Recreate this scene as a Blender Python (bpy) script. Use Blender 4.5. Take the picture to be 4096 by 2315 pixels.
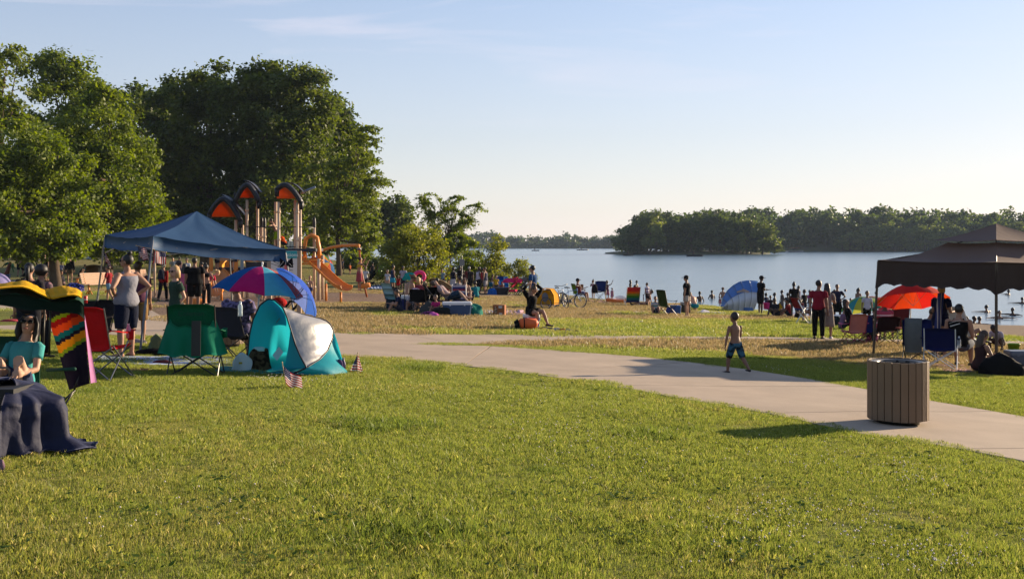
import bpy, bmesh, math, random
import numpy as np
from mathutils import Vector, Matrix, Euler
R = math.radians
for o in list(bpy.data.objects): bpy.data.objects.remove(o)
scene = bpy.context.scene
COL = scene.collection
rng = np.random.default_rng(7); random.seed(7)

# ---------------------------------------------------------------- camera (level, lens shifted; photo pixel scale 4096 x 2315)
FPX, HZ, CAMZ = 4400.0, 980.0, 2.1
cd = bpy.data.cameras.new('camera'); cam = bpy.data.objects.new('camera', cd); COL.objects.link(cam)
cam.location = (0, 0, CAMZ); cam.rotation_euler = (R(90), 0, 0)
cd.sensor_width = 36; cd.lens = 36 * FPX / 4096; cd.shift_y = -(1157.5 - HZ) / 4096
cd.clip_start = .1; cd.clip_end = 9000
scene.camera = cam
# ---------------------------------------------------------------- sky and sun
SUN_AZ, SUN_EL = R(55), R(13.6)            # azimuth clockwise from +Y (view direction)
sun_dir = Vector((math.sin(SUN_AZ) * math.cos(SUN_EL), math.cos(SUN_AZ) * math.cos(SUN_EL), math.sin(SUN_EL)))
w = bpy.data.worlds.new('World'); scene.world = w; w.use_nodes = True
nt = w.node_tree; nt.nodes.clear()
out = nt.nodes.new('ShaderNodeOutputWorld'); bg = nt.nodes.new('ShaderNodeBackground')
sky = nt.nodes.new('ShaderNodeTexSky'); sky.sky_type = 'NISHITA'; sky.sun_disc = False
sky.sun_elevation = SUN_EL; sky.sun_rotation = SUN_AZ; sky.altitude = 250
sky.air_density = 1.0; sky.dust_density = .3; sky.ozone_density = 1.6
bg.inputs['Strength'].default_value = .112
# faint cirrus streaks over the whole dome
tc = nt.nodes.new('ShaderNodeTexCoord'); sep = nt.nodes.new('ShaderNodeSeparateXYZ'); nt.links.new(tc.outputs['Generated'], sep.inputs[0])
def wmath(op, a, b):
    n = nt.nodes.new('ShaderNodeMath'); n.operation = op; n.use_clamp = False
    for i, v in enumerate((a, b)):
        if v is None: continue
        if isinstance(v, (int, float)): n.inputs[i].default_value = v
        else: nt.links.new(v, n.inputs[i])
    return n.outputs[0]
zc = wmath('ADD', wmath('MAXIMUM', sep.outputs[2], 0.0), .12)
ux = wmath('DIVIDE', sep.outputs[0], zc); uy = wmath('DIVIDE', sep.outputs[1], zc)
comb = nt.nodes.new('ShaderNodeCombineXYZ'); nt.links.new(wmath('MULTIPLY', ux, .9), comb.inputs[0]); nt.links.new(wmath('MULTIPLY', uy, 2.1), comb.inputs[1])
nz = nt.nodes.new('ShaderNodeTexNoise'); nz.inputs['Scale'].default_value = 1.05; nz.inputs['Detail'].default_value = 5; nz.inputs['Roughness'].default_value = .55; nz.inputs['Distortion'].default_value = .6
nt.links.new(comb.outputs[0], nz.inputs['Vector'])
mr = nt.nodes.new('ShaderNodeMapRange'); mr.inputs[1].default_value = .54; mr.inputs[2].default_value = .8; mr.inputs[4].default_value = .45; nt.links.new(nz.outputs[0], mr.inputs[0])
mr2 = nt.nodes.new('ShaderNodeMapRange'); mr2.inputs[1].default_value = .08; mr2.inputs[2].default_value = .2; nt.links.new(sep.outputs[2], mr2.inputs[0])
mixc = nt.nodes.new('ShaderNodeMix'); mixc.data_type = 'RGBA'
nt.links.new(wmath('MULTIPLY', mr.outputs[0], mr2.outputs[0]), mixc.inputs[0]); nt.links.new(sky.outputs[0], mixc.inputs[6]); mixc.inputs[7].default_value = (7.5, 7.2, 7.3, 1)
hsk = nt.nodes.new('ShaderNodeHueSaturation'); mr3 = nt.nodes.new('ShaderNodeMapRange'); mr3.inputs[2].default_value = .3; mr3.inputs[3].default_value = .42; mr3.inputs[4].default_value = .95; nt.links.new(sep.outputs[2], mr3.inputs[0]); nt.links.new(mr3.outputs[0], hsk.inputs['Saturation']); nt.links.new(mixc.outputs[2], hsk.inputs['Color']); 
lum = nt.nodes.new('ShaderNodeRGBToBW'); nt.links.new(hsk.outputs[0], lum.inputs[0])          # soft shoulder, as the camera rolls off the glare near the sun
shd = wmath('DIVIDE', 1.0, wmath('ADD', wmath('MULTIPLY', lum.outputs[0], .135), 1.0))
vm = nt.nodes.new('ShaderNodeVectorMath'); vm.operation = 'SCALE'; nt.links.new(hsk.outputs[0], vm.inputs[0]); nt.links.new(shd, vm.inputs['Scale']); vt = nt.nodes.new('ShaderNodeVectorMath'); vt.operation = 'MULTIPLY'; vt.inputs[1].default_value = (1.03, .97, 1.05); nt.links.new(vm.outputs[0], vt.inputs[0]); nt.links.new(vt.outputs[0], bg.inputs['Color']); nt.links.new(bg.outputs[0], out.inputs['Surface'])
sl = bpy.data.lights.new('sun', 'SUN'); so = bpy.data.objects.new('sun', sl); COL.objects.link(so)
sl.energy = 5.0; sl.angle = R(.55); sl.color = (1, .80, .56)
so.rotation_euler = (-sun_dir).to_track_quat('-Z', 'Y').to_euler()
scene.view_settings.view_transform = 'Standard'; scene.view_settings.look = 'None'
scene.view_settings.exposure = 1.2; scene.view_settings.gamma = 1; scene.view_settings.use_curve_mapping = False
scene.cycles.max_bounces = 6; scene.cycles.diffuse_bounces = 2; scene.cycles.glossy_bounces = 2
scene.cycles.transmission_bounces = 4; scene.cycles.transparent_max_bounces = 8; scene.cycles.volume_bounces = 0
scene.cycles.use_denoising = True; scene.cycles.caustics_reflective = False; scene.cycles.caustics_refractive = False
scene.cycles.sample_clamp_indirect = 6

# ---------------------------------------------------------------- materials
def lin(c):
    f = lambda v: (v / 255 / 12.92) if v / 255 <= .04045 else ((v / 255 + .055) / 1.055) ** 2.4
    return tuple(f(v) for v in c) + (1,)
MATS = {}
def mat(name, col=None, rough=.8, var=.12, scale=6, spec=.3, metal=0, trans=0, bump=0, bscale=40, stripes=None, alpha=1, attr=None):
    """procedural material: colour with noise variation, optional fabric translucency, stripes and bump. col = linear rgb"""
    if name in MATS: return MATS[name]
    m = bpy.data.materials.new(name); m.use_nodes = True; MATS[name] = m
    n = m.node_tree.nodes; L = m.node_tree.links; p = n['Principled BSDF']; o = n['Material Output']
    col = tuple(col)[:3] + (1,)
    p.inputs['Roughness'].default_value = rough; p.inputs['Metallic'].default_value = metal
    p.inputs['Specular IOR Level'].default_value = spec
    t = n.new('ShaderNodeTexCoord')
    no = n.new('ShaderNodeTexNoise'); no.inputs['Scale'].default_value = scale; no.inputs['Detail'].default_value = 4
    L.new(t.outputs['Object'], no.inputs['Vector'])
    mx = n.new('ShaderNodeMix'); mx.data_type = 'RGBA'; mx.inputs[6].default_value = tuple(c * (1 - var) for c in col[:3]) + (1,); mx.inputs[7].default_value = tuple(min(1, c * (1 + var)) for c in col[:3]) + (1,)
    if var >= .5:
        vr = n.new('ShaderNodeMapRange'); vr.inputs[1].default_value = .44; vr.inputs[2].default_value = .56; L.new(no.outputs[0], vr.inputs[0]); L.new(vr.outputs[0], mx.inputs[0])
    else: L.new(no.outputs[0], mx.inputs[0])
    cout = mx.outputs[2]
    if attr:
        at = n.new('ShaderNodeAttribute'); at.attribute_name = attr
        mm = n.new('ShaderNodeMix'); mm.data_type = 'RGBA'; mm.blend_type = 'MULTIPLY'; mm.inputs[0].default_value = 1
        L.new(cout, mm.inputs[6]); L.new(at.outputs['Color'], mm.inputs[7]); cout = mm.outputs[2]
    if stripes:          # (axis, period, [(colour, end)...]) on object coordinates
        ax, per, off, seq = stripes
        sp = n.new('ShaderNodeSeparateXYZ'); L.new(t.outputs['Object'], sp.inputs[0])
        a = n.new('ShaderNodeMath'); a.operation = 'MULTIPLY_ADD'; a.inputs[1].default_value = 1 / per; a.inputs[2].default_value = off; L.new(sp.outputs[ax], a.inputs[0])
        fr = n.new('ShaderNodeMath'); fr.operation = 'FRACT'; L.new(a.outputs[0], fr.inputs[0])
        cr = n.new('ShaderNodeValToRGB'); cr.color_ramp.interpolation = 'CONSTANT'
        el = cr.color_ramp.elements
        while len(el) < len(seq): el.new(.5)
        for e, (c, pos) in zip(el, seq): e.position = pos; e.color = tuple(c)[:3] + (1,)
        L.new(fr.outputs[0], cr.inputs[0]); cout = cr.outputs[0]
    L.new(cout, p.inputs['Base Color'])
    if bump:
        nb = n.new('ShaderNodeTexNoise'); nb.inputs['Scale'].default_value = bscale; nb.inputs['Detail'].default_value = 3; L.new(t.outputs['Object'], nb.inputs['Vector'])
        b = n.new('ShaderNodeBump'); b.inputs['Strength'].default_value = bump; b.inputs['Distance'].default_value = .02; L.new(nb.outputs[0], b.inputs['Height']); L.new(b.outputs[0], p.inputs['Normal'])
    if trans:
        tr = n.new('ShaderNodeBsdfTranslucent'); L.new(cout, tr.inputs[0]); ms = n.new('ShaderNodeMixShader'); ms.inputs[0].default_value = trans
        L.new(p.outputs[0], ms.inputs[1]); L.new(tr.outputs[0], ms.inputs[2]); L.new(ms.outputs[0], o.inputs['Surface'])
    if alpha < 1: p.inputs['Alpha'].default_value = alpha
    return m
def fab(rgb, trans=.12, k=.85):
    """cloth of an sRGB colour"""
    c = lin(rgb); return mat('cloth_%d_%d_%d_%d' % (*rgb, int(trans * 100)), [v * k for v in c[:3]], .9, .15, 9, .15, trans=trans, bump=.5, bscale=22)
def paint(rgb, rough=.45, metal=0, k=.85):
    c = lin(rgb); return mat('paint_%d_%d_%d_%d' % (*rgb, int(rough * 100)), [v * k for v in c[:3]], rough, .1, 5, .4, metal=metal)
SKIN = {'a': (.43, .25, .17), 'b': (.30, .155, .096), 'c': (.20, .10, .06), 'd': (.075, .04, .026), 'o': (.48, .25, .15), 'e': (.17, .086, .054)}  # o: skin with warm low sunlight put into its colour
def skin(k): return mat('skin_' + k, SKIN[k], .6, .1, 8, .35)
HAIR = {'black': (.012, .010, .009), 'brown': (.05, .028, .016), 'blond': (.42, .26, .11), 'red': (.16, .06, .025), 'grey': (.3, .28, .26)}
def hairm(k): return mat('hair_' + k, HAIR[k], .55, .35, 40, .4)

# ---------------------------------------------------------------- mesh helpers
def fin(name, verts, faces, mats, parent=None, midx=None, smooth=False, loc=None):
    me = bpy.data.meshes.new(name); me.from_pydata([tuple(v) for v in verts], [], faces)
    if not isinstance(mats, (list, tuple)): mats = [mats]
    for m in mats: me.materials.append(m)
    if midx is not None: me.polygons.foreach_set('material_index', midx)
    if smooth: me.polygons.foreach_set('use_smooth', [True] * len(me.polygons))
    me.update()
    ob = bpy.data.objects.new(name, me); COL.objects.link(ob)
    if parent: ob.parent = parent
    if loc is not None: ob.location = loc
    return ob
class MB:
    def __init__(s): s.v = []; s.f = []; s.m = []; s.k = 0
    def add(s, vs, fs):
        b = len(s.v); s.v += [tuple(v) for v in vs]; s.f += [tuple(i + b for i in f) for f in fs]; s.m += [s.k] * len(fs); return s
    def box(s, c, d, rot=None):
        x, y, z = [v / 2 for v in d]; vs = [Vector((i, j, k)) for i in (-x, x) for j in (-y, y) for k in (-z, z)]
        if rot is not None:
            M = rot if isinstance(rot, Matrix) else Euler(rot).to_matrix()
            vs = [M @ v for v in vs]
        c = Vector(c)
        return s.add([v + c for v in vs], [(0, 1, 3, 2), (4, 6, 7, 5), (0, 4, 5, 1), (2, 3, 7, 6), (0, 2, 6, 4), (1, 5, 7, 3)])
    def bar(s, a, b, wd, th):
        """rectangular bar from a to b"""
        a = Vector(a); b = Vector(b); q = (b - a).to_track_quat('Z', 'Y').to_matrix()
        return s.box((a + b) / 2, (wd, th, (b - a).length), q)
    def tube(s, pts, rad, n=8, cap=True, flat=1.0, up=None):
        pts = [Vector(p) for p in pts]
        if not hasattr(rad, '__len__'): rad = [rad] * len(pts)
        rings = []; pu = Vector(up) if up is not None else None
        for i, p in enumerate(pts):
            t = (pts[min(i + 1, len(pts) - 1)] - pts[max(i - 1, 0)])
            t = t.normalized() if t.length > 1e-9 else Vector((0, 0, 1))
            if pu is None: pu = Vector((0, 0, 1)) if abs(t.z) < .9 else Vector((0, 1, 0))
            x = pu.cross(t); x = x.normalized() if x.length > 1e-6 else Vector((1, 0, 0)); y = t.cross(x); 
            if up is None: pu = y
            r = rad[i]; rx, ry = (r, r * flat) if not hasattr(r, '__len__') else r
            rings.append([p + x * (rx * math.cos(a)) + y * (ry * math.sin(a)) for a in [2 * math.pi * k / n for k in range(n)]])
        vs = [v for r_ in rings for v in r_]; fs = []
        for i in range(len(rings) - 1):
            for k in range(n): fs.append((i * n + k, i * n + (k + 1) % n, (i + 1) * n + (k + 1) % n, (i + 1) * n + k))
        if cap: fs += [tuple(range(n))[::-1], tuple((len(rings) - 1) * n + k for k in range(n))]
        return s.add(vs, fs)
    def ell(s, c, r, n=10, m=7, rot=None):
        c = Vector(c); r = r if hasattr(r, '__len__') else (r, r, r); vs = []; fs = []
        for j in range(m + 1):
            th = math.pi * j / m
            for k in range(n):
                a = 2 * math.pi * k / n; v = Vector((r[0] * math.sin(th) * math.cos(a), r[1] * math.sin(th) * math.sin(a), r[2] * math.cos(th)))
                if rot is not None: v = rot @ v
                vs.append(c + v)
        for j in range(m):
            for k in range(n): fs.append((j * n + k, (j + 1) * n + k, (j + 1) * n + (k + 1) % n, j * n + (k + 1) % n))
        return s.add(vs, fs)
    def grid(s, P, th=0.0):
        """P[i][j] points -> sheet; th: thickness (second sheet offset along normal)"""
        a, b = len(P), len(P[0]); base = [Vector(p) for row in P for p in row]
        fs = [(i * b + j, (i + 1) * b + j, (i + 1) * b + j + 1, i * b + j + 1) for i in range(a - 1) for j in range(b - 1)]
        if not th: return s.add(base, fs)
        nor = [Vector() for _ in base]
        for f in fs:
            nn = (base[f[1]] - base[f[0]]).cross(base[f[3]] - base[f[0]])
            for i in f: nor[i] += nn
        back = [v - (n_.normalized() * th if n_.length > 1e-12 else Vector((0, 0, th))) for v, n_ in zip(base, nor)]
        N = len(base); fs2 = [tuple(i + N for i in f[::-1]) for f in fs]
        rim = [i * b for i in range(a)] + [(a - 1) * b + j for j in range(1, b)] + [i * b + b - 1 for i in range(a - 2, -1, -1)] + [j for j in range(b - 2, 0, -1)]
        fs3 = [(rim[i], rim[(i + 1) % len(rim)] , rim[(i + 1) % len(rim)] + N, rim[i] + N) for i in range(len(rim))]
        return s.add(base + back, fs + fs2 + fs3)
    def disc(s, c, r, n=16, up=1):
        c = Vector(c); return s.add([c + Vector((r * math.cos(2 * math.pi * k / n), r * math.sin(2 * math.pi * k / n), 0)) for k in range(n)], [tuple(range(n)) if up > 0 else tuple(range(n))[::-1]])
    def lathe(s, prof, n=16, c=(0, 0, 0)):
        c = Vector(c); vs = [c + Vector((r * math.cos(2 * math.pi * k / n), r * math.sin(2 * math.pi * k / n), z)) for r, z in prof for k in range(n)]
        return s.add(vs, [(i * n + k, i * n + (k + 1) % n, (i + 1) * n + (k + 1) % n, (i + 1) * n + k) for i in range(len(prof) - 1) for k in range(n)])
    def obj(s, name, mats, parent=None, smooth=False, loc=None):
        return fin(name, s.v, s.f, mats, parent, s.m if isinstance(mats, (list, tuple)) else None, smooth, loc)
def tag(o, label, cat, group=None):
    o['label'] = label; o['category'] = cat
    if group: o['group'] = group
    return o
def thing(name, label, cat, loc=(0, 0, 0), rz=0, group=None):
    o = bpy.data.objects.new(name, None); o.empty_display_size = .2; COL.objects.link(o)
    o.location = loc; o.rotation_euler = (0, 0, R(rz)); return tag(o, label, cat, group)
def copy_tree(o, parent=None):
    c = o.copy(); COL.objects.link(c)
    if parent: c.parent = parent
    for ch in o.children: copy_tree(ch, c)
    return c
def struct(o): o['kind'] = 'structure'; return o
def stuff(o): o['kind'] = 'stuff'; return o

# ---------------------------------------------------------------- terrain
WATER = -1.35
SHORE = np.array([(200, 10), (80, 30), (45, 38), (27, 44), (21, 47), (15, 54), (11.1, 61), (8, 66), (5.6, 70), (3, 80), (0, 95), (-4, 120), (-10, 150), (-22, 190), (-60, 260), (-200, 420), (-420, 520)], float)
_t = np.linspace(0, len(SHORE) - 1, 240); _i = np.minimum(_t.astype(int), len(SHORE) - 2); _f = (_t - _i)[:, None]
SHP = SHORE[_i] * (1 - _f) + SHORE[_i + 1] * _f
def smooth(a, b, x): t = np.clip((x - a) / (b - a), 0, 1); return t * t * (3 - 2 * t)
def shore_d(X, Y):
    X = np.asarray(X, float); Y = np.asarray(Y, float)
    d = np.full(X.shape, 1e9)
    for i in range(len(SHORE) - 1):
        a, b = SHORE[i], SHORE[i + 1]; e = b - a; t = np.clip(((X - a[0]) * e[0] + (Y - a[1]) * e[1]) / (e @ e), 0, 1)
        d = np.minimum(d, np.hypot(X - a[0] - t * e[0], Y - a[1] - t * e[1]))
    sx = np.interp(Y, SHORE[:, 1], SHORE[:, 0])
    return np.where(X < sx, d, -d)
def gz(X, Y):
    X = np.asarray(X, float); Y = np.asarray(Y, float)
    Xe = np.where(X > -9, X, -9 - 2 * (1 - np.exp((X + 9) / 10)))
    Ye = np.where(Y < 50, Y, 50 + 25 * (1 - np.exp(-(Y - 50) / 25)))
    z = .313 - .0427 * Xe - .0187 * Ye
    z = z + .95 * smooth(85, 150, Y) * smooth(-12, -28, X)
    z = np.maximum(z, -1.22)
    z = np.minimum(z, WATER + .1 * shore_d(X, Y))
    z = z + .018 * np.sin(X * .55 + 1.3) * np.sin(Y * .42 + .4) + .008 * np.sin(X * 1.7 + Y * .6) * np.sin(Y * 1.3 - X * .4)
    return np.maximum(z, -3.2)
_YS = np.geomspace(3.5, 420, 900)
def G(px, py, dz=0.0):
    """ground point seen at a photo pixel"""
    X = (px - 2048) / FPX * _YS; zr = CAMZ - (py - HZ) / FPX * _YS
    hit = np.nonzero(zr <= gz(X, _YS))[0]
    i = hit[0] if len(hit) else len(_YS) - 1
    lo, hi = _YS[max(i - 1, 0)], _YS[i]
    for _ in range(18):
        mid = (lo + hi) / 2
        if CAMZ - (py - HZ) / FPX * mid <= float(gz((px - 2048) / FPX * mid, mid)): hi = mid
        else: lo = mid
    x = (px - 2048) / FPX * hi
    return Vector((x, hi, float(gz(x, hi)) + dz))
def W(px, py):
    Y = (CAMZ - WATER) * FPX / (py - HZ); return Vector(((px - 2048) / FPX * Y, Y, WATER))
def A(px, py, Y): return Vector(((px - 2048) / FPX * Y, Y, CAMZ - (py - HZ) / FPX * Y))
def GY(px, Y, dz=0.0):
    x = (px - 2048) / FPX * Y; return Vector((x, Y, float(gz(x, Y)) + dz))
def noise2(X, Y, seed=0, s=1.0):
    """cheap smooth value noise"""
    X = np.asarray(X) / s; Y = np.asarray(Y) / s; xi = np.floor(X).astype(int); yi = np.floor(Y).astype(int); fx = X - xi; fy = Y - yi
    h = lambda a, b: (np.sin(a * 127.1 + b * 311.7 + seed * 74.7) * 43758.5453) % 1
    fx = fx * fx * (3 - 2 * fx); fy = fy * fy * (3 - 2 * fy)
    return (h(xi, yi) * (1 - fx) + h(xi + 1, yi) * fx) * (1 - fy) + (h(xi, yi + 1) * (1 - fx) + h(xi + 1, yi + 1) * fx) * fy
# ================================================================ SETTING: lawn, paths, beach, lake
def poly_in(px, py, poly):
    inside = np.zeros(px.shape, bool); n = len(poly)
    for i in range(n):
        x1, y1 = poly[i]; x2, y2 = poly[(i + 1) % n]
        c = ((y1 > py) != (y2 > py)) & (px < (x2 - x1) * (py - y1) / (y2 - y1 + 1e-9) + x1); inside ^= c
    return inside
NEAR = [(-500, 1312), (100, 1325), (400, 1338), (680, 1352), (1000, 1378), (1330, 1420), (1700, 1448), (2000, 1480), (2400, 1535), (2750, 1600), (3100, 1660), (3450, 1738), (3800, 1790), (4150, 1856), (4700, 1975), (6400, 2340)]
MIDL = [(-500, 1225), (60, 1240), (380, 1262), (640, 1300), (960, 1345), (1300, 1372), (1600, 1377), (1885, 1381), (2200, 1400), (2600, 1432), (2900, 1466), (3200, 1511), (3470, 1560), (3750, 1610), (4096, 1668), (4700, 1780), (6400, 2100)]
UPP = [(-500, 1150), (60, 1162), (420, 1172), (560, 1215), (680, 1285), (900, 1322), (1350, 1333), (1800, 1338), (2500, 1343), (3000, 1347), (3300, 1352), (3600, 1358), (4096, 1362), (4800, 1366), (6600, 1372)]
ISL = [(-500, 1225), (60, 1240), (380, 1262), (640, 1300), (960, 1345), (1300, 1374), (1600, 1379), (1885, 1379), (2050, 1366), (2300, 1359), (2700, 1358), (3300, 1366), (3600, 1374), (4096, 1379), (4800, 1386), (6600, 1400)]
def pline(P, x): return np.interp(x, [p[0] for p in P], [p[1] for p in P])
MULCH = [(545, 1172), (575, 1200), (620, 1258), (690, 1266), (900, 1252), (1240, 1214), (1560, 1211), (1660, 1196), (1610, 1173), (1300, 1170), (900, 1163), (600, 1160)]
def zones(X, Y, Z):
    """dryness, mulch, sand of the ground (real colour of the ground, stored on the mesh)"""
    Yc = np.maximum(Y, 2.0); px = 2048 + FPX * X / Yc; py = HZ + FPX * (CAMZ - Z) / Yc
    n1 = noise2(X, Y, 1, 2.2); n2 = noise2(X, Y, 2, .7); n3 = noise2(X, Y, 3, 7.0)
    wob = (n1 - .5) * 14 + (n2 - .5) * 6
    dry = .14 + .26 * (n1 - .5) + .26 * (n2 - .5) + .22 * (n3 - .5)
    dry = dry + .22 * smooth(2300, 400, px) * smooth(1500, 2200, py)
    low = pline(MIDL, px); up = pline(ISL, px)
    isl = (px > 1885) & (py < low) & (py > up)
    dry = np.where(isl, np.clip(.98 - .95 * smooth(-8 - (px - 1885) * .035 - 2.6e-5 * (px - 1885) ** 2, -4 - (px - 1885) * .018 - 1.3e-5 * (px - 1885) ** 2, py - low + wob * .5), .1, 1), dry)
    far = (py < pline(UPP, px)) & (py > HZ + 20)
    fy = py + wob
    dl = np.clip(.75 + .5 * (n1 - .5), 0, 1)
    gr = np.clip(.25 + .5 * (n1 - .5), 0, 1)
    right = smooth(1850, 2150, px)
    band = smooth(1268, 1292, fy)
    dfar = dl * (1 - right * band) + gr * right * band
    dfar = dfar * smooth(1130, 1190, py) + (.55 + .5 * (n1 - .5)) * (1 - smooth(1130, 1190, py))
    dfar = np.where((px < 1500) & (py < 1160), .30 + .45 * n1 + .25 * smooth(1100, 1050, py) * smooth(700, 200, px), dfar)
    dfar = np.where((px > 2750) & (py < 1262), .3 + .3 * n1, dfar)
    dry = np.where(far, dfar, dry)
    d = shore_d(X, Y)
    sand = np.maximum(smooth(4.5, 2.2, d + (n1 - .5) * 2) * smooth(9, 17, X), smooth(10, 7.5, d + (n1 - .5) * 2) * smooth(12.5, 16.5, X))
    sand = np.maximum(sand, smooth(1.0, .3, d))
    sand = np.maximum(sand, poly_in(px, fy, [(1700, 1163), (1880, 1160), (2060, 1170), (2070, 1185), (1900, 1190), (1720, 1180)]) * .9)
    mul = poly_in(px, py + (n2 - .5) * 5, MULCH).astype(float)
    edge = smooth(6, 0, np.abs(py - pline(UPP, px))) * far          # greener fringe along the path
    return np.clip(dry - .3 * edge, 0, 1), mul, np.clip(sand, 0, 1)
def spaced(a, b, n, s0, g):
    out = list(np.linspace(a, b, n)); st = s0
    lo, hi = out[0], out[-1]
    L_, H_ = [], []
    return out
def axis(core0, core1, step, lo, hi, grow):
    c = list(np.arange(core0, core1 + 1e-6, step)); s = step; x = core1
    while x < hi: s *= grow; x += s; c.append(x)
    s = step; x = core0
    while x > lo: s *= grow; x -= s; c.insert(0, x)
    return np.array(c)
gx = axis(-11, 13, .17, -420, 320, 1.045); gy = axis(5.2, 24, .15, -60, 640, 1.04)
XX, YY = np.meshgrid(gx, gy); ZZ = gz(XX, YY)
nxg, nyg = len(gx), len(gy)
idx = np.arange(nxg * nyg).reshape(nyg, nxg)
faces = np.stack([idx[:-1, :-1], idx[:-1, 1:], idx[1:, 1:], idx[1:, :-1]], -1).reshape(-1, 4)
def np_mesh(name, V, F, mats, attrs=None, smooth_=True):
    V = np.asarray(V, np.float32); F = np.asarray(F, np.int32); k = F.shape[1]
    me = bpy.data.meshes.new(name); me.vertices.add(len(V)); me.vertices.foreach_set('co', V.ravel())
    me.loops.add(F.size); me.loops.foreach_set('vertex_index', F.ravel())
    me.polygons.add(len(F)); me.polygons.foreach_set('loop_start', np.arange(0, F.size, k, dtype=np.int32))
    if smooth_: me.polygons.foreach_set('use_smooth', np.ones(len(F), bool))
    me.update(calc_edges=True)
    for m in (mats if isinstance(mats, (list, tuple)) else [mats]): me.materials.append(m)
    for nme, arr in (attrs or {}).items():
        arr = np.asarray(arr, np.float32)
        a = me.color_attributes.new(nme, 'FLOAT_COLOR', 'POINT'); a.data.foreach_set('color', arr.ravel())
    return me
dryw, mulw, sanw = zones(XX.ravel(), YY.ravel(), ZZ.ravel())
gm = bpy.data.materials.new('lawn_ground'); gm.use_nodes = True
n = gm.node_tree.nodes; L = gm.node_tree.links; p = n['Principled BSDF']; p.inputs['Roughness'].default_value = .95; p.inputs['Specular IOR Level'].default_value = .1
at = n.new('ShaderNodeAttribute'); at.attribute_name = 'zone'; sp = n.new('ShaderNodeSeparateColor'); L.new(at.outputs['Color'], sp.inputs[0])
tcn = n.new('ShaderNodeTexCoord')
def nz_(scale, det=5, rough=.6):
    q = n.new('ShaderNodeTexNoise'); q.inputs['Scale'].default_value = scale; q.inputs['Detail'].default_value = det; q.inputs['Roughness'].default_value = rough; L.new(tcn.outputs['Object'], q.inputs['Vector']); return q.outputs[0]
def mixn(f, a, b):
    q = n.new('ShaderNodeMix'); q.data_type = 'RGBA'
    for i, v in ((0, f), (6, a), (7, b)):
        if isinstance(v, tuple): q.inputs[i].default_value = v
        elif isinstance(v, float): q.inputs[i].default_value = v
        else: L.new(v, q.inputs[i])
    return q.outputs[2]
def ramp(v, a, b):
    q = n.new('ShaderNodeMapRange'); q.inputs[1].default_value = a; q.inputs[2].default_value = b; L.new(v, q.inputs[0]); return q.outputs[0]
nf = nz_(38.0); nm = nz_(7.0); nc = nz_(1.1)
grn = mixn(ramp(nf, .3, .7), (.08, .10, .014, 1), (.22, .235, .038, 1))
grn = mixn(ramp(nm, .35, .7), grn, (.15, .17, .03, 1))
dryc = mixn(ramp(nf, .3, .7), (.13, .10, .04, 1), (.30, .225, .095, 1))
dryc = mixn(ramp(nm, .5, .75), dryc, (.12, .115, .04, 1))
mad = n.new('ShaderNodeMath'); mad.operation = 'MULTIPLY_ADD'; L.new(nm, mad.inputs[0]); mad.inputs[1].default_value = .5; mad.inputs[2].default_value = -.25
ad = n.new('ShaderNodeMath'); ad.operation = 'ADD'; ad.use_clamp = True; L.new(sp.outputs[0], ad.inputs[0]); L.new(mad.outputs[0], ad.inputs[1])
base = mixn(ad.outputs[0], grn, dryc)
mulc = mixn(ramp(nz_(16.0, 6, .75), .35, .68), (.055, .035, .024, 1), (.36, .25, .18, 1))
sandc = mixn(ramp(nf, .3, .7), (.17, .12, .075, 1), (.30, .22, .15, 1))
base = mixn(sp.outputs[1], base, mulc); base = mixn(sp.outputs[2], base, sandc)
L.new(base, p.inputs['Base Color'])
bmp = n.new('ShaderNodeBump'); bmp.inputs['Strength'].default_value = .9; bmp.inputs['Distance'].default_value = .06; L.new(nz_(22.0, 6, .7), bmp.inputs['Height']); L.new(bmp.outputs[0], p.inputs['Normal'])
gme = np_mesh('ground', np.stack([XX, YY, ZZ], -1).reshape(-1, 3), faces, gm, {'zone': np.stack([dryw, mulw, sanw, np.ones_like(dryw)], -1)})
ground = struct(bpy.data.objects.new('ground', gme)); COL.objects.link(ground)

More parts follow.
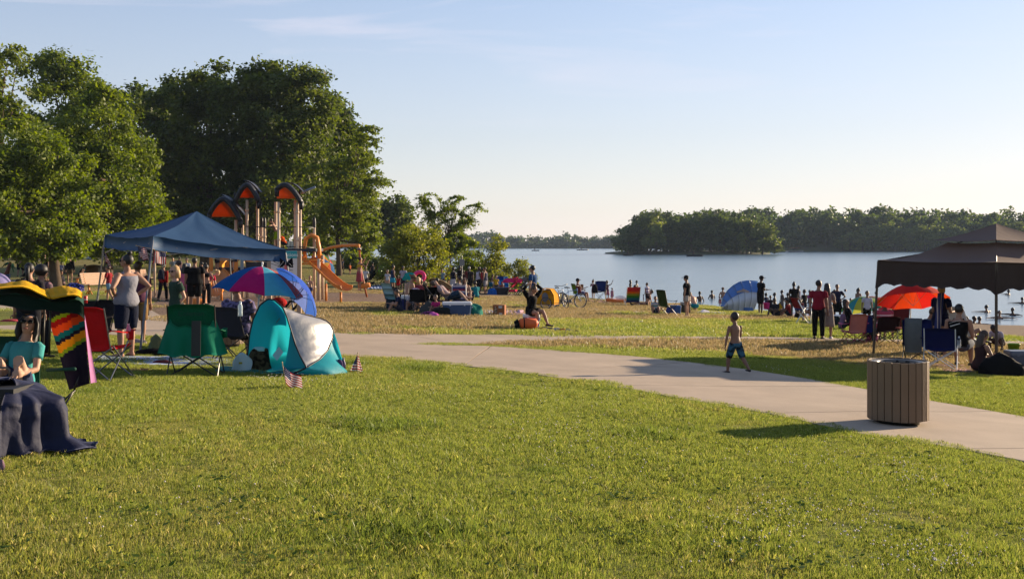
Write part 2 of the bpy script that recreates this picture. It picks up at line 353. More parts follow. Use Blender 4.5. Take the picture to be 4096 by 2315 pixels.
# ---- concrete paths: slabs with open joints on a dark bed
conc = mat('concrete', (.38, .295, .215), .85, .24, 1.3, .2, bump=.25, bscale=90)
bed = mat('joint_dirt', (.05, .04, .03), .95, .2, 8)
def resample(P, n_):
    P = [Vector((q.x, q.y, q.z)) for q in P]; d = [0]
    for a, b in zip(P, P[1:]): d.append(d[-1] + (b - a).length)
    t = np.linspace(0, d[-1], n_); A_ = np.array([tuple(q) for q in P])
    return np.stack([np.interp(t, d, A_[:, k]) for k in range(3)], -1)
def dense(P, m=10):
    o = []
    for (a, b), (c, d) in zip(P, P[1:]): o += [(a + (c - a) * k / m, b + (d - b) * k / m) for k in range(m)]
    return o + [P[-1]]
def path(name, lo, hi, label_len, lift):
    a = resample([G(*q) for q in dense(lo)], 400); b0 = resample([G(*q) for q in dense(hi)], 1200)
    # joints run square across: match every point with the nearest one of the other edge
    near_i = np.maximum.accumulate(np.argmin(np.hypot(a[:, None, 0] - b0[None, :, 0], a[:, None, 1] - b0[None, :, 1]), axis=1)).astype(float)
    near_i = np.maximum.accumulate(np.convolve(np.pad(near_i, 20, mode='edge'), np.ones(41) / 41, 'valid'))
    b = np.stack([np.interp(near_i, np.arange(1200), b0[:, k]) for k in range(3)], -1)
    def pt(i, j, nj, dz):
        q = a[i] * (1 - j / nj) + b[i] * (j / nj); return (q[0], q[1], float(gz(q[0], q[1])) + dz)
    root = None
    m = MB(); m.grid([[pt(i, j, 6, lift - .008) for j in range(7)] for i in range(0, 400, 3)]); root = struct(m.obj(name, bed, smooth=True))
    L_ = np.concatenate([[0], np.cumsum(np.linalg.norm(np.diff((a + b) / 2, axis=0), axis=1))])
    s = 0
    while s < L_[-1]:
        i0 = np.interp(s + .011, L_, np.arange(400)); i1 = np.interp(min(s + label_len - .011, L_[-1]), L_, np.arange(400))
        if i1 - i0 < .05: break
        m = MB(); rows = []
        for u in np.linspace(i0, i1, 6):
            k = min(int(u), 398); f_ = u - k
            qa = a[k] * (1 - f_) + a[k + 1] * f_; qb = b[k] * (1 - f_) + b[k + 1] * f_; row = []
            for j in range(7):
                q = qa * (1 - j / 6) + qb * (j / 6); row.append((q[0], q[1], float(gz(q[0], q[1])) + lift))
            rows.append(row)
        m.grid(rows, .03); sl_ = m.obj('slab', conc, root, smooth=False); s += label_len
    return root
path('footpath', NEAR, MIDL, 3.0, .014)
path('lakeside_path', ISL, UPP, 3.6, .009)

# ---- lake
wm = bpy.data.materials.new('lake_water'); wm.use_nodes = True; n = wm.node_tree.nodes; L = wm.node_tree.links; p = n['Principled BSDF']
p.inputs['Base Color'].default_value = (.125, .195, .255, 1); p.inputs['Roughness'].default_value = .2; p.inputs['IOR'].default_value = 1.333; p.inputs['Specular IOR Level'].default_value = .5
tcn = n.new('ShaderNodeTexCoord')
def wnoise(sx, sy, det, ro=.55):
    mp = n.new('ShaderNodeMapping'); mp.inputs['Scale'].default_value = (sx, sy, 1); L.new(tcn.outputs['Object'], mp.inputs[0])
    q = n.new('ShaderNodeTexNoise'); q.inputs['Scale'].default_value = 1; q.inputs['Detail'].default_value = det; q.inputs['Roughness'].default_value = ro; L.new(mp.outputs[0], q.inputs['Vector']); return q.outputs[0]
band = n.new('ShaderNodeMapRange'); band.inputs[1].default_value = .42; band.inputs[2].default_value = .6; band.inputs[3].default_value = .10; band.inputs[4].default_value = 1; L.new(wnoise(.004, .03, 2), band.inputs[0])
b1 = n.new('ShaderNodeBump'); b1.inputs['Distance'].default_value = .18; L.new(wnoise(.9, 1.5, 4, .6), b1.inputs['Height'])
ms = n.new('ShaderNodeMath'); ms.operation = 'MULTIPLY'; ms.inputs[1].default_value = .24; L.new(band.outputs[0], ms.inputs[0]); L.new(ms.outputs[0], b1.inputs['Strength'])
b2 = n.new('ShaderNodeBump'); b2.inputs['Distance'].default_value = .5; b2.inputs['Strength'].default_value = .10; L.new(wnoise(.16, .3, 3), b2.inputs['Height']); L.new(b1.outputs[0], b2.inputs['Normal'])
L.new(b2.outputs[0], p.inputs['Normal'])
m = MB(); ys = np.concatenate([[8], np.geomspace(30, 3200, 40)]); m.grid([[(x, y, WATER) for x in np.linspace(-1600, 1600, 24)] for y in ys])
lake = struct(m.obj('lake', wm, smooth=True))
# ---- island and far shores
bank = mat('bank_earth', (.06, .065, .03), .95, .3, .05)
def mound(name, pts, h, base=-3):
    """low land: closed outline, rounded top"""
    c = np.mean(pts, 0); m = MB(); rows = []
    for f_, z in ((1.0, base), (1.0, WATER - .1), (.985, WATER + .5), (.9, WATER + .5 + h * .5), (.6, WATER + .5 + h), (.02, WATER + .5 + h)):
        rows.append([(c[0] + (q[0] - c[0]) * f_, c[1] + (q[1] - c[1]) * f_, z) for q in list(pts) + [pts[0]]])
    m.grid(rows); return struct(m.obj(name, bank, smooth=True))
isl_c = ((W(2480, 1018) + W(3105, 1018)) / 2)
mound('island', [(68 + 32 * math.cos(a), 428 + 30 * math.sin(a)) for a in np.linspace(0, 2 * math.pi, 40)[:-1]], .6)
mound('wooded_shore', [(80, 590), (110, 566), (170, 560), (240, 556), (330, 540), (470, 500), (800, 420), (900, 700), (600, 900), (200, 860), (100, 700)], 5)
mound('distant_shore', [(-1300, 980), (-500, 1080), (-100, 1082), (60, 1090), (250, 1105), (600, 1050), (1300, 1000), (1400, 1500), (0, 1600), (-1400, 1500)], 7)
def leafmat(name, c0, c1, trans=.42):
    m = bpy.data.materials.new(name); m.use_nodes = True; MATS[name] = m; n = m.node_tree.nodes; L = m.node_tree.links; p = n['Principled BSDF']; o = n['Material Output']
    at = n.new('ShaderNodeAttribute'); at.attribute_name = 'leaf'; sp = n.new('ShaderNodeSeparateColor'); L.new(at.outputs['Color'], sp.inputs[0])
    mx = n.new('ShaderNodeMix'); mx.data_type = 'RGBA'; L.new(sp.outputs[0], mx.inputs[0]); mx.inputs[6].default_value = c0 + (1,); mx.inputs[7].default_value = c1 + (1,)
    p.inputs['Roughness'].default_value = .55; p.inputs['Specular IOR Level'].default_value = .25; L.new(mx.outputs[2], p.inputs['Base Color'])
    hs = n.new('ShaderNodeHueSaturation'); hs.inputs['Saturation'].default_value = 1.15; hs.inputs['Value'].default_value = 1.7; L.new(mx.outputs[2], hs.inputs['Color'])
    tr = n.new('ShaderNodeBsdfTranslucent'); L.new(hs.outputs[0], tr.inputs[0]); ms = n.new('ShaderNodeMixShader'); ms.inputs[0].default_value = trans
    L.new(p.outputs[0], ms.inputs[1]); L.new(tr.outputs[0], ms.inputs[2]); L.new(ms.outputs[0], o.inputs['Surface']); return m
# ================================================================ GRASS (uncountable: one object of many small blades)
def grass_patch(name, seed, nb, rad, h0, h1, wd, pal):
    rg = np.random.default_rng(seed); r = rad * np.sqrt(rg.random(nb)); a = rg.uniform(0, 2 * np.pi, nb); x = r * np.cos(a); y = r * np.sin(a)
    h = rg.uniform(h0, h1, nb) * (.6 + .8 * noise2(x + 9, y + 9, seed, rad * .5)); th = rg.uniform(0, 2 * np.pi, nb); lean = rg.uniform(.1, .9, nb) * h
    dx, dy = np.cos(th), np.sin(th); wv = wd * rg.uniform(.6, 1.3, nb); lx = np.cos(a * 3 + th); ly = np.sin(a * 3 + th)
    b0 = np.stack([x - dx * wv, y - dy * wv, np.full(nb, -.015)], -1); b1 = np.stack([x + dx * wv, y + dy * wv, np.full(nb, -.015)], -1)
    mid = np.stack([x + lx * lean * .35, y + ly * lean * .35, h * .6], -1); wv2 = np.stack([dx * wv * .7, dy * wv * .7, 0 * dx], -1)
    tip = np.stack([x + lx * lean, y + ly * lean, h], -1)
    V = np.stack([b0, b1, mid + wv2, tip, mid - wv2], 1).reshape(-1, 3); k = np.arange(nb) * 5
    pal = np.array(pal); ci = rg.choice(len(pal), nb, p=pal[:, 3] / pal[:, 3].sum()); c = pal[ci, :3] * rg.uniform(.75, 1.25, (nb, 1))
    C4 = np.repeat(np.concatenate([c, np.ones((nb, 1))], 1), 5, 0)
    F = np.stack([k, k + 1, k + 2, k + 3, k + 4], -1)
    me = np_mesh(name, V, F, GRASSM, {'Col': C4}, False); return me
GRASSM = bpy.data.materials.new('grass_blade'); GRASSM.use_nodes = True; n = GRASSM.node_tree.nodes; L = GRASSM.node_tree.links; p = n['Principled BSDF']
at = n.new('ShaderNodeAttribute'); at.attribute_name = 'Col'; L.new(at.outputs['Color'], p.inputs['Base Color']); p.inputs['Roughness'].default_value = .45; p.inputs['Specular IOR Level'].default_value = .35
hs = n.new('ShaderNodeHueSaturation'); hs.inputs['Value'].default_value = 1.3; L.new(at.outputs['Color'], hs.inputs['Color'])
tr = n.new('ShaderNodeBsdfTranslucent'); L.new(hs.outputs[0], tr.inputs[0]); ms = n.new('ShaderNodeMixShader'); ms.inputs[0].default_value = .42
L.new(p.outputs[0], ms.inputs[1]); L.new(tr.outputs[0], ms.inputs[2]); L.new(ms.outputs[0], n['Material Output'].inputs['Surface'])
GP = [(0.214, 0.254, 0.034, 5), (0.29, 0.312, 0.049, 3.5), (0.133, 0.182, 0.026, 2.5), (0.402, 0.377, 0.111, 0.8), (0.453, 0.39, 0.156, 0.25)]
GY_ = [(0.303, 0.3, 0.053, 5), (0.218, 0.244, 0.037, 4), (0.412, 0.362, 0.112, 1.6), (0.46, 0.388, 0.163, 0.5), (0.133, 0.175, 0.027, 1.6)]
GD = [(.31, .225, .105, 5), (.23, .17, .075, 4), (.40, .30, .15, 1.5), (.16, .15, .045, 2.2)]
LUSH = [(0.148, 0.198, 0.026, 5), (0.21, 0.252, 0.036, 3), (0.099, 0.144, 0.019, 2)]
kinds = []
for i in range(3): kinds.append(grass_patch('grass_green', 100 + i, 880, .27, .013, .033, .0017, GP))
for i in range(3): kinds.append(grass_patch('grass_yellow', 110 + i, 860, .27, .012, .032, .0017, GY_))
for i in range(2): kinds.append(grass_patch('grass_dry', 120 + i, 420, .27, .018, .046, .0024, GD))
kinds.append(grass_patch('grass_lush', 130, 600, .27, .024, .056, .0024, LUSH))
mk = []
for i, pl in enumerate((GP, GY_, GD)): mk.append(grass_patch('grass_mid', 140 + i, 380, .6, .03, .07, .006, pl))
def pts_grid(y0, y1, st, jit, slope, pad):
    rg = np.random.default_rng(int(y0 * 10)); P = []
    for y in np.arange(y0, y1, st):
        xs = np.arange(-slope * y - pad, slope * y + pad, st); P.append(np.stack([xs + rg.uniform(-jit, jit, len(xs)), y + rg.uniform(-jit, jit, len(xs))], -1))
    return np.concatenate(P), rg
def on_path(X, Y, Z):
    px = 2048 + FPX * X / Y; py = HZ + FPX * (CAMZ - Z) / Y
    near = pline(NEAR, px); mid = pline(MIDL, px); up = pline(UPP, px); isl = pline(ISL, px)
    return ((py < near - 1) & (py > mid + 1)) | ((py < isl - 1) & (py > up + 1))
def instancer(name, pos, rot, sc, ki, meshes, label):
    """one object: mesh points carry rotation, scale and kind; geometry nodes put a blade patch on each"""
    col = bpy.data.collections.new(name + '_patches')
    for i, me in enumerate(meshes):
        o = bpy.data.objects.new('%s_%02d' % (name, i), me); col.objects.link(o)
    me = bpy.data.meshes.new(name); me.vertices.add(len(pos)); me.vertices.foreach_set('co', np.asarray(pos, np.float32).ravel())
    for nme, ty, arr in (('rot', 'FLOAT', rot), ('sc', 'FLOAT', sc), ('ki', 'INT', ki)):
        a = me.attributes.new(nme, ty, 'POINT'); a.data.foreach_set('value', np.asarray(arr, np.int32 if ty == 'INT' else np.float32))
    ob = stuff(bpy.data.objects.new(name, me)); COL.objects.link(ob); ob['label'] = label; ob['category'] = 'grass'
    ng = bpy.data.node_groups.new(name, 'GeometryNodeTree'); ng.interface.new_socket('Geometry', in_out='INPUT', socket_type='NodeSocketGeometry'); ng.interface.new_socket('Geometry', in_out='OUTPUT', socket_type='NodeSocketGeometry')
    N = ng.nodes; Lk = ng.links; gi = N.new('NodeGroupInput'); go = N.new('NodeGroupOutput')
    ip = N.new('GeometryNodeInstanceOnPoints'); ci = N.new('GeometryNodeCollectionInfo'); ci.inputs['Collection'].default_value = col; ci.inputs['Separate Children'].default_value = True; ci.inputs['Reset Children'].default_value = True
    def nattr(nm, t):
        q = N.new('GeometryNodeInputNamedAttribute'); q.data_type = t; q.inputs['Name'].default_value = nm; return q.outputs[0]
    cx = N.new('ShaderNodeCombineXYZ'); Lk.new(nattr('rot', 'FLOAT'), cx.inputs[2])
    Lk.new(gi.outputs[0], ip.inputs['Points']); Lk.new(ci.outputs[0], ip.inputs['Instance']); ip.inputs['Pick Instance'].default_value = True
    Lk.new(nattr('ki', 'INT'), ip.inputs['Instance Index']); Lk.new(cx.outputs[0], ip.inputs['Rotation']); Lk.new(nattr('sc', 'FLOAT'), ip.inputs['Scale']); Lk.new(ip.outputs[0], go.inputs[0])
    md = ob.modifiers.new('patches', 'NODES'); md.node_group = ng; return ob
P2, rg = pts_grid(4.6, 25, .285, .1, .60, 2.2); Zp = gz(P2[:, 0], P2[:, 1])
dr, mu, sa = zones(P2[:, 0], P2[:, 1], Zp); keep = ~on_path(P2[:, 0], P2[:, 1], Zp) & (mu < .5) & (sa < .5)
P2, Zp, dr = P2[keep], Zp[keep], dr[keep]; r1 = rg.random(len(P2))
lush = noise2(P2[:, 0] + 40, P2[:, 1], 8, .6) > .93
ki = np.where(dr + .25 * (r1 - .5) < .26, rg.integers(0, 3, len(P2)), np.where(dr + .2 * (r1 - .5) < .6, rg.integers(3, 6, len(P2)), rg.integers(6, 8, len(P2))))
ki = np.where(lush & (dr < .5), 8, ki)
scl = .6 + 1.0 * noise2(P2[:, 0], P2[:, 1], 5, .7) * rg.uniform(.8, 1.2, len(P2))
instancer('grass', np.stack([P2[:, 0], P2[:, 1], Zp], -1), rg.uniform(0, 6.28, len(P2)), scl, ki, kinds, 'short mown lawn grass, partly dried yellow, across the foreground')
P2, rg = pts_grid(25, 62, .62, .25, .58, 2); Zp = gz(P2[:, 0], P2[:, 1])
dr, mu, sa = zones(P2[:, 0], P2[:, 1], Zp); keep = ~on_path(P2[:, 0], P2[:, 1], Zp) & (mu < .5) & (sa < .4) & (shore_d(P2[:, 0], P2[:, 1]) > .8)
P2, Zp, dr = P2[keep], Zp[keep], dr[keep]
ki = np.where(dr < .3, 0, np.where(dr < .6, 1, 2))
instancer('far_grass', np.stack([P2[:, 0], P2[:, 1], Zp], -1), rg.uniform(0, 6.28, len(P2)), rg.uniform(.7, 1.3, len(P2)), ki, mk, 'drier lawn grass beyond the paths towards the lake')
# broad leaved weeds and white clover heads in the lawn
rg = np.random.default_rng(9); V, F, Cc, o = [], [], [], 0
spots = [(600, 2060), (680, 2080), (760, 2110), (330, 1990), (520, 2050), (1010, 2010), (960, 2040), (1060, 2070), (1120, 2240), (1180, 2230), (1060, 2250), (870, 1930), (900, 1920), (3160, 2290), (3240, 2280), (3380, 2260), (3050, 2280), (3700, 1840), (3650, 1830), (3580, 2140), (3620, 2130), (1540, 2200), (1480, 2220), (1500, 2290), (1160, 1690), (1180, 1640), (2000, 1500), (2080, 1510), (2160, 1530), (2240, 1540), (2300, 1550), (2380, 1570), (2650, 1590), (2750, 1650), (2300, 1740), (1990, 1870), (200, 1890), (240, 1885), (3920, 1900), (3460, 1840), (2950, 1930), (1420, 2080), (2440, 1690)]
for (px, py) in spots + [(rg.uniform(0, 4096), rg.uniform(1560, 2310)) for _ in range(60)]:
    if pline(MIDL, px) - 12 < py < pline(NEAR, px) + 12: continue
    g = G(px, min(py, 2310)); nl = int(rg.integers(8, 22)); sp_ = rg.uniform(.05, .16)
    for _ in range(nl):
        c = np.array([g.x + rg.normal() * sp_ * 1.5, g.y + rg.normal() * sp_, g.z + rg.uniform(.025, .06)]); a = rg.uniform(0, 6.28); s = rg.uniform(.014, .030)
        t = np.array([math.cos(a), math.sin(a), rg.uniform(-.1, .5)]) * s; b_ = np.array([-math.sin(a), math.cos(a), rg.uniform(-.4, .4)]) * s * .6
        V += [c - t, c + b_ - t * .2, c + t, c - b_ - t * .2]; F.append((o, o + 1, o + 2, o + 3)); o += 4
WM = leafmat('weed_leaf', (.035, .065, .010), (.10, .15, .02), .3); WM.node_tree.nodes['Principled BSDF'].inputs['Specular IOR Level'].default_value = .08
me = np_mesh('weeds', V, F, WM, {'leaf': np.repeat(np.random.default_rng(4).random((len(V) // 4, 1)), 4, 0) * np.ones((1, 4))}, False); ob = stuff(bpy.data.objects.new('weeds', me)); COL.objects.link(ob); ob['label'] = 'dark broad leaved weeds scattered in the lawn'; ob['category'] = 'weeds'
V, F, o = [], [], 0
def head(c, s):
    global o
    for d in ((s, 0, 0), (0, s, 0), (-s, 0, 0), (0, -s, 0), (0, 0, s), (0, 0, -s)): V.append((c[0] + d[0], c[1] + d[1], c[2] + d[2]))
    for i in range(4): F.append((o + i, o + (i + 1) % 4, o + 4)); F.append((o + (i + 1) % 4, o + i, o + 5))
    o += 6
for (cx, cy, rx, ry, k) in ((3650, 1890, 200, 60, 90), (3200, 1830, 350, 60, 60), (3300, 2080, 350, 100, 110), (3750, 2240, 280, 70, 110), (2950, 2120, 200, 120, 70), (1150, 1525, 170, 25, 110), (2250, 1720, 250, 60, 50), (2450, 1820, 300, 100, 60), (2100, 1590, 300, 40, 40), (700, 2060, 320, 90, 26), (3980, 1730, 120, 60, 30), (3050, 1480, 250, 16, 50)):
    for _ in range(k):
        px, py = cx + rg.normal() * rx * .6, cy + rg.normal() * ry * .6
        if py > 2310 or (pline(MIDL, px) < py < pline(NEAR, px)): continue
        g = G(px, py); head((g.x, g.y, g.z + rg.uniform(.03, .06)), rg.uniform(.005, .009))
me = np_mesh('clover_flowers', V, F, mat('clover_white', (.62, .55, .47), .9, .2, 30), None, False); ob = stuff(bpy.data.objects.new('clover_flowers', me)); COL.objects.link(ob); ob['label'] = 'tiny white clover flower heads dotted over the lawn'; ob['category'] = 'flowers'
# ================================================================ TREES
LEAF = {'maple': leafmat('leaf_maple', (.042, .072, .010), (.18, .215, .030)), 'oak': leafmat('leaf_oak', (.028, .048, .009), (.125, .15, .025)),
        'locust': leafmat('leaf_locust', (.055, .085, .012), (.17, .195, .03)), 'willow': leafmat('leaf_willow', (.07, .10, .016), (.27, .26, .04)),
        'far': leafmat('leaf_far', (.028, .048, .011), (.095, .12, .026)), 'farlit': leafmat('leaf_far_sunlit', (.05, .075, .016), (.17, .19, .04)), 'hazel': leafmat('leaf_distant', (.03, .05, .018), (.08, .10, .03)),  # farlit: lighter copy of far, sunlight put into the leaf colour
        'reed': leafmat('leaf_reed', (.06, .09, .015), (.2, .22, .05))}
BARK = mat('bark', (.085, .062, .045), .95, .3, 3, .1, bump=.6, bscale=14)
def leaves(rg, lobes, n_clump, per, size, spread, flat=.7, spray=0, asp=.62, droop=0.0, fill=.75, knots=9):
    """leaf-sized faces in clumps through the crown's volume -> V, F, colour"""
    lobes = np.array(lobes, float); wgt = (lobes[:, 3] * lobes[:, 4] * lobes[:, 5]) ** (2 / 3); wgt /= wgt.sum()
    li = rg.choice(len(lobes), n_clump, p=wgt); d = rg.normal(size=(n_clump, 3)); d /= np.linalg.norm(d, axis=1)[:, None]
    r = np.where(rg.random(n_clump) < fill, rg.uniform(.80, 1.05, n_clump), rg.uniform(.3, .85, n_clump))
    cc = lobes[li, :3] + d * lobes[li, 3:6] * r[:, None]
    if knots:                                   # leaf clumps gather round boughs: knots with gaps between them
        nk = max(6, n_clump // knots); kc = cc[:nk]; kd = d[:nk]; kr = lobes[li[:nk], 3:6].min(1) * rg.uniform(.2, .38, nk)
        own = rg.integers(0, nk, n_clump); e = rg.normal(size=(n_clump, 3)) + kd[own] * .9; e /= np.linalg.norm(e, axis=1)[:, None]
        loose = rg.random(n_clump) < .22
        cc = np.where(loose[:, None], cc, kc[own] + e * kr[own][:, None] * np.array([1.15, 1.15, .8]) * rg.uniform(.55, 1.05, n_clump)[:, None]); d = np.where(loose[:, None], d, e * .8 + d * 0 + kd[own] * .2)
        ktone = rg.random(nk)[own]
    else: ktone = rg.random(n_clump)
    tone = ktone * .6 + rg.random(n_clump) * .4
    k = n_clump * per; ci = np.repeat(np.arange(n_clump), per)
    off = rg.normal(size=(k, 3)) * spread * np.array([1, 1, flat])
    if spray:
        dirs = d * np.array([1, 1, .25]); dirs[:, 2] -= droop; dirs /= np.linalg.norm(dirs, axis=1)[:, None]
        tt = rg.uniform(-1, 1, k)[:, None]
        off = off * .35 + dirs[ci] * tt * spray; off[:, 2] -= (tt[:, 0] ** 2) * spray * droop * .6
    pos = cc[ci] + off
    nrm = d[ci] * .55 + np.array([0, 0, .55]) + rg.normal(size=(k, 3)) * .55; nrm /= np.linalg.norm(nrm, axis=1)[:, None]
    t = np.cross(nrm, rg.normal(size=(k, 3))); t /= np.linalg.norm(t, axis=1)[:, None] + 1e-9; b = np.cross(nrm, t)
    s = size * rg.uniform(.65, 1.3, k)[:, None]
    V = np.stack([pos + t * s, pos + b * s * asp, pos - t * s, pos - b * s * asp], 1).reshape(-1, 3)
    F = np.arange(4 * k).reshape(-1, 4)
    col = np.clip(tone[ci] * .65 + rg.random(k) * .45 - .05, 0, 1); C4 = np.repeat(np.stack([col, col, col, np.ones(k)], -1), 4, 0)
    return V, F, C4, cc
def tree(name, label, loc, H, lobes, leaf, n_clump, per, size, spread, trunk_r, trunk_h, seed=0, group=None, cat='tree', limbs=9, lean=(0, 0), stems=1, crown_name='crown', **kw):
    """lobes in metres relative to the base; limbs run from the trunk into the crown"""
    rg = np.random.default_rng(seed); root = thing(name, label, cat, loc, 0, group)
    V, F, C4, cc = leaves(rg, lobes, n_clump, per, size, spread, **kw)
    me = np_mesh(crown_name, V, F, LEAF[leaf], {'leaf': C4}, False); co = bpy.data.objects.new(crown_name, me); COL.objects.link(co); co.parent = root
    for s_ in range(stems):
        m = MB(); ox, oy = (0, 0) if stems == 1 else rg.uniform(-.3, .3, 2)
        tx, ty = lean if stems == 1 else (rg.uniform(-1, 1) * H * .2, rg.uniform(-1, 1) * H * .15)
        pts = [(ox, oy, -.3)] + [(ox + tx * f_ ** 1.4 + math.sin(f_ * 5 + seed) * trunk_r * .5, oy + ty * f_, H * .82 * f_) for f_ in (.02, .12, .3, .5, .75, 1)]
        m.tube(pts, [trunk_r * q for q in (1.5, 1.25, 1.0, .85, .65, .4, .12)], 9)
        if s_ == 0 or stems > 1:
            sel = cc[rg.choice(len(cc), min(len(cc), limbs), replace=False)]
            for c in sel:
                f0 = rg.uniform(.3, .85); z0 = max(trunk_h * .9, H * .82 * f0 * .9); a = np.array([ox + tx * f0 ** 1.4, oy + ty * f0, min(z0, c[2] * .9 + .1)])
                mid = a * .5 + c * .5 + np.array([0, 0, -.03 * H]); m.tube([a, mid, c], [trunk_r * .42, trunk_r * .26, trunk_r * .06], 6)
        m.obj('trunk' if s_ == 0 else 'stem', BARK, root, smooth=True)
    return root
def lobes_round(rg, H, z0, rad, n=9, ry=.9):
    """uneven round crown"""
    L_ = [(0, 0, (H + z0) / 2, rad * .78, rad * .78 * ry, (H - z0) * .45)]
    for i in range(n):
        a = rg.uniform(0, 2 * math.pi); u = rg.uniform(.05, .95); z = z0 + (H - z0) * (.15 + .75 * u); rr = rad * math.sqrt(max(.05, 1 - ((z - (z0 + (H - z0) * .42)) / ((H - z0) * .62)) ** 2)) * .62
        q = rad * rg.uniform(.28, .42); L_.append((rr * math.cos(a), rr * math.sin(a) * ry, z, q, q, q * .85))
    return L_
def lobes_cone(rg, H, z0, rad, n=14, pw=.75):
    L_ = []
    for i in range(n):
        u = (i + .5) / n; z = z0 + (H - z0) * u; rr = rad * (1 - u) ** pw; a = rg.uniform(0, 6.28)
        L_.append((rr * .3 * math.cos(a), rr * .3 * math.sin(a), z, max(.5, rr * .75), max(.5, rr * .75), (H - z0) / n * 1.5))
        for q in range(3):
            a = rg.uniform(0, 6.28); L_.append((rr * .68 * math.cos(a), rr * .68 * math.sin(a), z + rg.uniform(-.4, .4), rr * .33 + .25, rr * .33 + .25, (H - z0) / n * .9 + .2))
    return L_
def htop(px, py, Y, zb): return A(px, py, Y).z - zb
rg = np.random.default_rng(11)
# broad maples at the left, nearest
b = G(223, 1147); H_ = htop(100, 470, b.y, b.z)
k = b.y / FPX
lo = []
for (px, py, rx, ry_) in [(130, 560, 120, 90), (60, 640, 160, 130), (215, 660, 120, 120), (20, 760, 190, 150), (250, 790, 110, 120), (120, 820, 180, 130), (-60, 860, 190, 150), (270, 900, 95, 100), (150, 930, 170, 90), (30, 960, 150, 75), (300, 985, 70, 55), (-120, 700, 170, 180), (210, 1000, 90, 45), (110, 1010, 90, 40)]:
    q = A(px, py, b.y) - b
    for dy in (-1.6, 1.4): lo.append((q.x, dy * rx * k / 1.6, q.z, rx * k * .8, rx * k * .8, ry_ * k * .85))
tree('maple_tree', 'broad leafy maple with its bare trunk showing beside the striped beach towel', b, H_, lo, 'maple', 1700, 34, .125, .28, .30, 2.6, 3, 'park trees on the left', limbs=14)
b = GY(440, 78); k = b.y / FPX; lo = []
for (px, py, rx, ry_) in [(420, 400, 70, 60), (380, 500, 120, 100), (480, 500, 70, 80), (330, 620, 170, 130), (480, 620, 110, 110), (540, 700, 80, 90), (400, 760, 200, 150), (570, 800, 80, 90), (490, 860, 130, 120), (610, 900, 75, 80), (400, 930, 190, 110), (640, 960, 50, 50), (550, 970, 110, 70), (450, 1010, 90, 45)]:
    q = A(px, py, b.y) - b
    for dy in (-1.5, 1.5): lo.append((q.x, dy * rx * k / 1.6, q.z, rx * k * .8, rx * k * .8, ry_ * k * .85))
tree('maple_tree', 'tall cone shaped maple standing behind the blue canopy tent', b, htop(420, 340, b.y, b.z), lo, 'maple', 1700, 34, .13, .30, .30, 2.4, 5, 'park trees on the left', limbs=12)
def from_px(name, label, px_base, Y, disks, leaf, n_clump, per, size, spread, seed, dyf=1.2, trunk_r=.35, trunk_h=3, zb=None, **kw):
    b = GY(px_base, Y)
    if zb is not None: b.z = zb
    k = Y / FPX; lo = []
    for (px, py, rx, ry_) in disks:
        q = A(px, py, Y) - b
        for dy in (-dyf, 0, dyf): lo.append((q.x, dy * rx * k / 1.5, q.z, rx * k * (.85 if dy else .95), rx * k * .8, ry_ * k * (.85 if dy else .95)))
    top = min(d[1] - d[3] for d in disks)
    return tree(name, label, b, htop(px_base, top, Y, b.z) * .95, lo, leaf, n_clump, per, size, spread, trunk_r, trunk_h, seed, **kw)
PG = 'park trees on the left'
from_px('maple_tree', 'tallest rounded maple top rising behind the nearer left trees', 270, 98, [(240, 250, 70, 60), (320, 270, 60, 60), (190, 330, 90, 70), (380, 380, 90, 70), (280, 380, 130, 90), (450, 420, 60, 60), (340, 520, 150, 120), (200, 520, 130, 130), (300, 750, 190, 200)], 'maple', 1000, 28, .18, .40, 21, group=PG)
from_px('locust_tree', 'feathery pale locust at the left edge, reaching highest of all', -30, 80, [(0, 190, 70, 40), (-30, 260, 110, 60), (10, 340, 100, 60), (-60, 420, 130, 80), (20, 470, 90, 70), (-80, 560, 150, 110)], 'locust', 420, 22, .15, .35, 22, spray=.9, droop=.35, group=PG)
from_px('oak_tree', 'dark oak in the gap beside the cone shaped maple', 640, 118, [(560, 410, 80, 55), (650, 390, 90, 60), (590, 480, 130, 90), (690, 450, 110, 80), (640, 620, 190, 150), (700, 800, 170, 180), (620, 900, 150, 140)], 'oak', 1000, 20, .26, .5, 23, group=PG, trunk_r=.5)
from_px('oak_tree', 'wide dark oak crown left of the three orange playground roofs', 830, 110, [(780, 340, 90, 55), (860, 320, 80, 55), (760, 420, 130, 90), (900, 400, 120, 90), (830, 520, 180, 120), (740, 640, 150, 130), (920, 620, 150, 130), (820, 780, 190, 150), (900, 880, 150, 120), (740, 900, 130, 110)], 'oak', 1500, 24, .22, .46, 24, group=PG, trunk_r=.5)
from_px('oak_tree', 'tallest oak crown, directly above the playground roofs', 1060, 108, [(1080, 290, 60, 42), (1170, 300, 60, 38), (1020, 330, 90, 60), (1130, 350, 110, 70), (1240, 350, 75, 55), (1290, 320, 45, 35), (990, 440, 110, 100), (1120, 460, 150, 120), (1250, 450, 110, 90), (1060, 620, 160, 130), (1200, 610, 140, 120), (1120, 780, 180, 150), (1020, 880, 130, 120)], 'oak', 2000, 26, .20, .44, 25, group=PG, trunk_r=.55)
from_px('oak_tree', 'oak with the stepped right edge against the sky', 1290, 118, [(1330, 430, 70, 50), (1370, 480, 60, 50), (1290, 500, 100, 80), (1400, 560, 55, 60), (1330, 620, 120, 100), (1430, 650, 60, 60), (1300, 760, 140, 120), (1400, 780, 90, 90), (1280, 900, 130, 110)], 'oak', 1000, 20, .26, .5, 26, group=PG, trunk_r=.45)
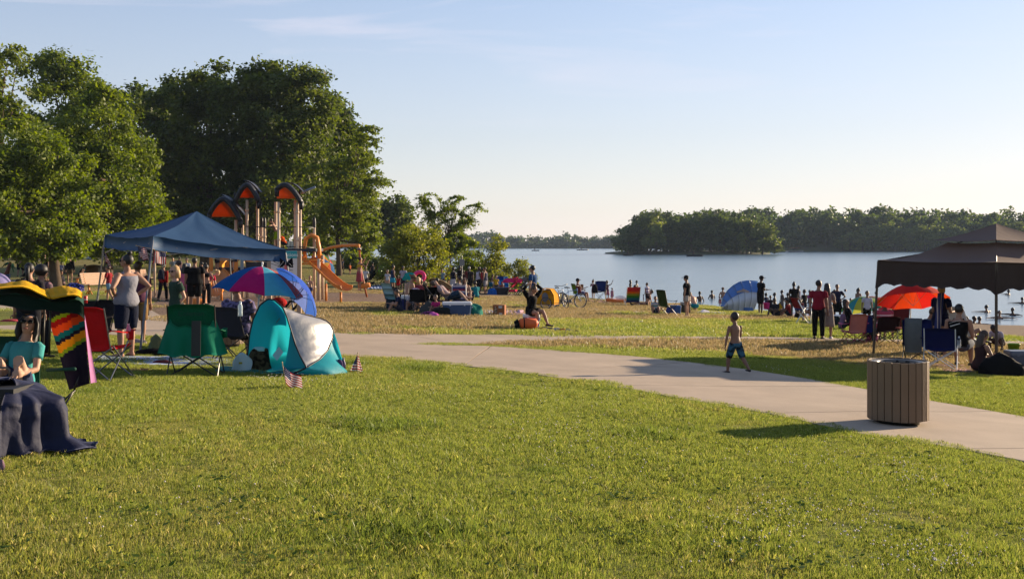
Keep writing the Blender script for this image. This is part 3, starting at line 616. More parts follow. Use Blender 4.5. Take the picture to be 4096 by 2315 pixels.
from_px('locust_tree', 'slender honey locust with a straight grey trunk right of the slides', 1352, 96, [(1465, 520, 40, 22), (1440, 560, 75, 35), (1400, 620, 100, 50), (1480, 640, 50, 45), (1350, 690, 110, 60), (1450, 720, 90, 55), (1500, 745, 45, 30), (1300, 760, 90, 60), (1400, 800, 130, 60), (1330, 870, 110, 60), (1450, 860, 90, 50), (1290, 930, 70, 45), (1400, 930, 90, 50), (1490, 930, 50, 35)], 'locust', 900, 24, .13, .28, 27, spray=.7, droop=.25, trunk_r=.22, trunk_h=3.2, group=PG, limbs=22, fill=.6)
from_px('maple_tree', 'dark distant tree half hidden behind the honey locust', 1580, 170, [(1570, 830, 60, 35), (1610, 870, 60, 50), (1550, 890, 80, 60), (1580, 960, 85, 60), (1620, 940, 50, 50)], 'oak', 500, 18, .32, .55, 28, trunk_r=.4)
from_px('willow_tree', 'pale willow between the honey locust trunk and the dark distant tree', 1440, 150, [(1440, 900, 50, 50), (1450, 960, 55, 60), (1430, 1020, 50, 50)], 'locust', 280, 18, .28, .5, 29, trunk_r=.25, zb=-.6)
from_px('sumac_tree', 'open feathery sumac leaning against the pale sky', 1760, 84, [(1720, 780, 45, 22), (1700, 815, 45, 16), (1760, 805, 40, 18), (1845, 800, 45, 22), (1880, 835, 40, 16), (1800, 840, 45, 16), (1850, 865, 55, 20), (1720, 860, 45, 18), (1790, 890, 60, 20), (1870, 900, 40, 16), (1740, 920, 60, 22), (1840, 930, 45, 18)], 'maple', 230, 30, .12, .2, 30, spray=.75, droop=.4, trunk_r=.10, trunk_h=2, limbs=46, lean=(1.2, 0), fill=.5, asp=.4)
from_px('sumac_tree', 'low drooping sumac just right of the big round willow bush', 1800, 80, [(1830, 960, 55, 30), (1800, 1010, 50, 35), (1860, 990, 40, 30)], 'locust', 90, 26, .13, .25, 31, spray=.6, droop=.5, trunk_r=.07, trunk_h=.6, limbs=12, zb=-.9)
BG = 'lakeside bushes'
from_px('willow_bush', 'big round yellow green willow bush, largest of the lakeside bushes', 1680, 70, [(1690, 930, 60, 35), (1640, 960, 90, 60), (1740, 950, 50, 50), (1590, 1030, 85, 75), (1690, 1020, 110, 80), (1760, 1030, 45, 65), (1640, 1100, 120, 60), (1740, 1100, 55, 50), (1560, 1110, 50, 40)], 'willow', 800, 20, .085, .20, 40, trunk_r=.07, trunk_h=.3, stems=5, cat='bush', group=BG, limbs=5, dyf=1)
from_px('leafy_bush', 'broad leaved bush around the small grey sign', 1865, 76, [(1890, 985, 28, 22), (1870, 1030, 50, 40), (1900, 1060, 45, 40), (1850, 1090, 60, 45), (1910, 1110, 40, 35)], 'locust', 190, 18, .12, .2, 41, trunk_r=.05, trunk_h=.3, stems=3, cat='bush', group=BG, limbs=4)
from_px('willow_bush', 'narrow upright yellow tipped willow bush at the water', 1975, 74, [(1980, 965, 25, 20), (1975, 1000, 40, 40), (1960, 1050, 50, 45), (2000, 1070, 50, 45), (1970, 1110, 65, 40)], 'willow', 300, 18, .085, .18, 42, trunk_r=.05, trunk_h=.3, stems=4, cat='bush', group=BG, limbs=5)
from_px('willow_bush', 'low thin willow bush beside the man in the blue shirt', 2075, 72, [(2080, 1055, 30, 20), (2060, 1085, 45, 30), (2100, 1105, 35, 28), (2050, 1125, 50, 25), (2120, 1130, 25, 18)], 'willow', 190, 16, .075, .16, 43, trunk_r=.04, trunk_h=.2, stems=4, cat='bush', group=BG, limbs=5)
from_px('leafy_bush', 'green bushes at the foot of the honey locust trunk', 1425, 120, [(1400, 1040, 30, 40), (1440, 1050, 40, 40), (1380, 1070, 25, 25)], 'locust', 200, 16, .18, .3, 44, trunk_r=.06, trunk_h=.3, stems=3, cat='bush', limbs=3, zb=-.7)
from_px('leafy_bush', 'dark low bush on the lawn left of the willow bush', 1510, 105, [(1510, 1060, 45, 28), (1545, 1075, 35, 25)], 'oak', 120, 16, .17, .28, 45, trunk_r=.05, trunk_h=.2, stems=3, cat='bush', limbs=3, zb=-.75)
# shaded wood edge beyond the far lawn (reads as one mass)
def wood(name, label, spots, leaf, size, spread, per, clumps, seed, trunk=.3):
    rg = np.random.default_rng(seed); Vs, Fs, Cs, o = [], [], [], 0; m = MB()
    for (x, y, z, h, r) in spots:
        V, F, C4, _ = leaves(rg, lobes_round(rg, h, -h * .15, r, 7), clumps, per, size, spread)
        Vs.append(V + np.array([x, y, z])); Fs.append(F + o); Cs.append(C4); o += len(V)
        m.tube([(x, y, z - .5), (x, y, z + h * .6)], [trunk, trunk * .4], 5)
    me = np_mesh(name, np.concatenate(Vs), np.concatenate(Fs), LEAF[leaf], {'leaf': np.concatenate(Cs)}, False)
    ob = bpy.data.objects.new(name, me); COL.objects.link(ob); ob['label'] = label; ob['category'] = 'wood'; stuff(ob)
    t = m.obj('trunk', BARK, ob); return ob
sp_ = []
for i in range(30):
    px = -420 + i * 52 + rg.uniform(-15, 15); Y = 152 + rg.uniform(0, 26); g = GY(px, Y); sp_.append((g.x, g.y, g.z, rg.uniform(7, 12), rg.uniform(3, 4.5)))
wood('woodland_edge', 'dark shaded edge of the wood beyond the far lawn on the left', sp_, 'oak', .42, .7, 12, 60, 60)
# island
proto = []
for v in range(5):
    r_ = np.random.default_rng(70 + v); h = 17; V, F, C4, cc = leaves(r_, lobes_round(r_, h, .2, 5.6, 10), 150, 14, .62, 1.0)
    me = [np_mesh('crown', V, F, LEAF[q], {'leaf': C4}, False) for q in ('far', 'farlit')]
    m = MB(); m.tube([(0, 0, -.5), (.2, 0, 6), (0, .2, 12)], [.35, .25, .1], 6)
    for c in cc[:5]: m.tube([(0, 0, 5), tuple(c)], [.14, .03], 4)
    tm = m.obj('trunk', BARK); tme = tm.data; bpy.data.objects.remove(tm); proto.append((me, tme, h))
def far_tree(label, x, y, z, h, wd, v, lit=0, group=None, name='shore_tree'):
    r_ = thing(name, label, 'tree', (x, y, z), 0, group); me, tme, hh = proto[v % 5]
    s = h / hh; r_.scale = (wd / 11.2, wd / 11.2, s); r_.rotation_euler.z = (x * 1.7 + y) % 6.28
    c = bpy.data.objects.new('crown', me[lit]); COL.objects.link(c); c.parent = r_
    t = bpy.data.objects.new('trunk', tme); COL.objects.link(t); t.parent = r_
    return r_
def outline(pts, px): return np.interp(px, [q[0] for q in pts], [q[1] for q in pts])
ISLT = [(2478, 985), (2500, 905), (2540, 868), (2590, 838), (2640, 840), (2680, 845), (2740, 838), (2800, 842), (2850, 825), (2900, 832), (2960, 838), (3010, 845), (3060, 880), (3092, 930), (3100, 985)]
spec = {}
rg = np.random.default_rng(5); i = 0
ORD = 'first second third fourth fifth sixth seventh eighth ninth tenth eleventh twelfth thirteenth fourteenth fifteenth sixteenth'.split()
for row, Y in enumerate((404, 416, 432)):
    for kk, px in enumerate(np.arange(2505, 3075, 48 if row else 42)):
        pxx = px + rg.uniform(-12, 12); top = outline(ISLT, pxx) + (rg.uniform(0, 14) if row else rg.uniform(8, 40))
        X = (pxx - 2048) / FPX * Y; zb = WATER + .5; h = (CAMZ - (top - HZ) / FPX * Y) - zb
        far_tree('dark tree in the %s row of the wooded island, %s from the left' % (('front', 'middle', 'back')[row], ORD[kk]), X, Y + rg.uniform(-3, 3), zb, max(5, h), rg.uniform(9, 12), i, 0, 'trees crowding the wooded island'); i += 1
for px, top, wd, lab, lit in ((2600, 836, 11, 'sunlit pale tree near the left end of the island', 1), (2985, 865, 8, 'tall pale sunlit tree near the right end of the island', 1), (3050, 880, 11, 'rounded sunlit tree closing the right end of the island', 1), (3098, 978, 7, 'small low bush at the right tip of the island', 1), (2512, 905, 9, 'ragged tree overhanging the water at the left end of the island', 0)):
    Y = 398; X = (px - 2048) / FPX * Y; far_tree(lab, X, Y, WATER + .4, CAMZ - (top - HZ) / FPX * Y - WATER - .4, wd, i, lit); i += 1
SHT = [(2880, 850), (3000, 830), (3080, 828), (3180, 826), (3280, 825), (3340, 808), (3420, 812), (3470, 830), (3560, 822), (3680, 818), (3760, 830), (3850, 845), (3950, 840), (4096, 842), (4400, 850)]
sp_ = []
for row, Y in enumerate((572, 592, 615)):
    for px in np.arange(2890, 4400, 50):
        pxx = px + rg.uniform(-18, 18); top = outline(SHT, pxx) + (rg.uniform(12, 60) if row == 0 else rg.uniform(0, 20)); X = (pxx - 2048) / FPX * Y; zb = WATER + 1 + row * 1.2
        sp_.append((X, Y + rg.uniform(-5, 5), zb, CAMZ - (top - HZ) / FPX * Y - zb, rg.uniform(6.5, 9)))
wood('shore_wood', 'dense dark wood along the far right shore of the lake', sp_, 'far', 1.05, 1.5, 10, 95, 61)
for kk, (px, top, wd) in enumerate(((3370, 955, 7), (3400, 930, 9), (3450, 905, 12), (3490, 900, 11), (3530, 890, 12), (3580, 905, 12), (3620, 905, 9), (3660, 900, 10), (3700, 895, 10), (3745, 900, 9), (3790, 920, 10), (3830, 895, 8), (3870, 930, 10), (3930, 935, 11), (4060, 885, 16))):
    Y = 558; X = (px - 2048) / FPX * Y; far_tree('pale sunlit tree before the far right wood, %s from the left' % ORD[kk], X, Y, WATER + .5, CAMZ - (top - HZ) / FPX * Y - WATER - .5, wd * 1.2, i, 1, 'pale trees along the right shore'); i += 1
FST = [(1000, 930), (1780, 928), (1860, 930), (1960, 930), (2040, 942), (2130, 948), (2200, 944), (2280, 940), (2330, 948), (2400, 945), (2480, 938), (2700, 930), (3400, 930)]
sp_ = []
for row, Y in enumerate((1096, 1125)):
    for px in np.arange(1250, 3000, 34):
        pxx = px + rg.uniform(-12, 12); top = outline(FST, pxx) + (rg.uniform(4, 34) if row == 0 else rg.uniform(-5, 8)); X = (pxx - 2048) / FPX * Y; zb = WATER + 1
        sp_.append((X, Y, zb, CAMZ - (top - HZ) / FPX * Y - zb, rg.uniform(6, 9)))
wood('distant_wood', 'hazy blue green line of trees along the most distant shore', sp_, 'hazel', 1.5, 2.0, 9, 40, 62)
# ================================================================ PEOPLE
BODIES = []
_a = lambda u, f: (u, f)
POSES = {
 'stand': dict(lean=2, aL=((-.20, .0, -1), (-.06, .16, -1)), aR=((.20, .0, -1), (.06, .16, -1)), lL=((-.05, .02, -1), (0, -.03, -1)), lR=((.05, .02, -1), (0, -.03, -1))),
 'contra': dict(lean=2, roll=3, aL=((-.25, -.05, -1), (.05, .3, -1)), aR=((.22, .05, -1), (-.1, .5, -.9)), lL=((-.02, .0, -1), (0, -.02, -1)), lR=((.16, .10, -1), (.04, -.02, -1))),
 'hips': dict(lean=-2, aL=((-.72, -.30, -.75), (.62, .42, -.42)), aR=((.72, -.30, -.75), (-.62, .42, -.42)), lL=((-.08, .0, -1), (0, -.02, -1)), lR=((.08, .03, -1), (0, -.03, -1))),
 'walk': dict(lean=4, aL=((-.2, .3, -1), (-.05, .45, -.9)), aR=((.2, -.35, -1), (.05, -.15, -1)), lL=((-.03, -.25, -1), (0, -.5, -.85)), lR=((.03, .35, -1), (0, .05, -1))),
 'cross': dict(lean=0, aL=((-.3, .2, -1), (.9, .5, .1)), aR=((.3, .2, -1), (-.9, .5, .0)), lL=((-.06, .0, -1), (0, -.03, -1)), lR=((.06, .0, -1), (0, -.03, -1))),
 'phone': dict(lean=3, aL=((-.2, .15, -1), (.2, .95, .15)), aR=((.2, .15, -1), (-.2, .95, .1)), lL=((-.05, .02, -1), (0, -.03, -1)), lR=((.06, .0, -1), (0, -.02, -1))),
 'armup': dict(lean=0, aL=((-.2, .05, -1), (-.05, .2, -1)), aR=((.45, .65, .35), (.2, .5, .9)), lL=((-.05, .0, -1), (0, -.03, -1)), lR=((.07, .0, -1), (0, -.03, -1))),
 'ear': dict(lean=2, aL=((-.2, .05, -1), (-.05, .2, -1)), aR=((.5, .3, -.8), (-.45, .1, 1)), lL=((-.05, .0, -1), (0, -.03, -1)), lR=((.07, .0, -1), (0, -.03, -1))),
 'spread': dict(lean=0, aL=((-1, .1, -.15), (-1, .2, -.05)), aR=((1, .1, -.15), (1, .2, -.05)), lL=((-.1, .05, -1), (0, -.1, -1)), lR=((.1, .05, -1), (0, -.1, -1))),
 'sit': dict(lean=-12, aL=((-.2, .25, -1), (.25, .95, -.15)), aR=((.2, .25, -1), (-.25, .95, -.15)), lL=((-.12, 1, .05), (0, .12, -1)), lR=((.12, 1, .05), (0, .12, -1))),
 'sitfwd': dict(lean=18, aL=((-.15, .5, -.8), (.2, .8, -.4)), aR=((.15, .5, -.8), (-.2, .8, -.4)), lL=((-.12, 1, .05), (0, .0, -1)), lR=((.14, 1, .05), (0, .15, -1))),
 'ground': dict(lean=10, pz=.065, aL=((-.2, .5, -.8), (.3, .9, .2)), aR=((.2, .5, -.8), (-.3, .9, .2)), lL=((-.18, .72, .66), (0, .45, -.9)), lR=((.18, .72, .66), (0, .45, -.9))),
 'legsout': dict(lean=-22, pz=.065, aL=((-.35, -.5, -.85), (-.1, -.1, -1)), aR=((.35, -.5, -.85), (.1, -.1, -1)), lL=((-.1, 1, .18), (0, 1, -.2)), lR=((.1, 1, .1), (0, 1, -.1))),
 'recline': dict(lean=-48, pz=.18, aL=((-.25, .6, -.8), (.4, .9, .1)), aR=((.25, .6, -.8), (-.4, .9, .1)), lL=((-.1, 1, .1), (0, 1, -.25)), lR=((.12, .9, .45), (0, .7, -.8))),
 'bend': dict(lean=78, aL=((-.1, .25, -1), (0, .3, -1)), aR=((.1, .25, -1), (0, .3, -1)), lL=((-.07, .1, -1), (0, -.1, -1)), lR=((.07, .1, -1), (0, -.1, -1))),
 'squat': dict(lean=38, pz=.16, aL=((-.2, .4, -.9), (0, .5, -.8)), aR=((.2, .5, -.9), (0, .6, -.8)), lL=((-.3, .9, .35), (0, -.35, -1)), lR=((.3, .9, .35), (0, -.35, -1))),
 'wade': dict(lean=3, aL=((-.45, .15, -.9), (-.3, .3, -.8)), aR=((.45, .15, -.9), (.3, .3, -.8)), lL=((-.05, .0, -1), (0, 0, -1)), lR=((.05, .0, -1), (0, 0, -1))),
}
def N3(v): v = Vector(v); return v.normalized()
def person(label, loc, h, yaw, pose='stand', sk='a', top=None, bot=None, hair=('short', 'brown'), shoes=(40, 35, 32), group=None, build=1.0, fem=0, near=0, head=(0, 0), glasses=0, z=None, **over):
    P = dict(POSES[pose]); P.update(over); q = {}
    lean = R(P.get('lean', 0)); roll = R(P.get('roll', 0))
    u = N3((math.sin(roll), math.sin(lean), math.cos(lean))); r = N3(Vector((1, 0, 0)) - u * u.x); f = u.cross(r)
    ua, fa, th, sh = .172, .150, .245, .237
    if h < 1.35: ua, fa, th, sh = .16, .135, .225, .215
    hw = .052
    # pelvis height from the feet
    def leg(k): t1, t2 = N3(P[k][0]), N3(P[k][1]); return t1, t2
    legs = {k: leg(k) for k in ('lL', 'lR')}
    if 'pz' in P: pz = P['pz']
    else: pz = max(-(t1.z * th + t2.z * sh) for t1, t2 in legs.values()) + .042
    pel = Vector((0, 0, pz))
    hs = 1.0 if h > 1.45 else (1.12 if h > 1.25 else 1.26)        # children have larger heads
    w_ = build
    tor = [(-.045, .055, .05), (-.02, .085, .062), (.02, .098 + .008 * fem, .066), (.07, .088 + .008 * fem, .06), (.125, .076 - .006 * fem, .053), (.18, .082 - .004 * fem, .057 + .006 * fem), (.235, .093 - .008 * fem, .062 + .008 * fem), (.275, .095 - .008 * fem, .05), (.298, .07, .04), (.315, .036, .034), (.36, .031, .032)]
    tor = [(t, rx * w_ if t < .29 else rx, ry * (w_ ** 1.3) if t < .29 else ry) for t, rx, ry in tor]
    pt = lambda t: pel + u * t
    def torso(m, a, b, inf, sx=1.0):
        rr = [(pt(t), ((rx * sx + inf), (ry * sx + inf))) for t, rx, ry in tor if a - 1e-6 <= t <= b + 1e-6]
        m.tube([x[0] * h for x in rr], [(x[1][0] * h, x[1][1] * h) for x in rr], 12, up=f)
    shw = (.105 - .008 * fem) * (w_ ** .5); S = {'aL': pt(.278) - r * shw, 'aR': pt(.278) + r * shw}; Hp = {'lL': pel - r * hw, 'lR': pel + r * hw}
    ar = [.030 * w_, .027 * w_, .023, .021, .016]; lr = [.052 * w_, .047 * w_, .034, .034, .020]
    body = MB(); torso(body, -.1, .4, 0); arms = {}
    for k in ('aL', 'aR'):
        d1 = N3(P[k][0]); d2 = N3(P[k][1]); d1 = r * d1.x + (f if abs(P.get('lean', 0)) < 40 and pose != 'recline' else Vector((0, 1, 0))) * d1.y + (u if abs(P.get('lean', 0)) < 40 else Vector((0, 0, 1))) * d1.z; d1.normalize()
        e = S[k] + d1 * ua; wr = e + d2 * fa; arms[k] = (S[k], e, wr, d1, d2)
        body.tube([x * h for x in (S[k] - d1 * .01 + u * .0, S[k] + d1 * ua * .5, e, e + d2 * fa * .4, wr + d2 * .012)], [x * h for x in ar], 9)
        body.ell((S[k] + d1 * .008) * h, .031 * w_ * h, 8, 6)
    lg = {}
    for k in ('lL', 'lR'):
        t1, t2 = legs[k]; kn = Hp[k] + t1 * th; an = kn + t2 * sh; lg[k] = (Hp[k], kn, an, t1, t2)
        body.tube([x * h for x in (Hp[k] - t1 * .02, Hp[k] + t1 * th * .5, kn, kn + t2 * sh * .35, an)], [x * h for x in lr], 10)
        fd = Vector(((-.25 if k == 'lL' else .25), 1, 0)); 
        if abs(t2.z) < .5: fd = Vector((0, .35, .9))
        fd.normalize(); hl = an - fd * .03 - Vector((0, 0, .02 if abs(t2.z) >= .5 else 0)); 
        body.tube([x * h for x in (hl, an + fd * .01 + Vector((0, 0, -.012)), an + fd * .06 + Vector((0, 0, -.022)), an + fd * .108 + Vector((0, 0, -.028)))], [(.020 * h, .019 * h), (.022 * h, .024 * h), (.026 * h, .016 * h), (.018 * h, .010 * h)], 8, up=(0, 0, 1))
        lg[k] += (fd,)
    yw, ptch = R(head[0]), R(head[1] + (-.55 * P.get('lean', 0) if pose != 'bend' else 0))
    Mh = Matrix((r, f, u)).transposed() @ Matrix.Rotation(yw, 3, 'Z') @ Matrix.Rotation(ptch, 3, 'X')
    hc = pt(.352) + Mh @ Vector((0, .012, .062 * hs)); hr = lambda v: (hc + Mh @ (Vector(v) * hs)) * h
    body.ell(hr((0, -.004, .008)), (.046 * hs * h, .057 * hs * h, .058 * hs * h), 12, 9, Mh)
    body.ell(hr((0, .014, -.026)), (.034 * hs * h, .037 * hs * h, .042 * hs * h), 10, 7, Mh)
    body.ell(hr((0, .056, -.012)), (.0085 * hs * h, .014 * hs * h, .017 * hs * h), 6, 5, Mh)
    for s_ in (-1, 1): body.ell(hr((s_ * .047, -.004, -.008)), (.006 * hs * h, .012 * hs * h, .017 * hs * h), 6, 5, Mh)
    root = body.obj('person', skin(sk), smooth=True); tag(root, label, 'person', group)
    root.location = loc if z is None else (loc[0], loc[1], z); root.rotation_euler = (0, 0, R(yaw))
    md = root.modifiers.new('r', 'REMESH'); md.mode = 'VOXEL'; md.voxel_size = (.0068 if near else .0155) * h; md.use_smooth_shade = True
    sm = root.modifiers.new('s', 'SMOOTH'); sm.factor = .5; sm.iterations = 3
    hand = MB()
    for k in ('aL', 'aR'):
        s_, e, wr, d1, d2 = arms[k]; side = d2.cross(Vector((0, 0, 1))); side = side.normalized() if side.length > .1 else Vector((0, 1, 0)); nn = side.cross(d2).normalized()
        c = wr + d2 * .03; Mt = Matrix((side, nn, d2)).transposed(); hand.ell(c * h, (.021 * h, .010 * h, .03 * h), 8, 6, Mt)
        for i, (o_, ln) in enumerate(((-.015, .036), (-.005, .043), (.005, .041), (.0145, .033))):
            b0 = wr + d2 * .052 + side * o_; hand.tube([b0 * h, (b0 + d2 * ln * .55 - nn * .006) * h, (b0 + d2 * ln * .9 - nn * .02) * h], [.0055 * h, .005 * h, .0035 * h], 5)
        b0 = wr + d2 * .02 - side * .02; hand.tube([b0 * h, (b0 - side * .014 + d2 * .018) * h, (b0 - side * .016 + d2 * .036 - nn * .008) * h], [.0065 * h, .006 * h, .004 * h], 5)
    BODIES.append((root, hand))
    # clothing
    i_ = .0075
    def limb(m, k, frac, inf, leg=False, flare=0.0):
        a, b, c, d1, d2 = (lg if leg else arms)[k][:5]; rad = lr if leg else ar; L1, L2 = (th, sh) if leg else (ua, fa); tot = (L1 + L2) * frac
        pts, rr = [], []
        for t in np.linspace(0, tot, 6):
            p_ = a + d1 * t if t <= L1 else b + d2 * (t - L1); pts.append(p_ * h); rr.append((np.interp(t, [0, L1 * .5, L1, L1 + L2 * .38, L1 + L2], rad) + inf + flare * t / tot) * h)
        if leg: pts[0] = (a - d1 * .025) * h
        m.tube(pts, rr, 10)
    tk = top[0] if top else None
    if tk:
        m = MB(); cm = top[1] if not isinstance(top[1], tuple) else fab(top[1])
        if tk in ('tee', 'long', 'tank', 'dress', 'loose'):
            ex = .006 if tk == 'loose' else 0
            torso(m, -.03 if tk != 'dress' else .02, .299 if tk != 'tank' else .276, i_ + ex)
            if tk == 'tank':
                for s_ in (-1, 1): m.tube([(pt(.262) + r * s_ * .055 + f * .058) * h, (pt(.306) + r * s_ * .052) * h, (pt(.262) + r * s_ * .055 - f * .052) * h], .012 * h, 6)
            for k in ('aL', 'aR'):
                if tk in ('tee', 'loose', 'dress'): limb(m, k, .30, i_ + .001 + ex)
                if tk == 'long': limb(m, k, .97, i_ + .003)
                if tk in ('tee', 'loose', 'dress', 'long'): m.ell((S[k] + arms[k][3] * .006 - r * (.006 if k == 'aR' else -.006)) * h, (.031 * w_ + .005) * h, 8, 6)
            if tk == 'dress':
                hem = top[2] if len(top) > 2 else .30
                zs = np.linspace(pz + .03, hem, 6); m.tube([Vector((0, .0, zz)) * h for zz in zs], [((.100 + .012 * fem + .03 * (j / 5)) * h * w_, (.07 + .02 * (j / 5)) * h * w_) for j in range(6)], 14, up=(0, 1, 0))
        elif tk == 'bikini': torso(m, .235, .26, i_ * .7)
        elif tk == 'band': torso(m, .18, .275, i_ * .8)
        m.obj({'dress': 'dress', 'tank': 'tank_top', 'bikini': 'bikini_top', 'band': 'top'}.get(tk, 'shirt'), cm, root, smooth=True)
    bk = bot[0] if bot else None
    if bk:
        m = MB(); cm = bot[1] if not isinstance(bot[1], tuple) else fab(bot[1])
        if bk in ('shorts', 'long_shorts', 'pants', 'briefs'):
            torso(m, -.05, .05, i_ * .9)
            fr = {'shorts': .30, 'long_shorts': .50, 'pants': .97, 'briefs': .07}[bk]
            for k in ('lL', 'lR'): limb(m, k, fr, i_ + (.002 if bk != 'pants' else .001), True, .008 if bk in ('shorts', 'long_shorts') else .004)
        else:
            hem = bot[2] if len(bot) > 2 else .3
            zs = np.linspace(pz + .06, hem, 6); m.tube([Vector((0, 0, zz)) * h for zz in zs], [((.095 + .04 * (j / 5)) * h * w_, (.068 + .03 * (j / 5)) * h * w_) for j in range(6)], 14, up=(0, 1, 0))
        m.obj({'pants': 'trousers', 'briefs': 'swim_briefs', 'skirt': 'skirt'}.get(bk, 'shorts'), cm, root, smooth=True)
    if shoes:
        for k in ('lL', 'lR'):
            an, fd = lg[k][2], lg[k][5]; m = MB(); hl = an - fd * .034 - Vector((0, 0, .022 if abs(lg[k][4].z) >= .5 else 0))
            m.tube([x * h for x in (hl, an + fd * .01 + Vector((0, 0, -.018)), an + fd * .06 + Vector((0, 0, -.025)), an + fd * .116 + Vector((0, 0, -.029)))], [(.023 * h, .019 * h), (.027 * h, .023 * h), (.030 * h, .016 * h), (.020 * h, .011 * h)], 8, up=(0, 0, 1)); m.obj('shoe', paint(shoes, .7), root, smooth=True)
    # hair and headwear
    hk, hcol = hair[0], hair[1]; R3 = lambda *v: tuple(x * hs * h for x in v)
    if hk != 'bald':
        m = MB(); hm_ = hairm(hcol)
        m.ell(hr((0, -.016, .017)), R3(.0515, .056, .058), 12, 8, Mh)
        if hk in ('long', 'longf'):
            m.tube([hr((0, -.03, .03)), hr((0, -.05, -.03)), hr((0, -.055, -.09)), hr((0, -.05, -.15)), hr((0, -.045, -.20))], [R3(.045, .03), R3(.056, .034), R3(.06, .03), R3(.055, .026), R3(.03, .015)], 10, up=Mh @ Vector((0, 1, 0)))
            if hk == 'longf':
                for s_ in (-1, 1): m.tube([hr((s_ * .03, .02, .05)), hr((s_ * .052, .012, 0)), hr((s_ * .054, .002, -.05)), hr((s_ * .052, .0, -.10))], [R3(.014, .02), R3(.013, .024), R3(.014, .026), R3(.006, .008)], 7)
        if hk == 'bob':
            m.tube([hr((0, -.02, .04)), hr((0, -.026, -.01)), hr((0, -.026, -.075))], [R3(.048, .045), R3(.06, .045), R3(.058, .04)], 10, up=Mh @ Vector((0, 1, 0)))
        if hk == 'bun': m.ell(hr((0, -.03, .085)), R3(.026, .026, .022), 8, 6)
        if hk == 'pony': m.tube([hr((0, -.06, .03)), hr((0, -.09, .0)), hr((0, -.085, -.07)), hr((0, -.07, -.12))], [R3(.02, .02), R3(.024, .022), R3(.022, .018), R3(.008, .006)], 7)
        if hk == 'afro': m.ell(hr((0, -.015, .025)), R3(.075, .072, .07), 12, 8, Mh)
        m.obj('hair', hm_, root, smooth=True)
        if hk in ('cap', 'hat'):
            m = MB(); cc_ = fab(hair[2] if len(hair) > 2 else (20, 20, 24), 0); m.ell(hr((0, -.008, .026)), R3(.055, .063, .055), 12, 8, Mh)
            if hk == 'cap': m.tube([hr((0, .035, .035)), hr((0, .075, .03)), hr((0, .112, .02))], [R3(.046, .006), R3(.046, .006), R3(.025, .004)], 10, up=Mh @ Vector((0, 0, 1)))
            else:
                c_ = hr((0, -.005, .02)); m.tube([c_ - (Mh @ Vector((0, 0, .004)) * h), c_, c_ + (Mh @ Vector((0, 0, .006)) * h)], [R3(.108, .115), R3(.112, .12), R3(.06, .068)], 16, up=Mh @ Vector((0, 1, 0)))
            m.obj('cap' if hk == 'cap' else 'hat', cc_, root, smooth=True)
    if glasses:
        m = MB()
        for s_ in (-1, 1): m.ell(hr((s_ * .021, .050, .006)), R3(.019, .008, .014), 8, 6, Mh); m.bar(hr((s_ * .038, .044, .010)), hr((s_ * .05, -.005, .008)), .004 * h, .003 * h)
        m.bar(hr((-.012, .056, .010)), hr((.012, .056, .010)), .004 * h, .004 * h); m.obj('sunglasses', paint((12, 12, 14), .15), root, smooth=True)
    elif near:
        for s_ in (-1, 1): m = MB(); m.ell(hr((s_ * .019, .049, .006)), R3(.008, .004, .005), 8, 6, Mh); m.obj('eye', paint((30, 22, 18), .2), root, smooth=True)
    if near: m = MB(); m.ell(hr((0, .050, -.042)), R3(.016, .006, .005), 8, 5, Mh); m.obj('lips', mat('lips', (.36, .13, .11), .5, .1, 9), root, smooth=True)
    root['_h'] = h
    J = dict(hands=[(arms[k][2] + arms[k][4] * .05) * h for k in ('aL', 'aR')], head=hc * h, h=h)
    return root, J
def pers(label, px, py, hd, yaw, pose='stand', Y=None, h=None, **kw):
    """feet at photo pixel (px, py), top of the head at row hd"""
    loc = GY(px, Y) if Y else G(px, py)
    if h is None: h = (py - hd) * loc.y / FPX
    return person(label, loc, h, yaw, pose, **kw)
def wpt(root, v):
    """a point of a person's frame in the world"""
    return Vector(root.location) + Matrix.Rotation(root.rotation_euler.z, 3, 'Z') @ Vector(v)
def finish_people():
    dg = bpy.context.evaluated_depsgraph_get()
    for root, hand in BODIES:
        ev = root.evaluated_get(dg); em = ev.to_mesh(); nv = len(em.vertices)
        V = np.empty(nv * 3, np.float32); em.vertices.foreach_get('co', V); V = V.reshape(-1, 3); F = [tuple(p_.vertices) for p_ in em.polygons]; ev.to_mesh_clear()
        old = root.data; me = bpy.data.meshes.new('person'); me.from_pydata([tuple(v) for v in V.tolist()] + hand.v, [], F + [tuple(i + nv for i in f_) for f_ in hand.f]); me.materials.append(old.materials[0])
        me.polygons.foreach_set('use_smooth', [True] * len(me.polygons)); me.update(); root.modifiers.clear(); root.data = me; bpy.data.meshes.remove(old)
        if '_h' in root: del root['_h']
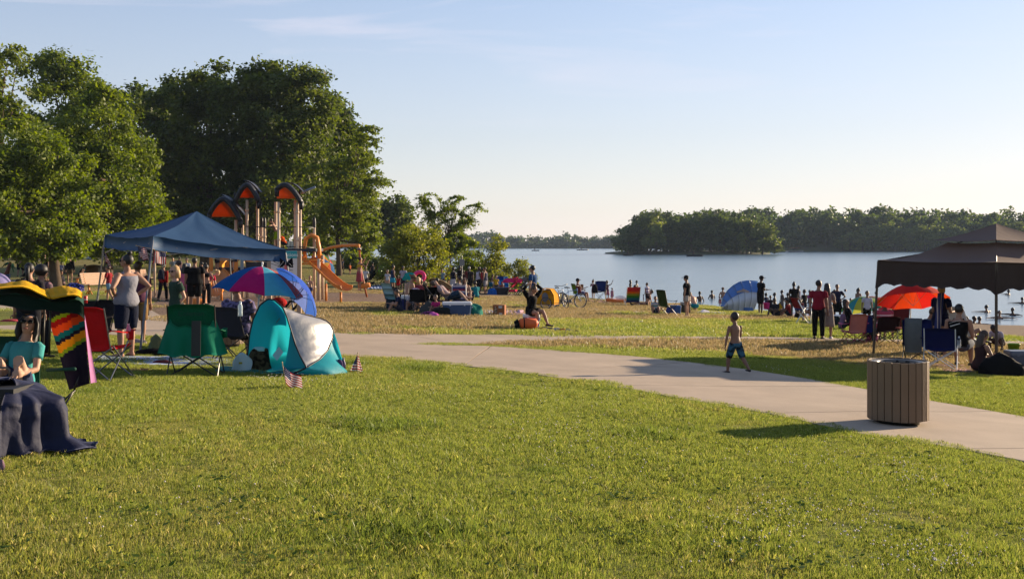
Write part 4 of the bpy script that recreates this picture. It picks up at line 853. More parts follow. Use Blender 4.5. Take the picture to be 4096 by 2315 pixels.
# ================================================================ BUILDERS for the picnic things
STEEL = paint((120, 120, 124), .35, .6); BLACKM = paint((18, 18, 20), .4); WHITEP = paint((225, 225, 222), .4)
def camp_chair(label, loc, yaw, rgb, name='camp_chair', w_=.54, seat=.42, back=.92, metal=BLACKM, group='folding camp chairs', arms=True, backrgb=None, lean=.16, depth=.44, scale=1.0, cup=False):
    """quad folding chair: crossed legs, sling seat, sling back, arm straps. Faces local +Y"""
    t = thing(name, label, 'chair', loc, yaw, group); t.scale = (scale,) * 3; c = fab(rgb, .10); cb = fab(backrgb, .10) if backrgb else c; hw = w_ / 2; hd = depth / 2
    m = MB(); m.grid([[(-hw + w_ * i / 6, -hd + depth * j / 5, seat - .05 * math.sin(math.pi * i / 6) - .02 * math.sin(math.pi * j / 5) + .03 * (j == 5)) for j in range(6)] for i in range(7)], .012); m.obj('seat', c, t, True)
    m = MB(); m.grid([[(-hw + w_ * i / 6, -hd - lean * (k / 6) - .05 * math.sin(math.pi * i / 6), seat - .03 + (back - seat + .03) * k / 6 - (.03 if k == 6 and i in (0, 6) else 0)) for k in range(7)] for i in range(7)], .012); m.obj('backrest', cb, t, True)
    if arms:
        for s_ in (-1, 1):
            m = MB(); m.grid([[(s_ * (hw + .05) + .035 * (2 * a - 1), -hd - .06 + (depth + .06) * j / 5, seat + .20 + .02 * math.cos(j)) for a in (0, 1)] for j in range(6)], .015)
            if cup and s_ > 0: m.tube([(s_ * (hw + .05), hd - .08, seat + .2), (s_ * (hw + .05), hd - .08, seat + .08)], [.045, .04], 10)
            m.obj('armrest', c, t, True)
    def rod(nm, a, b, r_=.010): m = MB(); m.tube([a, b], r_, 6); m.obj(nm, metal, t)
    fx = hw + .03
    for s_ in (-1, 1):
        rod('leg', (s_ * fx, hd + .02, .0), (-s_ * fx, hd - .02, seat)); rod('leg', (s_ * fx, -hd - .06, .0), (-s_ * fx, -hd - .02, seat))
        rod('leg', (s_ * fx, hd + .03, .01), (s_ * fx, -hd, seat + .02)); rod('leg', (s_ * fx, -hd - .07, .01), (s_ * fx, hd, seat + .2 if arms else seat))
        rod('back_post', (s_ * (hw + .005), -hd - .01, seat - .05), (s_ * (hw + .005), -hd - lean - .005, back - .01))
    return t
def low_chair(label, loc, yaw, seq, name='beach_chair', seat=.18, back=.75, w_=.52, lean=.35, group='low beach chairs', metal=WHITEP, vertical=False):
    """low sling beach chair in stripes: the back is built of coloured cloth bands"""
    t = thing(name, label, 'chair', loc, yaw, group); nb = len(seq); hw = w_ / 2
    for k, rgb in enumerate(seq):
        m = MB(); a, b = k / nb, (k + 1) / nb
        P = lambda u, i: (-hw + w_ * i / 4, -.2 - lean * u - .03 * math.sin(math.pi * i / 4), seat + (back - seat) * u)
        m.grid([[P(a, i) for i in range(5)], [P((a + b) / 2, i) for i in range(5)], [P(b, i) for i in range(5)]], .01); m.obj('backrest_band', fab(rgb, .25), t, True)
    m = MB(); m.grid([[(-hw + w_ * i / 4, -.2 + .42 * j / 4, seat - .03 * math.sin(math.pi * j / 4)) for j in range(5)] for i in range(5)], .01); m.obj('seat', fab(seq[0], .2), t, True)
    for s_ in (-1, 1):
        for a, b, nm in (((s_ * (hw + .015), -.2, seat), (s_ * (hw + .015), -.2 - lean, back + .02), 'back_post'), ((s_ * (hw + .015), -.25, seat), (s_ * (hw + .015), .26, seat + .02), 'seat_rail'), ((s_ * (hw + .015), .2, seat), (s_ * (hw + .015), .25, 0), 'leg'), ((s_ * (hw + .015), -.1, seat), (s_ * (hw + .015), -.32, 0), 'leg'), ((s_ * (hw + .03), -.3, seat + .2), (s_ * (hw + .03), .2, seat + .2), 'armrest'), ((s_ * (hw + .03), .15, seat), (s_ * (hw + .03), .2, seat + .2), 'arm_post')):
            m = MB(); m.tube([a, b], .011, 6); m.obj(nm, metal, t)
    return t
def umbrella(label, foot, top, r_, rise, gores, name='beach_umbrella', valance=0, pole_r=.014, group='umbrellas and parasols', axis=None, spin=0, under=None, polec=None):
    """pole from foot to top; gores = list of colours, one cloth panel each"""
    foot = Vector(foot); top = Vector(top); t = thing(name, label, 'umbrella', foot, 0, group); ax = (Vector(axis) if axis else (top - foot)).normalized(); q = Vector((0, 0, 1)).rotation_difference(ax).to_matrix(); T = top - foot
    n = len(gores); pc = polec or WHITEP
    m = MB(); m.tube([(0, 0, 0), T * .5, T + ax * .03], pole_r, 8); m.ell(T + ax * .05, (pole_r * 1.3, pole_r * 1.3, .03), 6, 4); m.obj('pole', pc, t, True)
    def S(u, a, sc): rr = r_ * u * (1 - .05 * sc * u); return T + q @ Vector((rr * math.cos(a), rr * math.sin(a), -rise * u ** 1.8 + .03 * sc * u * u))
    for g, rgb in enumerate(gores):
        a0 = 2 * math.pi * g / n + spin; a1 = a0 + 2 * math.pi / n; m = MB()
        P = [[S(u, a0 + (a1 - a0) * j / 4, math.sin(math.pi * j / 4)) for j in range(5)] for u in np.linspace(.02, 1, 8)]
        if valance: P.append([p_ - q @ Vector((0, 0, valance)) for p_ in P[-1]])
        m.grid(P); m.obj('panel', fab(rgb, .38), t, True)
        m = MB(); m.tube([S(u, a0, 0) - ax * .008 for u in (.03, .4, .7, 1.0)], .004, 5); m.tube([T - ax * rise * 1.25, S(.5, a0, 0) - ax * .01], .0035, 4); m.obj('rib', pc, t)
    return t
def cooler(label, loc, yaw, w_, d, h, rgb, lid=(225, 228, 230), name='cooler', wheels=False, group='coolers', handle=True, latch=True):
    t = thing(name, label, 'cooler', loc, yaw, group)
    m = MB(); m.grid([[(x * (w_ / 2) * k, y * (d / 2) * k, z) for x, y in ((-1, -.8), (-.9, -1), (.9, -1), (1, -.8), (1, .8), (.9, 1), (-.9, 1), (-1, .8), (-1, -.8))] for k, z in ((.90, 0.0), (.92, .02), (1, h * .8))]); m.grid([[(x * w_ / 2 * .9, y * d / 2 * .9, .003) for x in (-1, 1)] for y in (-1, 1)]); m.obj('body', paint(rgb, .35), t)
    m = MB()
    m.grid([[(x * (w_ / 2) * k, y * (d / 2) * k, z) for x, y in ((-1, -.8), (-.9, -1), (.9, -1), (1, -.8), (1, .8), (.9, 1), (-.9, 1), (-1, .8), (-1, -.8))] for k, z in ((.97, h * .8), (1.03, h * .805), (1.03, h * .95), (.98, h), (.02, h))]); m.obj('lid', paint(lid, .35), t)
    if handle:
        for s_ in (-1, 1): m = MB(); m.tube([(s_ * w_ * .51, -d * .25, h * .6), (s_ * (w_ * .51 + .03), -d * .25, h * .62), (s_ * (w_ * .51 + .03), d * .25, h * .62), (s_ * w_ * .51, d * .25, h * .6)], .012, 6); m.obj('handle', paint(lid, .4), t)
    if latch:
        for s_ in (-.25, .25): m = MB(); m.box((s_ * w_, -d * .52, h * .8), (.05, .02, .06)); m.obj('latch', paint(lid, .4), t)
    return t
def lump(name, label, cat, loc, rx, ry, rz, m_, seed=1, n=16, rows=9, flat=.5, group=None, yaw=0, fold=.12):
    """soft bag or heap: uneven dome with folds and a flat base"""
    rg = np.random.default_rng(seed); P = []; ph = rg.uniform(0, 6.28, 4)
    for j in range(rows + 1):
        th = (math.pi / 2) * j / rows; row = []
        for k in range(n + 1):
            a = 2 * math.pi * k / n; w_ = 1 + fold * math.sin(a * 3 + ph[0] + j * .5) + fold * .6 * math.sin(a * 5 + ph[1] - j * .8)
            ct = max(0.0, math.cos(th)); row.append((rx * ct ** flat * w_ * math.cos(a), ry * ct ** flat * w_ * math.sin(a), rz * math.sin(th) * (1 + fold * .8 * math.sin(a * 2 + ph[2]))))
        P.append(row)
    m = MB(); m.grid(P); o = m.obj(name, m_, None, True); o.location = loc; o.rotation_euler.z = R(yaw); return tag(o, label, cat, group)
def sheet(name, label, cat, corners, m_, nx=16, ny=10, amp=.03, lift=.012, seed=0, group=None, hump=None):
    """cloth lying on the ground between four photo pixels, rumpled"""
    g = [G(*c) for c in corners]; P = []; o = sum(g, Vector()) / 4
    for i in range(nx + 1):
        u = i / nx; row = []
        for j in range(ny + 1):
            v = j / ny; q = (g[0] * (1 - u) + g[1] * u) * (1 - v) + (g[3] * (1 - u) + g[2] * u) * v
            wv = abs(math.sin(u * 17 + seed + v * 3)) * abs(math.sin(v * 11 + seed * 2 + u * 4)); e = min(u, v, 1 - u, 1 - v)
            z = float(gz(q.x, q.y)) + lift + amp * wv * (.4 + min(1, e * 8) * .6)
            if hump: z += hump[2] * math.exp(-((u - hump[0]) ** 2 + (v - hump[1]) ** 2) / .02)
            row.append((q.x - o.x + .02 * math.sin(v * 9 + seed), q.y - o.y + .03 * math.sin(u * 7 + seed), z - o.z))
        P.append(row)
    m = MB(); m.grid(P, .01); ob = m.obj(name, m_, None, True); ob.location = o; return tag(ob, label, cat, group)
FLAGM = None
def flag(label, at, surf, pole, name='stick_flag', group='small American flags'):
    """surf(u, v): u along the fly, v down the hoist; pole = (a, b); all in metres relative to at"""
    t = thing(name, label, 'flag', at, 0, group); ms = [fab((165, 28, 40), .35), fab((225, 222, 220), .35), fab((28, 34, 84), .3)]
    NU, NV = 39, 26; m = MB(); P = [[surf(i / NU, j / NV) for j in range(NV + 1)] for i in range(NU + 1)]
    b = NV + 1; vs = [Vector(p_) for row in P for p_ in row]; fs = []; mi = []
    for i in range(NU):
        for j in range(NV):
            fs.append((i * b + j, (i + 1) * b + j, (i + 1) * b + j + 1, i * b + j + 1))
            if i < 16 and j < 14: mi.append(1 if ((i % 3 == 1) and (j % 3 == 1)) else 2)
            else: mi.append(0 if (j // 2) % 2 == 0 else 1)
    fin('cloth', vs, fs, ms, t, mi, True)
    m = MB(); m.tube([pole[0], pole[1]], .005, 6); m.ell(pole[0], (.009, .009, .014), 6, 4); m.obj('stick', paint((190, 160, 110), .5), t, True); return t
def bucket(label, loc, r0, r1, h, rgb, name='bucket', tilt=(0, 0, 0), group='sand buckets', handle=True, rim=True):
    t = thing(name, label, 'bucket', loc, 0, group); t.rotation_euler = tilt
    m = MB(); m.lathe([(.001, .002), (r0, 0), (r1, h), (r1 * 1.06, h), (r1 * 1.06, h * .95), (r1 * .97, h * .95), (r0 * .93, .01), (.001, .01)], 18); m.obj('pail', paint(rgb, .4), t, True)
    if handle: m = MB(); m.tube([(r1 * math.cos(a), 0, h * .93 - r1 * .9 * math.sin(a) * -1) for a in np.linspace(0, math.pi, 10)], .004, 5); m.obj('handle', WHITEP, t, True)
    return t
def bottle(label, loc, h=.22, rgb=(190, 210, 225), capc=(240, 240, 240), name='water_bottle', clear=True, group=None):
    t = thing(name, label, 'bottle', loc, 0, group); m = MB(); r_ = h * .16
    m.lathe([(.001, 0), (r_, 0), (r_, h * .3), (r_ * .93, h * .34), (r_, h * .38), (r_, h * .66), (r_ * .45, h * .88), (r_ * .42, h * .93)], 12)
    m.obj('body', mat('bottle_plastic', (.62, .70, .75), .12, .05, 4, .5, alpha=.55) if clear else paint(rgb, .3), t, True)
    m = MB(); m.lathe([(r_ * .48, h * .92), (r_ * .48, h), (.001, h)], 10); m.obj('cap', paint(capc, .4), t); return t
def text_mesh(s, size, m_, parent, M, name='lettering', ext=.001):
    c = bpy.data.curves.new(name, 'FONT'); c.body = s; c.size = size; c.extrude = ext; c.align_x = 'CENTER'; o = bpy.data.objects.new(name, c); COL.objects.link(o)
    dg = bpy.context.evaluated_depsgraph_get(); me = bpy.data.meshes.new_from_object(o.evaluated_get(dg)); bpy.data.objects.remove(o); bpy.data.curves.remove(c)
    me.materials.clear(); me.materials.append(m_); ob = bpy.data.objects.new(name, me); COL.objects.link(ob); ob.parent = parent; ob.matrix_local = M; return ob
def face_cam(x, y, z, rx=90, rz=0): return Matrix.Translation((x, y, z)) @ Euler((R(rx), 0, R(rz))).to_matrix().to_4x4()
def place(o, loc): o.location = loc; return o
# ================================================================ LEFT: canopy tent, chairs, pop-up tent, umbrellas
# ---- blue canopy tent (slanted legs)
cA, cB, cC = A(420, 940, 21.96), A(612, 945, 19.9), A(1142, 998, 21.5); cD = Vector((cA.x + cC.x - cB.x, cA.y + cC.y - cB.y, 2.12)); pk = A(787, 845, 21.7)
org = G(786, 1400); org.z = float(gz(pk.x, pk.y)); org.x, org.y = pk.x, pk.y
t = thing('canopy_tent', 'navy blue pop-up canopy tent on slanted grey legs', 'canopy', org)
navy = mat('canopy_navy', (.016, .058, .135), .65, .12, 2, .3, trans=.10, bump=.3, bscale=5)
edges = [(cA, cB), (cB, cC), (cC, cD), (cD, cA)]
for a, b in edges:
    m = MB(); P = []
    for i in range(13):
        u = i / 12; e = a * (1 - u) + b * u; row = []
        for j in range(11):
            v = j / 10; q = e * (1 - v) + pk * v; sag = -.06 * math.sin(math.pi * v) * (1 + .2 * math.sin(u * 9)) - .05 * math.sin(math.pi * u) * (1 - v) + .012 * math.sin(u * 21 + v * 8) * (1 - v)
            row.append(tuple(q - org + Vector((0, 0, sag))))
        P.append(row)
    m.grid(P); m.obj('roof_panel', navy, t, True)
    m = MB(); P = []
    for i in range(13):
        u = i / 12; e = a * (1 - u) + b * u - org + Vector((0, 0, -.05 * math.sin(math.pi * u))); o_ = (e - (pk - org)); o_.z = 0; o_ = o_.normalized() * (.012 + .008 * math.sin(i * 2.1)); P.append([tuple(e + o_ * .2), tuple(e + Vector((0, 0, -.12)) + o_), tuple(e + Vector((0, 0, -.235 - .01 * math.sin(i * 1.7))) + o_ * 1.3)])
    m.grid(P, .004); m.obj('valance', navy, t, True)
ctr = (cA + cB + cC + cD) / 4
feet = {'A': None, 'B': G(560, 1411)}
for c_, fx in ((cA, None), (cB, G(560, 1411)), (cC, None), (cD, None)):
    if fx is None:
        d = (c_ - ctr); d.z = 0; f_ = c_ + d * .14; fx = Vector((f_.x, f_.y, float(gz(f_.x, f_.y))))
    m = MB(); a = c_ - org - Vector((0, 0, .06)); b = fx - org; m.bar(tuple(a * .45 + b * .55), tuple(b), .034, .034); m.bar(tuple(a), tuple(a * .42 + b * .58), .026, .026); m.box(tuple(b + Vector((0, 0, .01))), (.09, .09, .02)); m.obj('leg', STEEL, t)
for a, b in edges:
    m = MB(); a_ = a - org - Vector((0, 0, .10)); b_ = b - org - Vector((0, 0, .10)); md_ = (a_ + b_) / 2
    m.bar(tuple(a_), tuple(md_ - Vector((0, 0, .22))), .018, .012); m.bar(tuple(b_), tuple(md_ - Vector((0, 0, .22))), .018, .012); m.bar(tuple(a_ - Vector((0, 0, .26))), tuple(md_), .018, .012); m.bar(tuple(b_ - Vector((0, 0, .26))), tuple(md_), .018, .012); m.obj('truss', STEEL, t)
# flags tied to the tent
def drape(w_, h_, dx, dz, wav, ph, dy=.0):
    """cloth falling from a hoist line along -z; fly direction dx,dz"""
    return lambda u, v: (dx * u * w_ + .012 * math.sin(v * 5 + ph) * u, dy * u * w_ + wav * math.sin(u * 9 + ph + v * 3) * (.3 + u), -v * h_ + dz * u * w_ * (1 - .25 * u))
flag('small American flag drooping from the left tent leg', A(412, 992, 21.5), lambda u, v: ((.035 + .04 * v) * u * 2 + .05 * v, .03 * math.sin(u * 9), -.15 * u - v * .27), ((-.005, 0, .03), (-.06, 0, -.62)))
flag('small American flag blowing from the front tent leg, left of it', A(549, 985, 19.8), lambda u, v: (.16 * u + .05 * v, .03 * math.sin(u * 8 + v), -.05 * u - v * .21 + .015 * math.sin(u * 10)), ((-.02, 0, .012), (.30, .05, -.06)))
flag('American flag hanging stripes down, right of the front tent leg', A(663, 1008, 19.9), lambda u, v: (-v * .215, .015 * math.sin(v * 9 + u * 2), -.005 - u * .22 + .03 * v), ((.01, 0, -.005), (-.26, 0, .035)))
t = thing('patriotic_bow', 'dark blue starred cloth bow with a pink ribbon tied to the right tent leg', 'bow', A(1142, 1055, 21.3)); starry = fab((20, 20, 30), .1)
for s_, w_ in ((-1, .10), (1, .13)):
    m = MB(); P = [[(s_ * (w_ * u + .01), .02 * math.sin(u * 5 + v * 4), (.03 + .07 * u) * (1 - 2 * v) + .02 * u) for v in np.linspace(0, 1, 6)] for u in np.linspace(0, 1, 7)]; m.grid(P, .006); m.obj('loop', starry, t, True)
    for k in range(9): m = MB(); m.box((s_ * (.02 + w_ * (.1 + .8 * ((k * 37) % 10) / 10)), -.028, -.05 + .1 * ((k * 53) % 10) / 10), (.008, .004, .008), (0, .7, 0)); m.obj('star', WHITEP, t)
m = MB(); m.grid([[(.05 * u - .02 + .02 * v, -.03 + .015 * math.sin(u * 12), -.02 - .22 * v) for v in np.linspace(0, 1, 6)] for u in np.linspace(0, 1, 5)], .004); m.obj('ribbon', fab((205, 120, 130), .3), t, True)

# ---- people under and beside the tent
PP = 'people around the blue canopy tent'
pers('woman in a grey tank top with hands on hips beside the red chair', 505, 1428, 1020, 62, 'hips', sk='b', fem=1, build=1.28, top=('tank', (138, 138, 148)), bot=('long_shorts', (24, 30, 50)), hair=('bun', 'black'), glasses=1, near=1, shoes=None, group=PP, head=(25, 0), aR=((.55, -.75, -.75), (-.35, .75, -.55)))
gt = None
pers('person in a purple plaid shirt and khaki shorts half hidden behind the tank top woman', 552, 1372, 1045, 30, 'stand', sk='b', h=1.55, build=1.15, top=('tee', (96, 56, 80)), bot=('long_shorts', (140, 110, 70)), hair=('short', 'brown'), group=PP)
pers('blonde woman in sunglasses and a dark green tee under the tent', 705, 1408, 1064, 128, 'stand', sk='a', fem=1, build=1.05, top=('tee', (52, 74, 62)), bot=('pants', (150, 140, 135)), hair=('bob', 'blond'), glasses=1, near=1, group=PP, aL=((-.1, -.35, -1), (.35, .55, -.75)), head=(20, 0))
m = lump('shoulder_bag', 'brown and black shoulder bag at the blonde woman\'s hip', 'bag', A(712, 1300, 19.2), .13, .10, .30, fab((92, 70, 48), 0), 5, flat=.35)
m2 = lump('striped_cloth', 'patterned pale cloth tucked in the brown shoulder bag', 'cloth', A(730, 1262, 19.1), .07, .07, .20, fab((190, 150, 120), 0), 6, flat=.4)
pers('barefoot walker in red half hidden behind the left tent leg', 437, 1214, 1062, 80, 'walk', sk='b', fem=1, top=('tee', (150, 40, 45)), bot=('shorts', (120, 150, 170)), hair=('short', 'brown'), group=PP, shoes=None)
pers('boy in dark clothes walking behind the tank top woman', 556, 1240, 1092, 200, 'walk', sk='c', top=('tee', (40, 36, 44)), bot=('shorts', (60, 50, 45)), hair=('short', 'black'), group=PP)
rt, J = pers('woman in a red long sleeved top with a small backpack', 652, 1204, 1054, -5, 'walk', sk='b', fem=1, top=('long', (140, 24, 24)), bot=('pants', (22, 22, 30)), hair=('pony', 'black'), group=PP)
bp = lump('backpack', 'small black and blue backpack worn by the woman in red', 'backpack', wpt(rt, (0, -.17, 1.0 * J['h'] / 1.7)), .13, .08, .36, fab((30, 34, 48), 0), 7, flat=.3)
pers('big man in a black tee seen from behind under the tent', 778, 1246, 1032, 12, 'stand', sk='c', build=1.5, top=('loose', (14, 14, 16)), bot=('long_shorts', (12, 12, 14)), hair=('short', 'black'), group=PP, head=(-25, 0))
pers('person in a long pink top beside the big man in black', 738, 1236, 1058, 15, 'stand', sk='c', fem=1, build=1.2, top=('dress', (190, 96, 130), .4), hair=('long', 'black'), group=PP)
pers('person in a grey violet shirt behind the blonde woman', 716, 1200, 1045, 170, 'stand', sk='d', fem=1, top=('tee', (84, 80, 110)), bot=('pants', (40, 40, 50)), hair=('afro', 'black'), group=PP)
pers('bare backed woman in a black top beside the orange slide', 826, 1222, 1060, -12, 'hips', sk='b', fem=1, top=('band', (16, 16, 18)), bot=('pants', (20, 20, 26)), hair=('bun', 'black'), group=PP)
pers('girl in a bright pink tee bending at the orange steering wheel', 815, 1218, 1100, -60, 'bend', sk='a', h=1.45, fem=1, top=('tee', (205, 40, 75)), bot=('shorts', (24, 26, 30)), hair=('pony', 'blond'), group=PP, lean=52)
pers('man in a white shirt beyond the pink topped person', 748, 1150, 1032, 160, 'stand', sk='b', top=('tee', (215, 215, 220)), bot=('shorts', (60, 60, 70)), group=PP)
pers('person in a white tee left of the tan play posts', 808, 1170, 1048, 40, 'stand', sk='b', top=('tee', (205, 210, 225)), bot=('pants', (40, 44, 60)), hair=('short', 'black'), group=PP)
pers('man in a pale plaid shirt beyond the hanging flag', 693, 1120, 1030, 200, 'contra', sk='a', top=('tee', (150, 160, 178)), bot=('shorts', (90, 80, 70)), group=PP)
pers('person holding an arm up beyond the hanging flag', 718, 1118, 1030, 150, 'armup', sk='c', top=('tee', (120, 84, 110)), bot=('shorts', (60, 60, 70)), hair=('short', 'black'), group=PP)
pers('child in pink and white by the thin post under the tent flag', 617, 1118, 1030, 120, 'contra', sk='a', fem=1, top=('tee', (205, 110, 115)), bot=('shorts', (205, 205, 210)), group=PP)

# ---- red folding chair and neighbours
rc = camp_chair('bright red folding camp chair seen from behind', G(410, 1512), -16, (196, 20, 26), w_=.60, back=1.0, seat=.45, metal=STEEL, cup=True)
bottle('pink sippy bottle in the red chair\'s cup holder', wpt(rc, (.33, .12, .55)), .20, (200, 120, 150), (230, 190, 200), name='sippy_bottle', clear=False)
bc = camp_chair('dark folding chair half hidden behind the red one', G(352, 1418), 150, (28, 24, 26), w_=.52, back=.9)
m = MB(); m.lathe([(.001, 0), (.033, 0), (.033, .12), (.028, .125), (.001, .125)], 12); o = m.obj('drink_can', mat('can_red', (.5, .03, .03), .3, .05, 5, .5, metal=.3, stripes=(2, .12, 0, [((.5, .03, .03), 0), ((.7, .7, .7), .45), ((.5, .03, .03), .6)])), None, True); o.location = A(342, 1213, 18.2); tag(o, 'red and white can standing on the dark chair', 'can')
camp_chair('empty dark chair frame left of the tent leg', G(372, 1385), 200, (36, 34, 36), w_=.45, back=.8)
sheet('picnic_blanket', 'white and blue picnic blanket spread under the chairs', 'blanket', [(370, 1452), (960, 1470), (930, 1432), (400, 1425)], mat('blanket_white', (.34, .40, .58), .9, .35, 14, .1), amp=.02, seed=3)
sheet('dark_mat', 'dark red mat edge lying before the blanket', 'blanket', [(380, 1490), (620, 1482), (610, 1472), (390, 1478)], fab((50, 20, 26), 0), amp=.02, seed=5)
lump('crumpled_clothes', 'red and green crumpled clothes on the picnic blanket', 'clothes', G(650, 1455), .16, .07, .06, fab((96, 40, 44), 0), 12, flat=.8)
lump('shoe_heap', 'pair of pale shoes and socks by the tent leg', 'shoes', G(545, 1375), .20, .08, .09, fab((150, 140, 140), 0), 13, flat=.8)
lump('plastic_bag', 'clear grocery bag standing on the lawn behind the green chair', 'bag', G(625, 1400), .13, .09, .26, fab((130, 140, 110), .3), 14, flat=.35, fold=.2)
lump('snack_bag', 'white and orange snack bag behind the green chair', 'bag', G(668, 1400), .16, .08, .22, fab((190, 150, 130), 0), 15, flat=.35, fold=.2)
lump('black_bag', 'long black bag lying behind the green chair', 'bag', G(640, 1420), .42, .12, .11, fab((16, 15, 17), 0), 16, flat=.5)
# ---- green chair with a green jacket
gc = camp_chair('green folding chair with a jacket spread over its back', G(785, 1500), 4, (6, 92, 62), w_=.66, back=1.06, seat=.46, lean=.14, cup=True)
text_mesh('Coleman', .10, mat('print_dark', (.004, .035, .024), .8, .05, 5), gc, face_cam(.02, -.437, .90, 84))
m = MB(); m.box((.10, -.485, .58), (.13, .008, .50), (R(-3), 0, 0)); m.obj('mesh_strap', mat('mesh_grey', (.03, .035, .035), .8, .2, 90), gc)
jk = mat('jacket_green', (.004, .17, .10), .85, .18, 5, .15, trans=.12, bump=.3, bscale=10)
m = MB(); P = []
for i in range(21):
    u = i / 20; row = []
    for j in range(11):
        v = j / 10; x = (u - .5) * (.66 + .34 * v); drop = .78 - .44 * v - .03 * math.sin(u * math.pi) + .06 * (abs(u - .5) > .42) * (1 - v)
        row.append((x, -.345 - .07 * (1 - v) - .035 * v * math.sin(u * 26) - .06 * (1 - (2 * u - 1) ** 2) * v + .14 * abs(2 * u - 1) ** 3, drop + .018 * math.sin(u * 19)))
    P.append(row)
m.grid(P, .012); jo = m.obj('jacket', jk, None, True); jo.location = gc.location; jo.rotation_euler = gc.rotation_euler; tag(jo, 'bright green jacket draped round the green chair', 'jacket')
yb = bucket('yellow sand bucket hanging by the green chair\'s arm', A(712, 1303, 16.4), .055, .085, .17, (212, 160, 10), tilt=(0, R(-24), 0))
lump('pink_spade', 'pink and white toys sticking out of the yellow bucket', 'toys', A(684, 1262, 16.4), .05, .04, .09, fab((190, 120, 130), 0), 17)
# ---- slatted bin behind the green chair
def slat_bin(label, loc, r_, h, n_, rgb, group='slatted litter bins', top=True):
    t = thing('litter_bin', label, 'bin', loc, 0, group)
    m = MB(); m.lathe([(.001, .0), (r_ * .72, 0), (r_ * .74, .05), (r_ * .74, .07)], 24); m.obj('base', BLACKM, t, True)
    m = MB(); m.lathe([(r_ * .93, .07), (r_ * .93, h - .01), (r_ * .90, h - .01), (r_ * .90, .09), (.001, .09)], 32); m.obj('inner_drum', mat('drum_dark', (.02, .018, .016), .6, .2, 6), t, True)
    m = MB(); m.lathe([(r_ * .92, h - .035), (r_ * .92, h - .012), (r_ * .70, h - .02), (r_ * .70, h - .05)], 32); m.obj('rim', paint((104, 98, 90), .4), t, True)  # rim paint lightened to stand in for a sun highlight
    m = MB(); m.grid([[((r_ * q + .012 * math.sin(k * 2.3) * j) * math.cos(6.2832 * k / 40), (r_ * q + .012 * math.sin(k * 2.3) * j) * math.sin(6.2832 * k / 40), h - z_ + .01 * math.sin(k * 1.7) * j) for k in range(41)] for j, (q, z_) in enumerate(((.66, .3), (.67, .10), (.68, .05), (.69, .045)))]); m.obj('liner', mat('liner_black', (.010, .010, .011), .8, .1, 9, .5), t, True)
    wdt = 2 * math.pi * r_ / n_ * .94; sm = mat('slat_%d' % rgb[0], [v for v in lin(rgb)[:3]], .6, .18, 3, .25, bump=.15, bscale=30); first = None
    for k in range(n_):
        a = 2 * math.pi * (k + .5) / n_
        if first is None:
            m = MB(); m.box((0, 0, h / 2 + .035), (.03, wdt, h - .07)); first = m.obj('slat', sm, t); bv = first.modifiers.new('b', 'BEVEL'); bv.width = .004; bv.segments = 1; o = first
        else: o = first.copy(); COL.objects.link(o); o.parent = t
        o.location = (r_ * math.cos(a), r_ * math.sin(a), .004 * math.sin(k * 5.1)); o.rotation_euler = (0, 0, a)
    return t
lb = slat_bin('brown slatted litter bin behind the green chair, cups on its rim', G(915, 1388), .27, .72, 22, (112, 92, 72))
sheet_m = WHITEP
m = MB(); m.grid([[(-.22 + .44 * u, -.16 + .3 * v, .735 + .012 * math.sin(u * 12 + v * 7)) for v in np.linspace(0, 1, 6)] for u in np.linspace(0, 1, 8)], .006); o = m.obj('food_tray', WHITEP, None, True); o.location = lb.location; tag(o, 'white foil tray of leftovers resting on the slatted bin', 'tray')
m = MB(); m.lathe([(.001, 0), (.03, 0), (.045, .10), (.047, .10), (.032, .004)], 14); o = m.obj('plastic_cup', mat('cup_clear', (.7, .72, .72), .15, .05, 4, .5, alpha=.6), None, True); o.location = Vector(lb.location) + Vector((.08, -.05, .80)); o.rotation_euler = (0, R(80), R(20)); tag(o, 'clear plastic cup tipped over on the slatted bin', 'cup')
# ---- man in plaid, padded chair, umbrella
mc = camp_chair('grey padded folding chair with the man in the black cap', G(958, 1440), -30, (46, 48, 56), w_=.66, back=.92, seat=.46)
person('man in a black cap and plaid shirt sitting with his back turned', Vector(mc.location) + Vector((0, 0, .0)), 1.80, -20, 'sit', sk='b', build=1.3, top=('loose', mat('plaid', (.09, .08, .16), .9, .6, 16, .1)), bot=('long_shorts', (50, 46, 50)), hair=('cap', 'brown', (14, 13, 14)), group=PP, head=(70, -4), near=1, lean=-6)
bottle('clear water bottle on the grey padded chair', A(961, 1264, 16.2), .22)
uf = G(1010, 1462); ut = A(1048, 1066, 17.9)
umbrella('big beach umbrella in blue, magenta, turquoise and coral panels', uf, ut, .74, .42, [(70, 170, 170), (200, 90, 80), (90, 150, 140), (16, 110, 175), (12, 92, 165), (190, 28, 110), (90, 190, 215), (205, 100, 90)], spin=R(20), valance=.02, axis=(.12, .03, 1))
uc = A(1192, 1108, 17.6)
umbrella('blue golf umbrella lying tilted on its side behind the pop-up tent', A(1105, 1290, 17.4), A(1222, 1142, 17.75), .50, .20, [(70, 110, 200), (120, 140, 210), (120, 140, 210), (60, 110, 210), (56, 100, 205), (60, 100, 205), (60, 96, 200), (80, 116, 205)], name='golf_umbrella', axis=(.70, .42, .58), spin=R(15), pole_r=.008, polec=STEEL)
